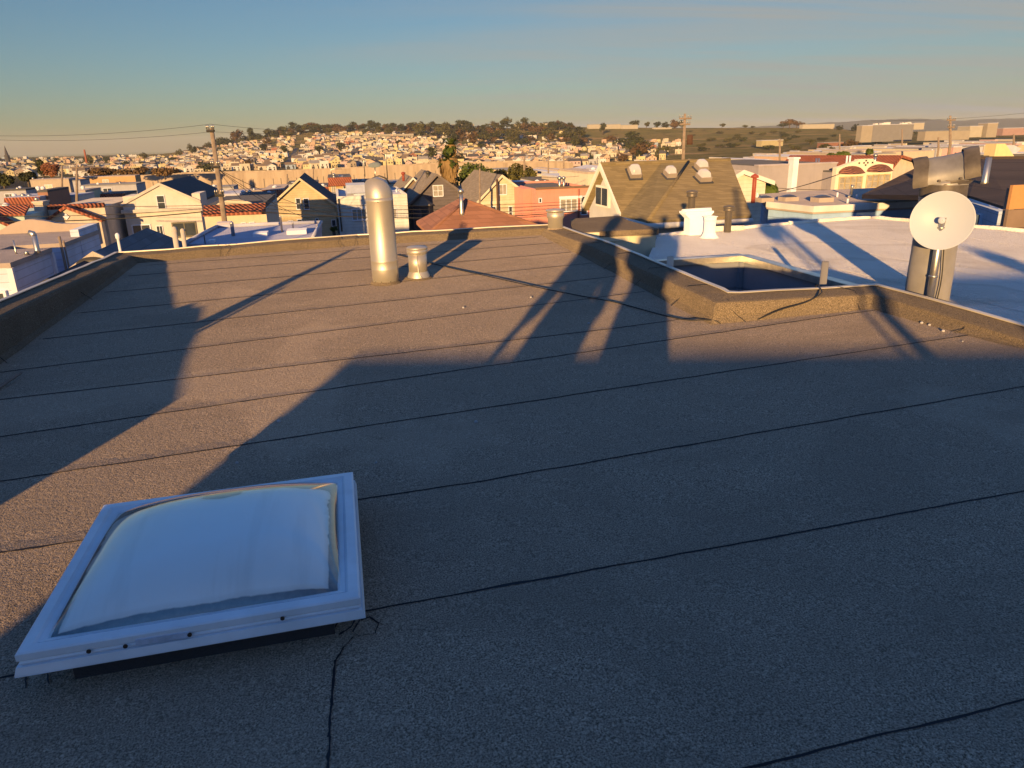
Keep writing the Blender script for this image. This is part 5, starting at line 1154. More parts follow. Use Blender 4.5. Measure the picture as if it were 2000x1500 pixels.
def blue_house():
    Yc = 20.5; p = PY(1589, 405, Yc); z = p[2]; f = F(1589, 405, Yc)
    root = f.thing('blue_boarded_house', 'blue-grey boarded house with beige flat roof and three domed skylights', 'house'); L = lambda px, py, zz=z: f.loc(PZ(px, py, zz))
    a = L(1498, 396); b_ = L(1483, 379); c = L(1572, 373); d = L(1690, 378); e = L(1815, 388)
    depth = 12
    pl = [(0, 0), (13, 0), (13, c[1]), (c[0], c[1]), (b_[0], b_[1]), (a[0], a[1])]
    mb = MB(); mb.flat([(q[0] + 0, q[1]) for q in pl], z - .18, z); wb(mb, 'roof', M_BEIGEROOF, root)
    bm = mat('blue_lap_boards', (.36, .50, .62), pat='siding', pitch=.2)
    mb = MB(); mb.flat([(.05, .08), (12.9, .08), (12.9, c[1] - .1), (c[0], c[1] - .1), (b_[0] + .1, b_[1]), (a[0] + .1, a[1] + .05)], 0, z - .18); wb(mb, 'wall', bm, root)
    wt = mat('white_fascia', (.70, .64, .52)); mb = MB(); mb.box(-.02, 13, -.04, .06, z - .13, z + .03); wb(mb, 'fascia', wt, root)
    mb = MB(); mb.add([(-.04, -.04, z - .13), (.02, .04, z - .13), (a[0] + .05, a[1] + .05, z - .13), (a[0] - .03, a[1], z - .13), (-.04, -.04, z + .03), (.02, .04, z + .03), (a[0] + .05, a[1] + .05, z + .03), (a[0] - .03, a[1], z + .03)], [(0, 3, 2, 1), (4, 5, 6, 7), (0, 1, 5, 4), (1, 2, 6, 5), (2, 3, 7, 6), (3, 0, 4, 7)]); wb(mb, 'fascia', wt, root)
    dm = mat('smoked_dome', (.06, .06, .07), rough=.12, var=.2, spec=.7, dirt=0)
    for (x0, x1, yb) in ((1483, 1516, 394), (1529, 1565, 393), (1594, 1634, 395)):
        q0, q1 = L(x0, yb), L(x1, yb); w = abs(q1[0] - q0[0]); x = min(q0[0], q1[0]); y = (q0[1] + q1[1]) / 2; hh = w * .26
        mb = MB(); mb.box(x, x + w, y, y + w * .9, z - .02, z + hh); sk = wb(mb, 'roof_skylight', M_BEIGEROOF, root)
        N_ = 8; vs = []
        for i in range(N_ + 1):
            for j in range(N_ + 1):
                u = -1 + 2 * i / N_; v_ = -1 + 2 * j / N_; vs.append((x + w / 2 + u * w * .46, y + w * .45 + v_ * w * .41, z + hh + .001 + w * .16 * (max(0, (1 - u ** 2) * (1 - v_ ** 2))) ** .6))
        mb = MB(); mb.add(vs, [(i * (N_ + 1) + j, (i + 1) * (N_ + 1) + j, (i + 1) * (N_ + 1) + j + 1, i * (N_ + 1) + j + 1) for i in range(N_) for j in range(N_)], 0, True); wb(mb, 'dome', dm, sk)
    for (px, pb, pt, w) in ((1478, 393, 376, 4), (1655, 397, 388, 4), (1635, 385, 375, 4), (1673, 388, 380, 4)):
        q = L(px, pb); k = Yc / FOC; mb = MB(); r_ = w / 2 * k; h = (pb - pt) * k; mb.lathe([(r_, 0), (r_, h)], q, 10); wb(mb, 'vent_pipe', M_WHITE, root)
    q = L(1662, 384); k = Yc / FOC; mb = MB(); mb.tube([(q[0], q[1], z), (q[0], q[1], z + 20 * k), (q[0] + .02, q[1], z + 24 * k)], [.035, .035, .06], 8); mb.tube([(q[0] - .3, q[1] - .3, z + .03), (q[0], q[1], z + .05)], .03, 6); wb(mb, 'vent_pipe', M_GALV, root)
blue_house()
def brown_hip():
    z0 = 7.6; f = F(1893, 382, 15.2); root = f.thing('hip_roofed_house', 'house with broad dark brown hip roof and pale boarded wall behind the hooded stack', 'house')
    L = lambda px, py, Y: f.loc(PY(px, py, Y))
    e0 = L(1690, 383, 20.5); e0 = L(1640, 388, 21.0); e1 = L(1893, 382, 15.5); e2 = L(1985, 411, 13.0); r0 = L(1800, 322, 23); r1 = L(1918, 310, 21.5); r2 = L(2080, 309, 20)
    e00 = L(1684, 380, 22)
    mb = MB(); mb.slab([e00, e1, r1, r0], .12); wb(mb, 'roof_slope', S_BROWN, root)
    mb = MB(); mb.slab([e1, e2, L(2120, 430, 11.5), r2, r1], .12); wb(mb, 'roof_slope', S_BROWN, root)
    mb = MB(); mb.tube([r0, r1, r2], .07, 6); wb(mb, 'ridge_cap', S_BROWN, root)
    mb = MB(); mb.slab([r0, r1, r2, (r2[0], r2[1] + 8, r2[2] - 3.5), (r0[0], r0[1] + 8, r0[2] - 3.5)], .12); wb(mb, 'roof_slope', S_BROWN, root)
    mb = MB(); q1 = (e1[0] + .15, e1[1] + .35); q2 = (e2[0], e2[1] + .35); mb.flat([q1, q2, (q2[0] + 5, q2[1] + .5), (q2[0] + 5, q2[1] + 5), (q1[0] + 1.2, q1[1] + 2)], 0, min(e1[2], e2[2]) - .05); wb(mb, 'wall', mat('pale_blue_boards', (.42, .46, .50), pat='siding', pitch=.16), root)
    mb = MB(); mb.tube([(e1[0], e1[1] - .05, e1[2] - .1), (e2[0], e2[1] - .05, e2[2] - .1)], .06, 8); wb(mb, 'gutter', M_WHITE, root)
    d = np.array(q2) - np.array(q1); d /= np.linalg.norm(d); nrm = np.array([d[1], -d[0]])
    P = f.loc(PP(1915, 433, f.w(q1[0], q1[1], 0), f.u * nrm[0] + f.a * nrm[1])); k = 14.5 / FOC
    c = np.array(P[:2]); hw = 8 * k; hh = 13 * k
    for (s, o_, zz, nm, m) in ((1.25, .02, 1.12, 'window', M_WHITE),):
        q = [c - d * hw * s, c + d * hw * s, c + d * hw * s + nrm * .05, c - d * hw * s + nrm * .05]; mb = MB(); mb.flat(q, P[2] - hh * zz, P[2] + hh * zz); wn = wb(mb, nm, m, root)
    q = [c - d * hw, c + d * hw, c + d * hw + nrm * .07, c - d * hw + nrm * .07]; mb = MB(); mb.flat(q, P[2] - hh, P[2] + hh); wb(mb, 'pane', M_GLASS, wn)
    # grey pipe on the right slope
    n3 = np.cross(np.array(e2) - e1, np.array(r1) - e1); p = PP(1923, 358, f.w(*e1), f.u * n3[0] + f.a * n3[1] + UZ * n3[2]); k = camdepth(p) / FOC
    mb = MB(); mb.lathe([(9 * k, -.05), (6 * k, .05), (5.5 * k, 48 * k), (4 * k, 48.2 * k)], p, 14); mb.build('vent_pipe', M_GALV, root)
brown_hip()
def board_fence():
    P = [PY(1968, 458, 11.5), PY(2060, 458, 10.8)]; f = F(1984, 460, 11.2); root = f.thing('plank_screen', 'tall tawny plank screen at the right edge, its top board sunlit orange', 'screen')
    (a, z), (b_, _) = f.q(1979, 362), f.q(2060, 362); zb = 6; n = 7; h = .36
    for i in range(9):
        mb = MB(); mb.box(a - .0, b_, 0, .05, z - h * (i + 1) + .012, z - h * i); wb(mb, 'plank', mat('sunlit_ply', (.50, .24, .08), var=.15) if i == 0 else mat('shaded_ply', (.24, .16, .10), var=.2), root)  # same boards: sunlight coloured into the top one, shade into the rest
    mb = MB(); mb.box(a + .05, a + .15, .051, .15, 0, z - .05); wb(mb, 'post', M_WOOD, root)
board_fence()
f, r, g = gable_house('tile_gabled_house', 'small house with rusty red tile gable roof left of the hooded stack', 62, (1752, 303), (1736, 321), (1800, 322), 360, mat('beige_render', (.55, .44, .32)), M_TILE, M_TILE, depth=9, rot=math.radians(28))
f, r, g = gable_house('cream_cottage', 'cream cottage with low white gable peeking from behind the olive roof', 40, (1446, 332), (1405, 356), (1505, 355), 400, mat('cream_boards', (.70, .60, .44), pat='siding', pitch=.2), mat('pale_shingle', (.5, .42, .3), pat='shingle'), M_TRIM, depth=8)
f, r, g = box_house('chimney_house', 'yellow-rendered chimney and dark roof at the right skyline beside the hooded stack', 58, 1921, 2080, 304, mat('dark_grey_wall', (.12, .11, .10)), 1.2, M_TAR)
(a, z), (b_, z2) = f.q(1940, 281, -.2), f.q(1957, 281, -.2); mb = MB(); mb.prism([(a, z), (b_, z), (b_ + 1.4, z - 1.3), (b_ + 1.4, z - 3), (a - .05, z - 3)], -.5, .5); wb(mb, 'chimney', mat('yellow_render', (.70, .55, .26), var=.06), r)
(a, z), (b_, z2) = f.q(1958, 284, 2), f.q(1995, 290, 2); mb = MB(); mb.prism([(a, z2 - .4), (a, z), (b_ - .8, z), (b_, z2), (b_ - .5, z2 - .4)], 2, 3); wb(mb, 'rooflight', M_SILVERROOF, r)

# ------------------------------------------------------------------ land
def lerp(tab, x):
    if x <= tab[0][0]: return tab[0][1]
    for (a, b_), (c, d) in zip(tab, tab[1:]):
        if x <= c: return b_ + (d - b_) * (x - a) / (c - a)
    return tab[-1][1]
RIDGE = [(-400, 318), (-200, 314), (0, 308), (150, 306), (330, 302), (380, 293), (450, 279), (500, 270), (560, 260), (620, 254), (700, 252), (800, 250), (900, 250), (1000, 250), (1100, 248), (1200, 249), (1300, 250), (1400, 250), (1500, 250), (1600, 250), (1650, 255), (1700, 258), (2000, 256), (2400, 250)]
BASE = [(-400, 350), (0, 347), (300, 343), (350, 340), (660, 330), (900, 324), (1050, 330), (1200, 322), (1400, 312), (1500, 305), (1700, 288), (2000, 276), (2400, 268)]
YB, YR = 800.0, 2000.0
def px_of(x, y): c = RC.T @ np.array([x, y, -.02 * y]); return CX + FOC * c[0] / c[2]
def row_z(px, row, Y): return float(PY(px, row, Y)[2])
def H(px, Y):
    zb = row_z(px, lerp(BASE, px), YB)
    if Y < 110: return 0.0
    if Y < YB:
        t = (Y - 110) / (YB - 110); t = t ** .85 if t > 0 else 0; return zb * t
    if Y <= YR:
        t = (Y - YB) / (YR - YB); return row_z(px, lerp(BASE, px) + (lerp(RIDGE, px) - lerp(BASE, px)) * t, Y)
    zr = row_z(px, lerp(RIDGE, px), YR); t = min(1, (Y - YR) / 900); return zr * (1 - t) - 30 * t
def on_hill(px, row):
    t = (row - lerp(BASE, px)) / (lerp(RIDGE, px) - lerp(BASE, px)); Y = YB + t * (YR - YB); return PY(px, row, Y)
def land():
    pxs = list(range(-500, 2501, 50)); Ys = [3, 20, 50, 80, 110, 130, 160, 190, 220, 260, 300, 340, 400, 470, 550, 640, 720] + list(np.linspace(800, 2000, 26)) + [2060, 2150, 2300, 2600, 3000, 5000]
    vs = []; 
    for Y in Ys:
        for px in pxs: p = PY(px, 400, Y); vs.append((p[0], Y, H(px, Y)))
    n = len(pxs); mb = MB(); mb.add(vs, [(i * n + j, i * n + j + 1, (i + 1) * n + j + 1, (i + 1) * n + j) for i in range(len(Ys) - 1) for j in range(n - 1)], 0, True)
    t = NT('hillside_ground'); o = t.obj(); sep = t.n('SeparateXYZ'); t.l(o, sep.inputs[0])
    n1 = t.noise(o, .007, 6, .65); n2 = t.noise(o, .04, 5, .7)
    c = t.mix(t.ramp(n1, .40, .58), (.15, .145, .05), (.21, .17, .072)); c = t.mix(t.ramp(n2, .54, .64), c, (.055, .065, .024))
    mp = t.n('Mapping'); mp.inputs['Scale'].default_value = (.002, .016, .35); t.l(o, mp.inputs[0]); c = t.mix(t.ramp(t.noise(mp.outputs[0], 1.0, 4, .55), .58, .66), c, (.34, .25, .14))
    c = t.mix(t.ramp(n1, .62, .68), c, (.10, .15, .035))
    near = t.ramp(sep.outputs[1], 500, 780); c = t.mix(near, (.07, .066, .06), c)
    t.l(c, t.b.inputs['Base Color']); t.b.inputs['Roughness'].default_value = .95; t.b.inputs['Specular IOR Level'].default_value = .1; t.b.inputs['Diffuse Roughness'].default_value = 1.0; t.bump(t.noise(o, .25, 4, .7), 1.0, 6.0)
    struct(mb.build('ground', t.mat))
    mb = MB(); mb.add([(-30000, -30000, -45), (30000, -30000, -45), (30000, 6800, -45), (-30000, 6800, -45)], [(0, 1, 2, 3)]); struct(mb.build('plain', mat('far_plain', (.16, .14, .09), scale=.002)))
land()
def far_hills():
    prof = [(1430, 250), (1520, 246), (1560, 243), (1600, 240), (1660, 238), (1700, 235), (1760, 232.5), (1800, 233), (1860, 235), (1900, 233), (1960, 232), (2050, 229), (2200, 226), (2500, 230)]
    rnd = random.Random(8)
    def strip(nm, Y0, dY, dr, col):
        vs = []; pxs = list(range(1430, 2500, 8)); w = 0
        for px in pxs:
            w = w * .7 + rnd.uniform(-.7, .7); p = PY(px, lerp(prof, px) + dr + w, Y0 + dY)
            f0 = PY(px, 262, Y0); m1 = PY(px, 262, Y0 + dY * .5); top = p[2]
            vs += [(f0[0], Y0, -46), (m1[0], Y0 + dY * .5, -46 + (top + 46) * (.55 + rnd.uniform(-.08, .08))), tuple(p), (p[0] * 1.2, (Y0 + dY * 2), -46)]
        n = len(pxs); mb = MB(); mb.add(vs, [(4 * i + k, 4 * i + 4 + k, 4 * i + 5 + k, 4 * i + 1 + k) for i in range(n - 1) for k in range(3)], 0, True)
        struct(mb.build(nm, mat('bay_hill_scrub', col, scale=.004, var=.4, dirt=.3)))
    strip('hills', 7000, 1500, 0, (.07, .075, .05)); 
far_hills()

# ------------------------------------------------------------------ far houses on the hill
CREAMS = {'cream': (.62, .52, .36), 'white': (.68, .62, .52), 'peach': (.60, .40, .26), 'pale yellow': (.64, .52, .26), 'tan': (.42, .32, .21), 'pinkish': (.58, .40, .33), 'pale grey': (.46, .43, .39), 'pale blue': (.36, .42, .46), 'rust red': (.40, .16, .10)}
ROOFS = {'dark roof': (.09, .08, .075), 'brown roof': (.20, .14, .09), 'grey roof': (.28, .25, .22)}
_wm = {k: mat('far_wall_' + k.replace(' ', '_'), v, var=.10, scale=.4) for k, v in CREAMS.items()}
_rm = {k: mat('far_' + k.replace(' ', '_'), v, var=.15, scale=.4) for k, v in ROOFS.items()}
M_FARWIN = mat('far_window', (.06, .055, .05), rough=.4, var=.3, dirt=0)
def far_house_mesh(wall, roof, kind, rnd):
    mb = MB(); w, d, h = rnd.uniform(6.6, 8.4), rnd.uniform(9, 13), rnd.uniform(5.5, 8.0); a = w / 2
    if kind == 'gabled':
        e = h * .68; mb.prism([(-a, -6), (a, -6), (a, e), (0, h), (-a, e)], 0, d, 0)
        mb.prism([(0, h + .25), (-a - .35, e - .08), (-a - .35, e - .3), (0, h - .02)], -.3, d, 1); mb.prism([(0, h + .25), (0, h - .02), (a + .35, e - .3), (a + .35, e - .08)], -.3, d, 1)
    elif kind == 'side':
        e = h * .7; mb.box(-a, a, 0, d, -6, e, 0); mb.add([(-a - .3, -.4, e - .1), (a + .3, -.4, e - .1), (a + .3, d * .5, h + .4), (-a - .3, d * .5, h + .4), (-a - .3, d + .4, e - .1), (a + .3, d + .4, e - .1)], [(0, 1, 2, 3), (3, 2, 5, 4), (0, 3, 4), (1, 5, 2)], 1)
    else:
        mb.box(-a, a, 0, d, -6, h * .82, 0); mb.box(-a + .3, a - .3, .3, d - .3, h * .82, h * .83, 1); mb.box(-a - .1, a + .1, -.12, .25, h * .80, h * .88, 0)
    k = rnd.choice((2, 2, 3))
    for i in range(k):
        x = -a + w * (i + .5) / k; mb.box(x - .55, x + .55, -.06, .05, h * .34, h * .34 + 1.35, 2)
    if rnd.random() < .6: mb.box(-a + .6, -a + 3.0, -.06, .05, .1, 2.1, 2); mb.box(a - 2, a - 1.0, -.06, .05, .3, 2.2, 2)
    if kind == 'gabled' and rnd.random() < .6: mb.box(-.45, .45, -.06, .05, h * .66, h * .66 + 1.0, 2)
    if rnd.random() < .5: x = rnd.uniform(-a * .6, a * .6); mb.box(x - .3, x + .3, d * .4, d * .4 + .6, h * .6, h + .7, 0)
    return mb.mesh('hillside_house', [_wm[wall], _rm[roof], M_FARWIN])
rnd = random.Random(21)
FH = []
for wall in CREAMS:
    for roof in ROOFS:
        for kind in ('gabled', 'flat', 'side'):
            if rnd.random() < .62: FH.append((far_house_mesh(wall, roof, kind, rnd), wall, roof, kind, {'cream': 4, 'white': 4, 'peach': 2, 'pale yellow': 2, 'tan': 2, 'pinkish': 1.5, 'pale grey': 1.5, 'pale blue': .6, 'rust red': .35}[wall]))
FOREST = [(560, 262, 60, 10), (700, 256, 120, 9), (860, 262, 70, 16), (910, 272, 60, 18), (990, 270, 80, 20), (1080, 268, 60, 16), (1150, 276, 60, 16), (1240, 290, 28, 14), (470, 272, 70, 8), (535, 283, 16, 8), (640, 254, 60, 7)]
def forest(px, row): return any(((px - a) / w) ** 2 + ((row - b_) / h) ** 2 < 1 for a, b_, w, h in FOREST)
STREET = lambda row: 556 + (328 - row) * .62       # the dark street climbing the hill
spots = []
for (xa, xb, r0, r1, dens) in ((345, 1120, 328, 264, 1.0), (-60, 345, 344, 311, .8), (1120, 1330, 318, 280, .55)):
    n_rows = int((r0 - r1) / 3.9)
    for i in range(n_rows + 1):
        fr = i / n_rows; px = xa + rnd.uniform(0, 10)
        while px < xb:
            row = lerp(BASE, px) - 2 + (max(lerp(RIDGE, px) + 7, r1) - lerp(BASE, px)) * fr + rnd.uniform(-1.2, 1.2)
            wpx = 8.6 / (YB + fr * 1000) * FOC
            if (not forest(px, row) or rnd.random() < .3) and abs(px - STREET(row)) > 9 and rnd.random() < dens * .93: spots.append((px, row, fr))
            px += wpx * rnd.uniform(1.0, 1.3)
spots = [(px, row) for px, row, fr in spots]
recs = []
for px, row in spots:
    P = on_hill(px, row); recs.append((P[1], px, row, P))
recs.sort(key=lambda r: r[0])
weights = [x[4] for x in FH]
GPX = [(120, 'on the low rise at the left'), (380, 'on the slope left of the wooden pole'), (560, 'beside the climbing street'), (760, 'on the slope right of the climbing street'), (930, 'on the slope behind the palm trees'), (1120, 'below the wooded crest'), (5000, 'on the flats under the green slope')]
def zone(px):
    for a, s in GPX:
        if px < a + 60: return s
big = recs[:290]; small = recs[290:]
for Y, px, row, P in big:
    me, wall, roof, kind, _ = rnd.choices(FH, weights)[0]
    o = link(bpy.data.objects.new('hillside_house', me)); o.location = tuple(P); az = math.atan2(P[0], P[1]); o.rotation_euler = (0, 0, -az * .6 + rnd.choice((PHI, PHI, PHI - .35, PHI + .2)) + rnd.uniform(-.06, .06)); k = rnd.uniform(.9, 1.12); o.scale = (k * rnd.uniform(.9, 1.5), k, k * rnd.uniform(.85, 1.25))
    kd = {'gabled': 'gabled', 'flat': 'flat-topped', 'side': 'side-gabled'}[kind]
    tag(o, f'tiny {wall} {kd} house, {roof}, {zone(px)}', 'house', f'{wall} {kd} houses {zone(px)}')
mbs = MB(); smats = list(_wm.values()) + list(_rm.values()) + [M_FARWIN]
for Y, px, row, P in small:
    me, wall, roof, kind, _ = rnd.choices(FH, weights)[0]
    az = math.atan2(P[0], P[1]); th = -az * .6 + rnd.choice((PHI, PHI - .35)) ; c_, s_ = math.cos(th), math.sin(th); k0 = len(mbs.v)
    mi = {0: list(_wm).index(wall), 1: len(_wm) + list(_rm).index(roof), 2: len(smats) - 1}
    for v in me.vertices: x, y, z = v.co * 1.05; mbs.v.append((P[0] + x * c_ - y * s_, P[1] + x * s_ + y * c_, P[2] + z))
    for p in me.polygons: mbs.f.append(tuple(k0 + i for i in p.vertices)); mbs.m.append(mi[p.material_index]); mbs.sm.append(False)
o = mbs.build('distant_houses', smats); o['kind'] = 'stuff'; o['label'] = 'mass of small houses high on the far hillside'
print('hill houses', len(big), len(small))
# street up the hill
mb = MB(); vs = []
for i in range(24):
    row = 326 - i * 2.2
    for dx in (-6, 6): p = on_hill(STREET(row) + dx * (1 - i / 40), row); vs.append((p[0], p[1], p[2] + .5))
mb.add(vs, [(2 * i, 2 * i + 1, 2 * i + 3, 2 * i + 2) for i in range(23)]); struct(mb.build('street', mat('asphalt', (.05, .05, .055), scale=.2)))

# ------------------------------------------------------------------ trees
M_BARK = mat('bark', (.14, .10, .07), rough=.9)
def leafmat(name, c):
    t = NT(name); o = t.n('ObjectInfo'); nz = t.noise(t.obj(), .6, 3, .6)
    cc = t.mix(t.ramp(nz, .35, .65), mul(c, .6), mul(c, 1.4)); cc = t.mix(o.outputs['Random'], cc, mul(c, .75), 'MIX')
    t.l(cc, t.b.inputs['Base Color']); t.b.inputs['Roughness'].default_value = .7; t.b.inputs['Specular IOR Level'].default_value = .2
    return t.mat
LEAF = {'dark green': leafmat('leaf_dark_green', (.040, .048, .020)), 'olive green': leafmat('leaf_olive', (.075, .075, .026)), 'brown': leafmat('leaf_brown', (.11, .07, .035)), 'bright green': leafmat('leaf_bright', (.075, .11, .025)), 'rusty': leafmat('leaf_rusty', (.20, .085, .05))}
def crown(mb, c, rx, rz_, n, size, rnd, mi=0, clumps=12, flat=.3):
    cl = []
    for _ in range(clumps):
        while True:
            p = np.array([rnd.uniform(-1, 1) for _ in range(3)])
            if np.dot(p, p) < 1: break
        cl.append((p * np.array([rx * .72, rx * .72, rz_ * .72]), rnd.uniform(.3, .52)))
    for _ in range(n):
        cc, r = rnd.choice(cl); d = np.array([rnd.gauss(0, 1) for _ in range(3)]); d /= np.linalg.norm(d) + 1e-9
        p = np.array(c) + cc + d * np.array([rx, rx, rz_]) * r * rnd.uniform(.72, 1.05); s = size * rnd.uniform(.6, 1.3)
        nn = d + np.array([rnd.gauss(0, .5) for _ in range(3)]); nn /= np.linalg.norm(nn); a = np.cross(nn, [rnd.gauss(0, 1) for _ in range(3)]); a /= np.linalg.norm(a); b_ = np.cross(nn, a)
        k = len(mb.v); mb.v += [tuple(p + a * s), tuple(p + b_ * s * .7), tuple(p - a * s), tuple(p - b_ * s * .7)]; mb.f.append((k, k + 1, k + 2, k + 3)); mb.m.append(mi); mb.sm.append(False)
def far_tree_mesh(col, shape, rnd):
    mb = MB(); h = {'round': 8, 'spreading': 8.5, 'tall': 13, 'bush': 4}[shape]; rx = {'round': 3.9, 'spreading': 6, 'tall': 3.4, 'bush': 3.2}[shape]; rz_ = {'round': 3.6, 'spreading': 2.8, 'tall': 5.2, 'bush': 1.9}[shape]
    cz = h - rz_
    mb.tube([(0, 0, -2), (.1, 0, cz * .6), (rx * .1, 0, cz)], [.35, .28, .12], 6, 1)
    for s in range(3): an = s * 2.1 + .4; mb.tube([(0, 0, cz * .55), (math.cos(an) * rx * .3, math.sin(an) * rx * .3, cz), (math.cos(an) * rx * .5, math.sin(an) * rx * .5, cz + rz_ * .3)], [.2, .13, .05], 5, 1)
    crown(mb, (0, 0, cz), rx, rz_, 420, .62 if shape != 'bush' else .42, rnd, 0, 13)
    return mb.mesh('tree', [LEAF[col], M_BARK], False)
TM = {}
for col in ('dark green', 'olive green', 'brown'):
    for sh in ('round', 'spreading', 'tall', 'bush'): TM[(col, sh)] = [far_tree_mesh(col, sh, rnd) for _ in range(2)]
def put_tree(px, row, col, sh, k, lab, grp, P=None, nm='tree'):
    P = on_hill(px, row) if P is None else P
    o = link(bpy.data.objects.new(nm, rnd.choice(TM[(col, sh)]))); o.location = tuple(P); o.rotation_euler = (0, 0, rnd.uniform(0, 6.3)); k *= 1.75 if P[1] > 700 else 1; wide = 1.55 if P[1] > 700 else 1.1; o.scale = (k * wide * rnd.uniform(.8, 1.25), k * wide * rnd.uniform(.8, 1.25), k * rnd.uniform(.8, 1.1)); tag(o, lab, 'tree', grp)
def colr(): return rnd.choices(('dark green', 'olive green', 'brown'), (5, 3, 2))[0]
# along the crest
px = 372
while px < 1120:
    row = lerp(RIDGE, px) + rnd.uniform(-.5, 5); c = colr(); s = rnd.choice(('round', 'spreading', 'round', 'tall'))
    row += 2; put_tree(px, row, c, s, rnd.uniform(.75, 1.3), f'{c} {s} tree on the crest of the built-up hill', f'{c} {s} trees on the crest'); px += rnd.uniform(4, 9)
for a, b_, w, h in FOREST:
    for _ in range(int(w * h / 75)):
        while True:
            u, v_ = rnd.uniform(-1, 1), rnd.uniform(-1, 1)
            if u * u + v_ * v_ < 1: break
        c = colr(); s = rnd.choice(('round', 'tall', 'spreading')); row = max(b_ + v_ * h, lerp(RIDGE, a + u * w) + 2)
        put_tree(a + u * w, row, c, s, rnd.uniform(.85, 1.45), f'{c} {s} tree in the woods among the hillside houses', f'{c} {s} trees in the hillside woods')
for _ in range(38):
    px = rnd.uniform(-20, 1300); row = lerp(BASE, px) - rnd.uniform(1, .8 * (lerp(BASE, px) - lerp(RIDGE, px))); c = colr(); s = rnd.choice(('round', 'bush', 'tall'))
    put_tree(px, row, c, s, rnd.uniform(.7, 1.0), f'{c} {s} tree between houses on the far slope', f'{c} {s} trees between the houses')
for (px, row, s, k, c) in ((1318, 252, 'round', 1.5, 'brown'), (1332, 253, 'tall', 1.2, 'olive green'), (1300, 252, 'round', 1.2, 'dark green'), (1240, 250, 'round', 1.3, 'dark green'), (1262, 250, 'round', 1.1, 'olive green'), (1284, 250, 'round', 1.2, 'dark green'), (1410, 250, 'round', .9, 'olive green'), (1455, 250, 'bush', 1.1, 'olive green'), (1470, 250, 'bush', .9, 'dark green'), (1530, 252, 'spreading', 1.1, 'dark green'), (1542, 251, 'spreading', 1.5, 'brown'), (1556, 250, 'spreading', 1.3, 'brown'), (1597, 250, 'round', .8, 'dark green'), (1640, 256, 'round', 1.1, 'dark green'), (1670, 258, 'round', 1.3, 'dark green')):
    put_tree(px, row, c, s, k, f'{c} {s} tree along the bare crest of the green slope', f'{c} {s} trees on the bare crest')
for _ in range(46):
    px = rnd.uniform(1340, 1660); row = rnd.uniform(258, 296); c = rnd.choice(('olive green', 'dark green', 'olive green'))
    put_tree(px, row, c, 'bush', rnd.uniform(.55, 1.15), f'{c} bush dotted over the green terraced slope', f'{c} bushes on the green slope', nm='bush')
for (px, row, s, k, c) in ((1250, 312, 'round', 1.4, 'brown'), (1290, 308, 'round', 1.1, 'olive green'), (1216, 318, 'round', .9, 'brown'), (1625, 300, 'round', .8, 'dark green'), (1712, 282, 'round', .7, 'dark green'), (1800, 272, 'spreading', 1.1, 'dark green'), (1660, 288, 'bush', 1.3, 'brown')):
    put_tree(px, row, c, s, k, f'{c} {s} tree standing among the sheds on the flats', f'{c} {s} trees on the flats')

# ------------------------------------------------------------------ elevated freeway
def freeway():
    root = thing('freeway_wall', 'long pale concrete wall of the elevated freeway crossing below the hill', 'freeway', tuple(PY(600, 360, 270)))
    tops = [(150, 350), (240, 346), (320, 340.5), (420, 338.5), (524, 336), (600, 333), (660, 330), (760, 325), (860, 319.5), (960, 318), (1060, 317), (1120, 318)]
    t = NT('stained_concrete'); o = t.obj(); mp = t.n('Mapping'); mp.inputs['Scale'].default_value = (.5, .5, .05); t.l(o, mp.inputs[0])
    c = t.mix(t.ramp(t.noise(mp.outputs[0], 1, 5, .6), .4, .7), (.33, .28, .24), (.22, .18, .15)); t.l(c, t.b.inputs['Base Color']); t.b.inputs['Roughness'].default_value = .85; conc = t.mat
    P = [PY(px, py, 275) for px, py in tops]; n = len(P)
    def strip(prof, nm, m):
        mb = MB(); vs = [(p[0] + (0), p[1] + y, p[2] + z) for p in P for y, z in prof]; k = len(prof)
        mb.add(vs, [(i * k + j, i * k + (j + 1) % k, (i + 1) * k + (j + 1) % k, (i + 1) * k + j) for i in range(n - 1) for j in range(k)]); mb.build(nm, m, root)
    strip([(0, 0), (.3, 0), (.3, -2.2), (0, -2.2)], 'barrier', conc); strip([(.303, -1.303), (17.8, -1.303), (17.8, -2.2), (.303, -2.2)], 'deck', mat('asphalt', (.05, .05, .055))); strip([(.06, -2.203), (.5, -2.203), (.5, -12), (.06, -12)], 'wall', conc); strip([(17.6, 0), (17.9, 0), (17.9, -1.3), (17.6, -1.3)], 'barrier', conc)
    # joints: dark strips down the wall
    for i in range(n - 1):
        for k in range(5):
            p = P[i] + (P[i + 1] - P[i]) * (k + .5) / 5; mb = MB(); mb.box(p[0] - .12, p[0] + .12, p[1] - .03, p[1] + .05, p[2] - 6, p[2] - 2.3); mb.build('joint', mat('dark_joint', (.18, .15, .12)), root)
freeway()
def lamp(px, pb, pt, Y, arm, label):
    P, h = upright(px, pb, pt, Y); root = thing('street_lamp', label, 'street lamp', tuple(P)); mb = MB(); mb.tube([P, P + UZ * h * .96, P + UZ * h + np.array([arm * .3, 0, 0]), P + UZ * h + np.array([arm, 0, -.05])], .12, 6); mb.build('post', M_GALV, root)
    q = P + UZ * (h - .1) + np.array([arm, 0, 0]); mb = MB(); mb.box(q[0] - .5, q[0] + .5, q[1] - .2, q[1] + .2, q[2] - .05, q[2] + .15); mb.build('head', M_DARKMET, root)
lamp(648, 345, 330, 200, 2.2, 'blue-headed street lamp before the freeway wall above the orange house'); lamp(713, 345, 312, 180, -.3, 'thin lamp standard left of the silver flue top'); lamp(757, 350, 300, 150, .4, 'plain lamp standard right of the silver flue top')
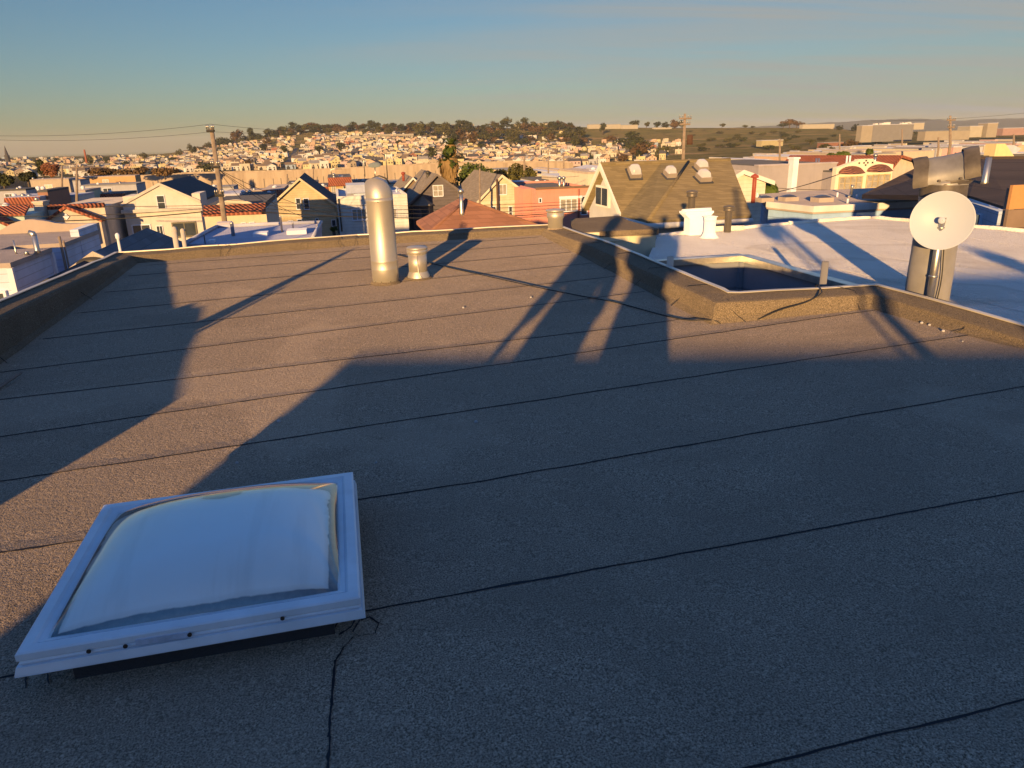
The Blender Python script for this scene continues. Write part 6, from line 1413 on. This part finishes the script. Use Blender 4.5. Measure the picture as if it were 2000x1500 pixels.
# big disc dish behind the flue
def disc():
    P = PY(732, 326, 160); root = thing('dish_antenna', 'large grey mesh dish rising behind the top of the silver flue', 'antenna', tuple(P)); mb = MB(); n = 20; vs = []
    r = 12.5 / FOC * 160
    mb.lathe([(r * f, -.28 * r * f * f) for f in (.05, .4, .7, 1.0)] + [(r * 1.0, -.30 * r), (r * .7, -.16 * r), (r * .05, -.02 * r)], P + UZ * r * .55, 28, M=np.array([[1, 0, 0], [0, .93, -.36], [0, .36, .93]], float), caps=False); mb.build('reflector', mat('dull_mesh', (.22, .24, .2), rough=.8), root)
    mb = MB(); mb.tube([P - UZ * 3, P + UZ * r * .3], .12, 6); mb.build('pole', M_GALV, root)
disc()

# ------------------------------------------------------------------ houses, sheds and halls between the street and the hill
ANCH = [(60, 'the mint tile-roofed house'), (150, 'the diamond-ornament house'), (250, 'the white stucco house'), (350, 'the dark roof of the white stucco house'), (470, 'the leaning wooden pole'), (600, 'the tan gable'), (730, 'the silver flue'), (850, 'the dark shingled gable'), (930, 'the ivy-covered tree'), (1010, 'the cream gable'), (1100, 'the pink house'), (1300, 'the olive shingle roof'), (1500, 'the red flue'), (1600, 'the mauve house'), (1700, 'the tile fan canopies'), (1850, 'the hooded stack'), (2100, 'the brown hip roof')]
def near(px): return min(ANCH, key=lambda a: abs(a[0] - px))[1]
USED = {}
def lab(s):
    USED[s] = USED.get(s, 0) + 1
    if USED[s] == 1: return s
    return s + ', ' + ['further off', 'lower one', 'higher one', 'small one', 'last one', 'dull one'][min(5, USED[s] - 2)]
def mid_box(px, row, wpx, hpx, Y, wall, roof, wname, rname, depth=None, pent=False, wins=2, cat='house', nm='flat_roofed_house', extra=''):
    f = F(px, row, Y); (a, zt), (b_, _) = f.q(px, row), f.q(px + wpx, row); zb = zt - hpx / FOC * Y - 3; d = depth or (rnd.uniform(8, 12) if 500 < px < 1250 else rnd.uniform(4, 6.5))
    root = f.thing(nm, lab(f'{wname} flat-topped {cat}{extra} with {rname} beyond {near(px + wpx / 2)}'), cat)
    mb = MB(); mb.box(a, b_, 0, d, zb, zt - .2); wb(mb, 'wall', wall, root)
    mb = MB(); mb.box(a - .02, b_ + .02, -.02, d, zt - .2, zt); mb2 = wb(mb, 'roof', roof, root)
    if pent:
        z0 = zt - .1; mb = MB(); mb.add([(a, -.6, z0 - .9), (b_, -.6, z0 - .9), (b_, -.01, z0 + .1), (a, -.01, z0 + .1), (a, -.05, z0 - 1), (b_, -.05, z0 - 1)], [(0, 1, 2, 3), (0, 4, 5, 1), (0, 3, 4), (1, 5, 2)]); wb(mb, 'tile_pent', M_TILE, root)
    k = rnd.randint(1, wins) if wins else 0
    for i in range(k):
        cxp = px + wpx * (i + .5) / k; wd = min(wpx * .3 / k + 2, 1.6 / Y * FOC) ; window(f, root, cxp - wd / 2, row + hpx * .35, cxp + wd / 2, row + hpx * .35 + 1.3 / Y * FOC, 2, 1, gm=rnd.choice((M_GLASS, M_CURT)))
    for _ in range(rnd.choice((1, 2, 2, 3))):
        x = rnd.uniform(px + 2, px + wpx - 2); vent_pipe(f, root, x, row, row - rnd.uniform(3, 7) * 90 / Y, rnd.uniform(1, d * .6), .28 / Y * FOC, rnd.choice((M_GALV, M_WHITE)))
    if rnd.random() < .5: x = rnd.uniform(px + 2, px + wpx * .6); rooftop_box(f, root, x, row - rnd.uniform(1.5, 3.5) * 100 / Y, x + rnd.uniform(5, 11) * 100 / Y, row, rnd.uniform(1, 4), 1.5, rnd.choice((M_WHITE, M_SILVERROOF)))
    return f, root
WC = {k: mat('mid_' + k.replace(' ', '_'), v, var=.1) for k, v in {'cream': (.62, .52, .36), 'white': (.66, .60, .50), 'peach': (.62, .40, .25), 'orange': (.60, .36, .16), 'pink': (.58, .34, .28), 'pale grey': (.46, .43, .40), 'beige': (.50, .40, .28), 'pale green': (.44, .50, .34), 'yellow': (.64, .50, .24), 'brick': (.36, .18, .11)}.items()}
RC_ = {'dark tar roof': M_TAR, 'pale roof': M_SILVERROOF, 'beige roof': M_BEIGEROOF, 'grey roof': mat('mid_grey_roof', (.26, .24, .22))}
def mid(px, row, w, h, Y, wn, rn, **k): return mid_box(px, row, w, h, Y, WC[wn], RC_[rn], wn, rn, **k)
# hand-placed ones
mid(640, 347, 46, 30, 95, 'orange', 'dark tar roof', pent=True); mid(58, 351, 76, 30, 135, 'beige', 'beige roof', cat='hall', nm='hall'); mid(134, 352, 22, 30, 137, 'pale grey', 'grey roof', cat='hall', nm='hall'); mid(150, 346, 114, 16, 180, 'orange', 'beige roof', cat='hall', nm='hall', wins=1)  # pale grey piece is the beige hall's side, shade put into its colour
mid(-10, 371, 60, 24, 100, 'pale grey', 'dark tar roof'); mid(8, 386, 70, 22, 72, 'pale grey', 'pale roof', pent=True); mid(72, 372, 20, 30, 74, 'brick', 'dark tar roof', wins=0, extra=' end wall'); mid(90, 383, 62, 25, 80, 'white', 'pale roof'); mid(156, 362, 110, 18, 120, 'pale grey', 'grey roof', cat='terrace', nm='terrace'); mid(168, 380, 76, 22, 90, 'cream', 'dark tar roof', pent=True); mid(150, 372, 16, 20, 85, 'pale green', 'beige roof', wins=0); mid(200, 398, 38, 30, 66, 'pale grey', 'pale roof')
mid(396, 366, 60, 26, 110, 'pale grey', 'grey roof'); mid(440, 374, 78, 22, 95, 'cream', 'beige roof'); mid(408, 380, 60, 22, 84, 'white', 'pale roof'); mid(470, 381, 62, 20, 80, 'cream', 'dark tar roof'); mid(512, 371, 40, 20, 88, 'brick', 'beige roof', pent=True); mid(560, 358, 60, 20, 130, 'pale grey', 'dark tar roof'); mid(610, 366, 36, 30, 100, 'brick', 'dark tar roof', pent=True); mid(690, 356, 60, 22, 105, 'pale grey', 'dark tar roof'); mid(735, 358, 60, 22, 120, 'cream', 'grey roof')
mid(1050, 352, 66, 30, 90, 'pale grey', 'dark tar roof', wins=0); mid(1103, 346, 48, 24, 84, 'beige', 'pale roof', wins=0); mid(1148, 336, 30, 44, 75, 'cream', 'beige roof', wins=1); mid(1040, 362, 30, 12, 70, 'yellow', 'pale roof', wins=0); mid(930, 355, 60, 25, 130, 'cream', 'dark tar roof')
mid(1458, 320, 60, 14, 110, 'yellow', 'beige roof'); mid(1420, 326, 70, 12, 90, 'pale grey', 'grey roof'); mid(1515, 319, 60, 12, 100, 'pale grey', 'grey roof'); mid(1610, 312, 100, 14, 130, 'pale grey', 'grey roof', wins=0); mid(1715, 318, 60, 16, 80, 'pale grey', 'dark tar roof'); mid(1640, 302, 110, 10, 170, 'beige', 'grey roof', wins=0); mid(1745, 296, 80, 10, 180, 'beige', 'beige roof', wins=0); mid(1950, 300, 90, 14, 120, 'white', 'pale roof', wins=0); mid(1830, 288, 90, 10, 220, 'pale grey', 'grey roof', wins=0)
# sheds and halls on the flats below the green slope
for i in range(190):
    px = rnd.uniform(890, 2000); b0 = lerp(BASE, px); Y = rnd.choice((220, 280, 350, 430, 520, 620, 740)); fr = (Y - 200) / 560
    row = b0 + 13 - 14 * fr + rnd.uniform(-2, 3) - 4
    w = (rnd.uniform(9, 36) if i < 70 else rnd.uniform(4, 12)) * 380 / Y ** .9 / 1.6; wn = rnd.choices(('cream', 'white', 'beige', 'pale grey', 'peach', 'pink', 'yellow'), (4, 4, 3, 2, 2, 1, 1))[0]; rn = rnd.choice(('pale roof', 'beige roof', 'grey roof', 'pale roof'))
    P = PY(px, row, Y); d = rnd.uniform(12, 30); wm_ = w / FOC * Y; z = P[2]
    o = thing('shed', lab(f'{wn} shed with {rn} on the flats beyond {near(px)}'), 'shed', (P[0], P[1], z - 8), PHI, 'sheds and halls on the flats')
    hh = rnd.uniform(3.5, 6); mb = MB(); mb.box(0, wm_, 0, d, 0, 8); wb(mb, 'wall', WC[wn], o)
    mb = MB()
    if rnd.random() < .4: mb.prism([(-.3, 8.003), (wm_ + .3, 8.003), (wm_ / 2, 8 + min(3, wm_ * .1))], -.2, d + .2)
    else: mb.box(-.15, wm_ + .15, -.15, d + .15, 8.003, 8.35)
    wb(mb, 'roof', RC_[rn], o)
    for k in range(rnd.randint(0, 3)):
        x = rnd.uniform(.05, .8) * wm_; mb = MB(); mb.box(x, x + min(2.2, wm_ * .2), -.05, .05, 5.0, 6.6); wb(mb, 'window', M_FARWIN, o)
for k_, v_ in (('beige', (.34, .28, .20)), ('pale grey', (.22, .20, .18)), ('cream', (.42, .36, .26)), ('pink', (.36, .22, .18)), ('yellow', (.42, .34, .18)), ('brick', (.26, .12, .08))): WC['far ' + k_] = mat('far_block_' + k_.replace(' ', '_'), v_, var=.1, scale=.2)
def block(px0, px1, rt, rb, Y, wn, rn, label, nm, cat, depth=30, rot=0, plant=0):
    f = F(px0, rt, Y, rot); root = f.thing(nm, label, cat); (a, zt), (b_, _) = f.q(px0, rt), f.q(px1, rt); zb = f.q(px0, rb)[1] - 4
    mb = MB(); mb.box(a, b_, 0, depth, zb, zt - .6); wb(mb, 'wall', WC['far ' + wn], root); mb = MB(); mb.box(a - .3, b_ + .3, -.3, depth + .3, zt - .597, zt); wb(mb, 'roof', RC_[rn], root)
    for i in range(plant):
        x = a + (b_ - a) * rnd.uniform(.02, .9); mb = MB(); mb.box(x, x + (b_ - a) * rnd.uniform(.04, .12), 2, depth * .7, zt + .002, zt + rnd.uniform(1, 2.6)); wb(mb, 'roof_plant', M_TRIM, root)
    return f, root
block(1684, 1706, 245, 272, 1000, 'beige', 'pale roof', 'narrow end of the huge windowless warehouse, coloured as sunlit', 'warehouse_end', 'warehouse', 10)  # sunlight on this end is put into its paler wall colour
block(1706.3, 1785, 243.5, 271, 1003, 'pale grey', 'pale roof', 'huge windowless grey-brown warehouse under the distant blue hills', 'warehouse', 'warehouse', 10, plant=7)  # same building: the front's shade is put into a darker wall colour
block(1786, 1806, 240, 249, 1500, 'cream', 'pale roof', 'pair of pale towers right of the huge warehouse', 'tower_block', 'tower', 20)
block(1808, 1895, 256, 268, 900, 'beige', 'grey roof', 'low brown shed complex behind the hood of the stack', 'depot', 'depot', 12)
block(1895, 1920, 246, 262, 1000, 'cream', 'pale roof', 'tall cream block above the hooded stack', 'tower_block', 'tower', 20); block(1930, 1950, 240, 262, 1000, 'beige', 'pale roof', 'slim concrete tower at the right skyline', 'tower_block', 'tower', 15); block(1960, 2060, 250, 259, 1100, 'pink', 'pale roof', 'long reddish shed low on the right skyline', 'depot', 'depot', 12)
block(1610, 1648, 278, 286, 960, 'brick', 'grey roof', 'red-roofed barn on the grass at the foot of the green slope', 'barn', 'barn', 14); block(1488, 1530, 274, 281, 1150, 'yellow', 'pale roof', 'pale yellow hall halfway up the green slope', 'hall', 'hall', 15)
for (a, b_, t, bb, l) in ((1150, 1178, 243, 252, 'row of cream houses on the crest, right of the woods'), (1182, 1212, 243, 252, 'gabled cream terrace on the crest, between two tree clumps'), (1215, 1246, 244, 252, 'long cream terrace on the crest below the bare sky'), (1006, 1048, 242, 252, 'cream apartment block on the crest among trees'), (1052, 1084, 241, 251, 'white apartment block on the crest among trees'), (1278, 1312, 249, 256, 'low cream school on the green slope'), (882, 926, 243, 249, 'white slab on the crest above the woods'), (1066, 1120, 265, 276, 'long cream terrace of flats halfway down the wooded slope'), (1568, 1630, 243, 251, 'flat pale factory on the crest beside the round trees')):
    block(a, b_, t, bb, 1950 if bb < 260 else 1620, 'cream', 'grey roof', l, 'apartment_block', 'apartments', 14)
for (a, b_, t, bb, l) in ((655, 674, 267, 277, 'first pale block of the estate below the crest'), (682, 706, 266, 277, 'second pale block of the estate below the crest'), (708, 738, 264, 275, 'stepped pale block in the middle of the estate'), (742, 764, 262, 274, 'pale block at the top of the estate'), (768, 806, 262, 274, 'long pale block at the right end of the estate'), (682, 706, 278, 289, 'lower white block under the estate'), (708, 744, 278, 288, 'lower tan block under the estate')):
    f, r = block(a, b_, t, bb, 1650, 'cream', 'grey roof', l, 'apartment_block', 'apartments', 12); n = int((b_ - a) / 4)
    for i in range(n): window(f, r, a + 1 + i * 4, t + 3, a + 2.6 + i * 4, t + 5, 1, 1, M_FARWIN, gm=M_FARWIN)
# church spire, brick chimney at the left skyline
P, h = upright(13, 303, 284, 700); t_ = thing('church_spire', 'thin dark church spire on the left skyline', 'spire', tuple(P)); mb = MB(); mb.lathe([(2.2, -6), (2.2, 0), (1.6, 0), (.05, h)], P, 8, smooth=False); mb.build('spire', mat('slate', (.10, .09, .09)), t_)
P, h = upright(167, 305, 292, 600); t_ = thing('brick_chimney', 'slender red brick chimney on the left skyline', 'chimney', tuple(P)); mb = MB(); mb.lathe([(.9, -5), (.6, h)], P, 10); mb.build('shaft', mat('red_brick', (.36, .12, .07)), t_)

# ------------------------------------------------------------------ near trees
def big_tree(nm, label, px, pb, pt, Y, wpx, col, shape, n, size, cat='tree', trunk_h=.25, clumps=16):
    P, h = upright(px, pb, pt, Y); root = thing(nm, label, cat, tuple(P)); rx = wpx / 2 / FOC * Y; rnd2 = random.Random(px)
    mb = MB(); r_ = .16 + .02 * h; mb.tube([P - UZ * 1, P + UZ * h * trunk_h, P + UZ * h * .7 + np.array([rx * .1, 0, 0])], [r_, r_ * .8, r_ * .3], 8)
    for s in range(5): an = s * 1.3; mb.tube([P + UZ * h * trunk_h, P + UZ * h * .55 + np.array([math.cos(an), math.sin(an), 0]) * rx * .4, P + UZ * h * .75 + np.array([math.cos(an), math.sin(an), 0]) * rx * .7], [r_ * .5, r_ * .35, .03], 6)
    mb.build('trunk', M_BARK, root); mb = MB(); crown(mb, P + UZ * h * (.5 + trunk_h * .45), rx, h * (.5 - trunk_h * .4), n, size, rnd2, 0, clumps); mb.build('crown', LEAF[col], root, recalc=False)
big_tree('ivy_tree', 'dense ivy-green rounded tree between the dark gable and the cream gable', 926, 372, 314, 92, 70, 'bright green', 'round', 3600, .17, trunk_h=.0, clumps=26)
big_tree('ivy_tree', 'broad dark green tree behind the thin wooden pole', 1020, 362, 318, 100, 60, 'olive green', 'round', 2200, .2, trunk_h=.05, clumps=20); big_tree('ivy_tree', 'ragged low green tree right of the ivy-covered tree', 980, 366, 328, 104, 40, 'olive green', 'round', 1300, .2, trunk_h=.05)
big_tree('bare_tree', 'rusty reddish bare-twigged tree at the left before the low rise', 101, 350, 316, 170, 34, 'rusty', 'round', 1500, .25, trunk_h=.05); big_tree('tree', 'dark green tree beside the rusty tree at the left', 86, 350, 310, 185, 18, 'dark green', 'round', 900, .3, trunk_h=.05); big_tree('tree', 'low dark hedge-like tree at the left edge', 8, 362, 338, 150, 46, 'dark green', 'round', 1300, .3, trunk_h=.0); big_tree('tree', 'dark green street tree under the left houses', 55, 355, 334, 150, 34, 'dark green', 'round', 1000, .3, trunk_h=.0)
for (x, w, l) in ((205, 60, 'first'), (262, 70, 'second'), (322, 60, 'third')): big_tree('bare_tree', f'brown leafless roadside tree, {l} of the row left of the freeway wall', x, 345, 326, 250, w, 'brown', 'round', 900, .4, trunk_h=.05)
big_tree('tree', 'bright green round tree above the mauve house', 1636, 318, 294, 120, 40, 'bright green', 'round', 1700, .22, trunk_h=.02); big_tree('bush', 'brown clipped bush on the flats above the mauve house', 1582, 322, 311, 120, 20, 'brown', 'round', 700, .2, 'bush', .0); big_tree('tree', 'small green tree above the tile fan canopies', 1697, 302, 291, 170, 16, 'bright green', 'round', 600, .25, trunk_h=.02)
big_tree('bush', 'leggy green shrub by the tan house steps', 652, 452, 441, 64, 14, 'bright green', 'round', 400, .1, 'bush', .0)
def palm(px, pb, ptop, Y, skirt, label, crw=1.0):
    P, h = upright(px, pb, ptop, Y); root = thing('palm_tree', label, 'palm', tuple(P)); rnd2 = random.Random(px)
    r_ = .32; mb = MB(); mb.tube([P - UZ, P + UZ * h * .5, P + UZ * h * .93], [r_ * 1.2, r_, r_ * .9], 10); mb.build('trunk', M_BARK, root)
    top = P + UZ * h * .9; mb = MB(); n = 46; L_ = 1.9 * crw
    for i in range(n):
        an = rnd2.uniform(0, 6.28); up = rnd2.uniform(-.35, 1.1); d = np.array([math.cos(an) * math.cos(up), math.sin(an) * math.cos(up), math.sin(up)]); side = np.cross(d, UZ); side /= np.linalg.norm(side) + 1e-6
        pts = [top + d * L_ * f - UZ * (.7 * f * f) for f in (0, .35, .7, 1.0)]; k = len(mb.v)
        for j, p in enumerate(pts): wd = (.06, .22, .26, .02)[j]; mb.v += [tuple(p - side * wd), tuple(p + side * wd)]
        for j in range(3): mb.f.append((k + 2 * j, k + 2 * j + 1, k + 2 * j + 3, k + 2 * j + 2)); mb.m.append(0); mb.sm.append(False)
    mb.build('crown', LEAF['bright green'], root, recalc=False)
    if skirt:
        mb = MB()
        for i in range(420):
            f = rnd2.random(); z = h * (.88 - skirt * f); an = rnd2.uniform(0, 6.28); R_ = (1.15 - .45 * f) * rnd2.uniform(.75, 1.05) * skirt / .5; p = P + UZ * z + np.array([math.cos(an), math.sin(an), 0]) * R_; t = np.array([-math.sin(an), math.cos(an), 0]); k = len(mb.v)
            mb.v += [tuple(p - t * .12 + UZ * .3), tuple(p + t * .12 + UZ * .3), tuple(p + t * .10 - UZ * .7 + np.array([math.cos(an), math.sin(an), 0]) * .12), tuple(p - t * .10 - UZ * .7)]; mb.f.append((k, k + 1, k + 2, k + 3)); mb.m.append(0); mb.sm.append(False)
        mb.build('dead_fronds', leafmat('dry_fronds', (.26, .18, .09)), root, recalc=False)
palm(884, 372, 274, 125, .38, 'taller palm tree rising behind the dark shingled gable', 1.2); palm(879, 372, 304, 100, .55, 'shorter shaggy palm tree behind the dark shingled gable', 1.0)
palm(1500, 378, 358, 42, 0, 'tiny palm in front of the mauve wall', .35)

# ------------------------------------------------------------------ poles and wires
def pole(px, pb, pt, Y, w, label, arms=(), lean=(0, 0), tf=False, m=None):
    B_, _ = upright(px, pb, pt, Y); T_ = PY(px + lean[0], pt, Y); root = thing('utility_pole', label, 'pole', tuple(B_ - UZ * 3)); r_ = w / 2 / FOC * Y
    mb = MB(); mb.tube([B_ - UZ * 4, B_, T_], [r_ * 1.1, r_, r_ * .75], 10); mb.build('shaft', m or M_WOOD, root)
    for f, half, ang, mm in arms:
        c = B_ + (T_ - B_) * f; d = np.array([math.cos(ang), math.sin(ang), 0]); mb = MB(); L_ = half / FOC * Y; mb.tube([c - d * L_ - UB * 0 + np.array([0, -r_ * 1.3, 0]), c + d * L_ + np.array([0, -r_ * 1.3, 0])], r_ * .5, 4, smooth=False); ar = mb.build('crossarm', mm, root)
        for s in (-1, -.5, .5, 1): q = c + d * L_ * s * .95 + np.array([0, -r_ * 1.3, 0]); mb = MB(); mb.lathe([(r_ * .18, 0), (r_ * .22, r_ * .8), (r_ * .35, r_ * .9), (r_ * .2, r_ * 1.7)], q + UZ * r_ * .4, 8); mb.build('insulator', M_GALV, ar)
    if tf:
        c = B_ + (T_ - B_) * .45; mb = MB(); rr = 5.5 / FOC * Y; mb.lathe([(rr, -rr * 1.5), (rr, rr * 1.5), (rr * .6, rr * 1.7)], c + np.array([rr * 2, 0, 0]), 14); mb.build('transformer', mat('brown_transformer', (.10, .05, .03)), root)
    return T_, B_
T1, B1 = pole(439, 435, 250, 43, 10, 'tall leaning weathered utility pole with dark crossarms above the cream stucco house', ((.97, 9, 2.7, M_DARKMET), (.60, 9, 2.9, M_DARKMET), (.30, 8, .1, M_DARKMET)), lean=(-26, 0))
pole(1334, 315, 222, 92, 6, 'pale utility pole with brown transformer behind the olive roof', ((.90, 14, .5, M_WOOD), (.78, 12, .5, M_WOOD)), lean=(4, 0), tf=True)
for a in ((937, 400, 329, 58, 4, 'thin wooden pole before the cream gable', ()), (1024, 356, 305, 98, 4.5, 'brown wooden pole between the ivy trees and the pink house', ()), (150, 392, 322, 75, 5, 'brown utility pole before the orange hall at the left', ((.93, 9, .6, M_WOOD),)), (121, 376, 323, 90, 4, 'thin leaning pole left of the orange hall', ()), (1523, 322, 271, 115, 4, 'pale pole behind the white flue chase', ((.9, 6, .4, M_WOOD),)), (1856, 282, 226, 150, 5, 'utility pole above the hood of the metal stack', ((.85, 10, .3, M_WOOD), (.6, 8, .3, M_WOOD))), (640, 262, 258, 900, 2, 'speck of a mast on the hill', ()), (561, 360, 340, 150, 3, 'short pole before the freeway wall right of the tan gable', ()), (612, 352, 328, 160, 3, 'lamp pole before the freeway wall over the tan gable', ()), (1071, 332, 306, 180, 3, 'thin pole on the flats left of the olive roof', ()), (1101, 334, 303, 190, 3, 'second thin pole on the flats left of the olive roof', ()), (1640, 292, 262, 300, 3, 'thin pole beyond the green round tree', ()), (1762, 282, 252, 300, 3, 'thin pole before the huge warehouse', ()), (1833, 290, 268, 220, 4, 'stub pole left of the hood of the stack', ()), (1980, 280, 262, 260, 4, 'pole by the reddish shed', ())):
    if a[5].startswith('speck'): continue
    pole(*a)
rw = random.Random(2)
def wire(p, q, sag, label, r_=.022, grp='overhead wires', rise=None):
    p, q = np.array(p), np.array(q); pts = [p + (q - p) * i / 16 - UZ * sag * 4 * (i / 16) * (1 - i / 16) for i in range(17)]; mb = MB(); mb.tube(pts, r_, 4); tag(mb.build('overhead_wire', M_WIRE), label, 'wire', grp)
wire(T1 + UZ * .2, PY(-60, 264, 46), .25, 'upper thin wire running left from the top of the tall pole', .008); wire(T1 - UZ * .2, PY(-60, 271, 46), .25, 'lower thin wire running left from the top of the tall pole', .008)
wire(T1 + UZ * .2, PY(720, 256, 60), .2, 'thin wire running right from the top of the tall pole', .008); wire(T1 - UZ * .2, PY(900, 262, 90), .2, 'faint second wire running right from the top of the tall pole', .007)
for (y0, y1, Y, s, l) in ((432, 409, 44, .25, 'heavy wire sagging across the white stucco house'), (422, 404, 44, .2, 'upper wire across the white stucco house'), (396, 400, 45, .15, 'slack wire over the diamond-ornament house')):
    wire(PY(-60, y0, Y), PY(438, y1, Y), s, l, .03 if 'heavy' in l else .016)
for i, (y0, y1, s, r_) in enumerate(((408, 412, .5, .028), (396, 397, .4, .014), (402, 404, .45, .014), (390, 392, .35, .012))):
    wire(PY(434, y0, 44), PY(1140, y1 + 0, 52), s, ('thick cable', 'topmost thin wire', 'middle thin wire', 'slack thin wire')[i] + ' strung from the tall pole past the tan gable', r_)
for i, (x, y) in enumerate(((560, 412), (610, 430), (655, 420), (520, 436))): wire(T1 + (B1 - T1) * .42, PY(x, y, 58), .3, f'service drop from the tall pole to the {["lavender roof", "tan house eave", "tan house corner", "cream stucco wall"][i]}', .016)
wire(PY(937, 331, 58), PY(1130, 344, 70), .3, 'wire from the thin wooden pole over the pink house', .014); wire(PY(1500, 366, 45), PY(1900, 352, 40), .3, 'wire sagging across the mauve wall', .014); wire(PY(1500, 378, 45), PY(1640, 340, 49), .1, 'cable rising across the mauve wall', .018); wire(PY(1700, 236, 140), PY(2060, 214, 130), .5, 'far wire crossing the sky above the hooded stack', .02)

# ------------------------------------------------------------------ the air
def air():
    mb = MB(); mb.box(-9500, 9500, -60, 11500, -47, 140); me = mb.mesh('haze', [])
    o = link(bpy.data.objects.new('haze', me)); o['kind'] = 'stuff'; o['label'] = 'thin warm air between here and the far hills'
    m = bpy.data.materials.new('air'); m.use_nodes = True; nt = m.node_tree; nt.nodes.clear(); out = nt.nodes.new('ShaderNodeOutputMaterial'); v = nt.nodes.new('ShaderNodeVolumePrincipled')
    v.inputs['Color'].default_value = (.85, .9, 1, 1); v.inputs['Density'].default_value = 5e-5; v.inputs['Anisotropy'].default_value = .0
    nt.links.new(v.outputs[0], out.inputs['Volume']); me.materials.append(m)
air()
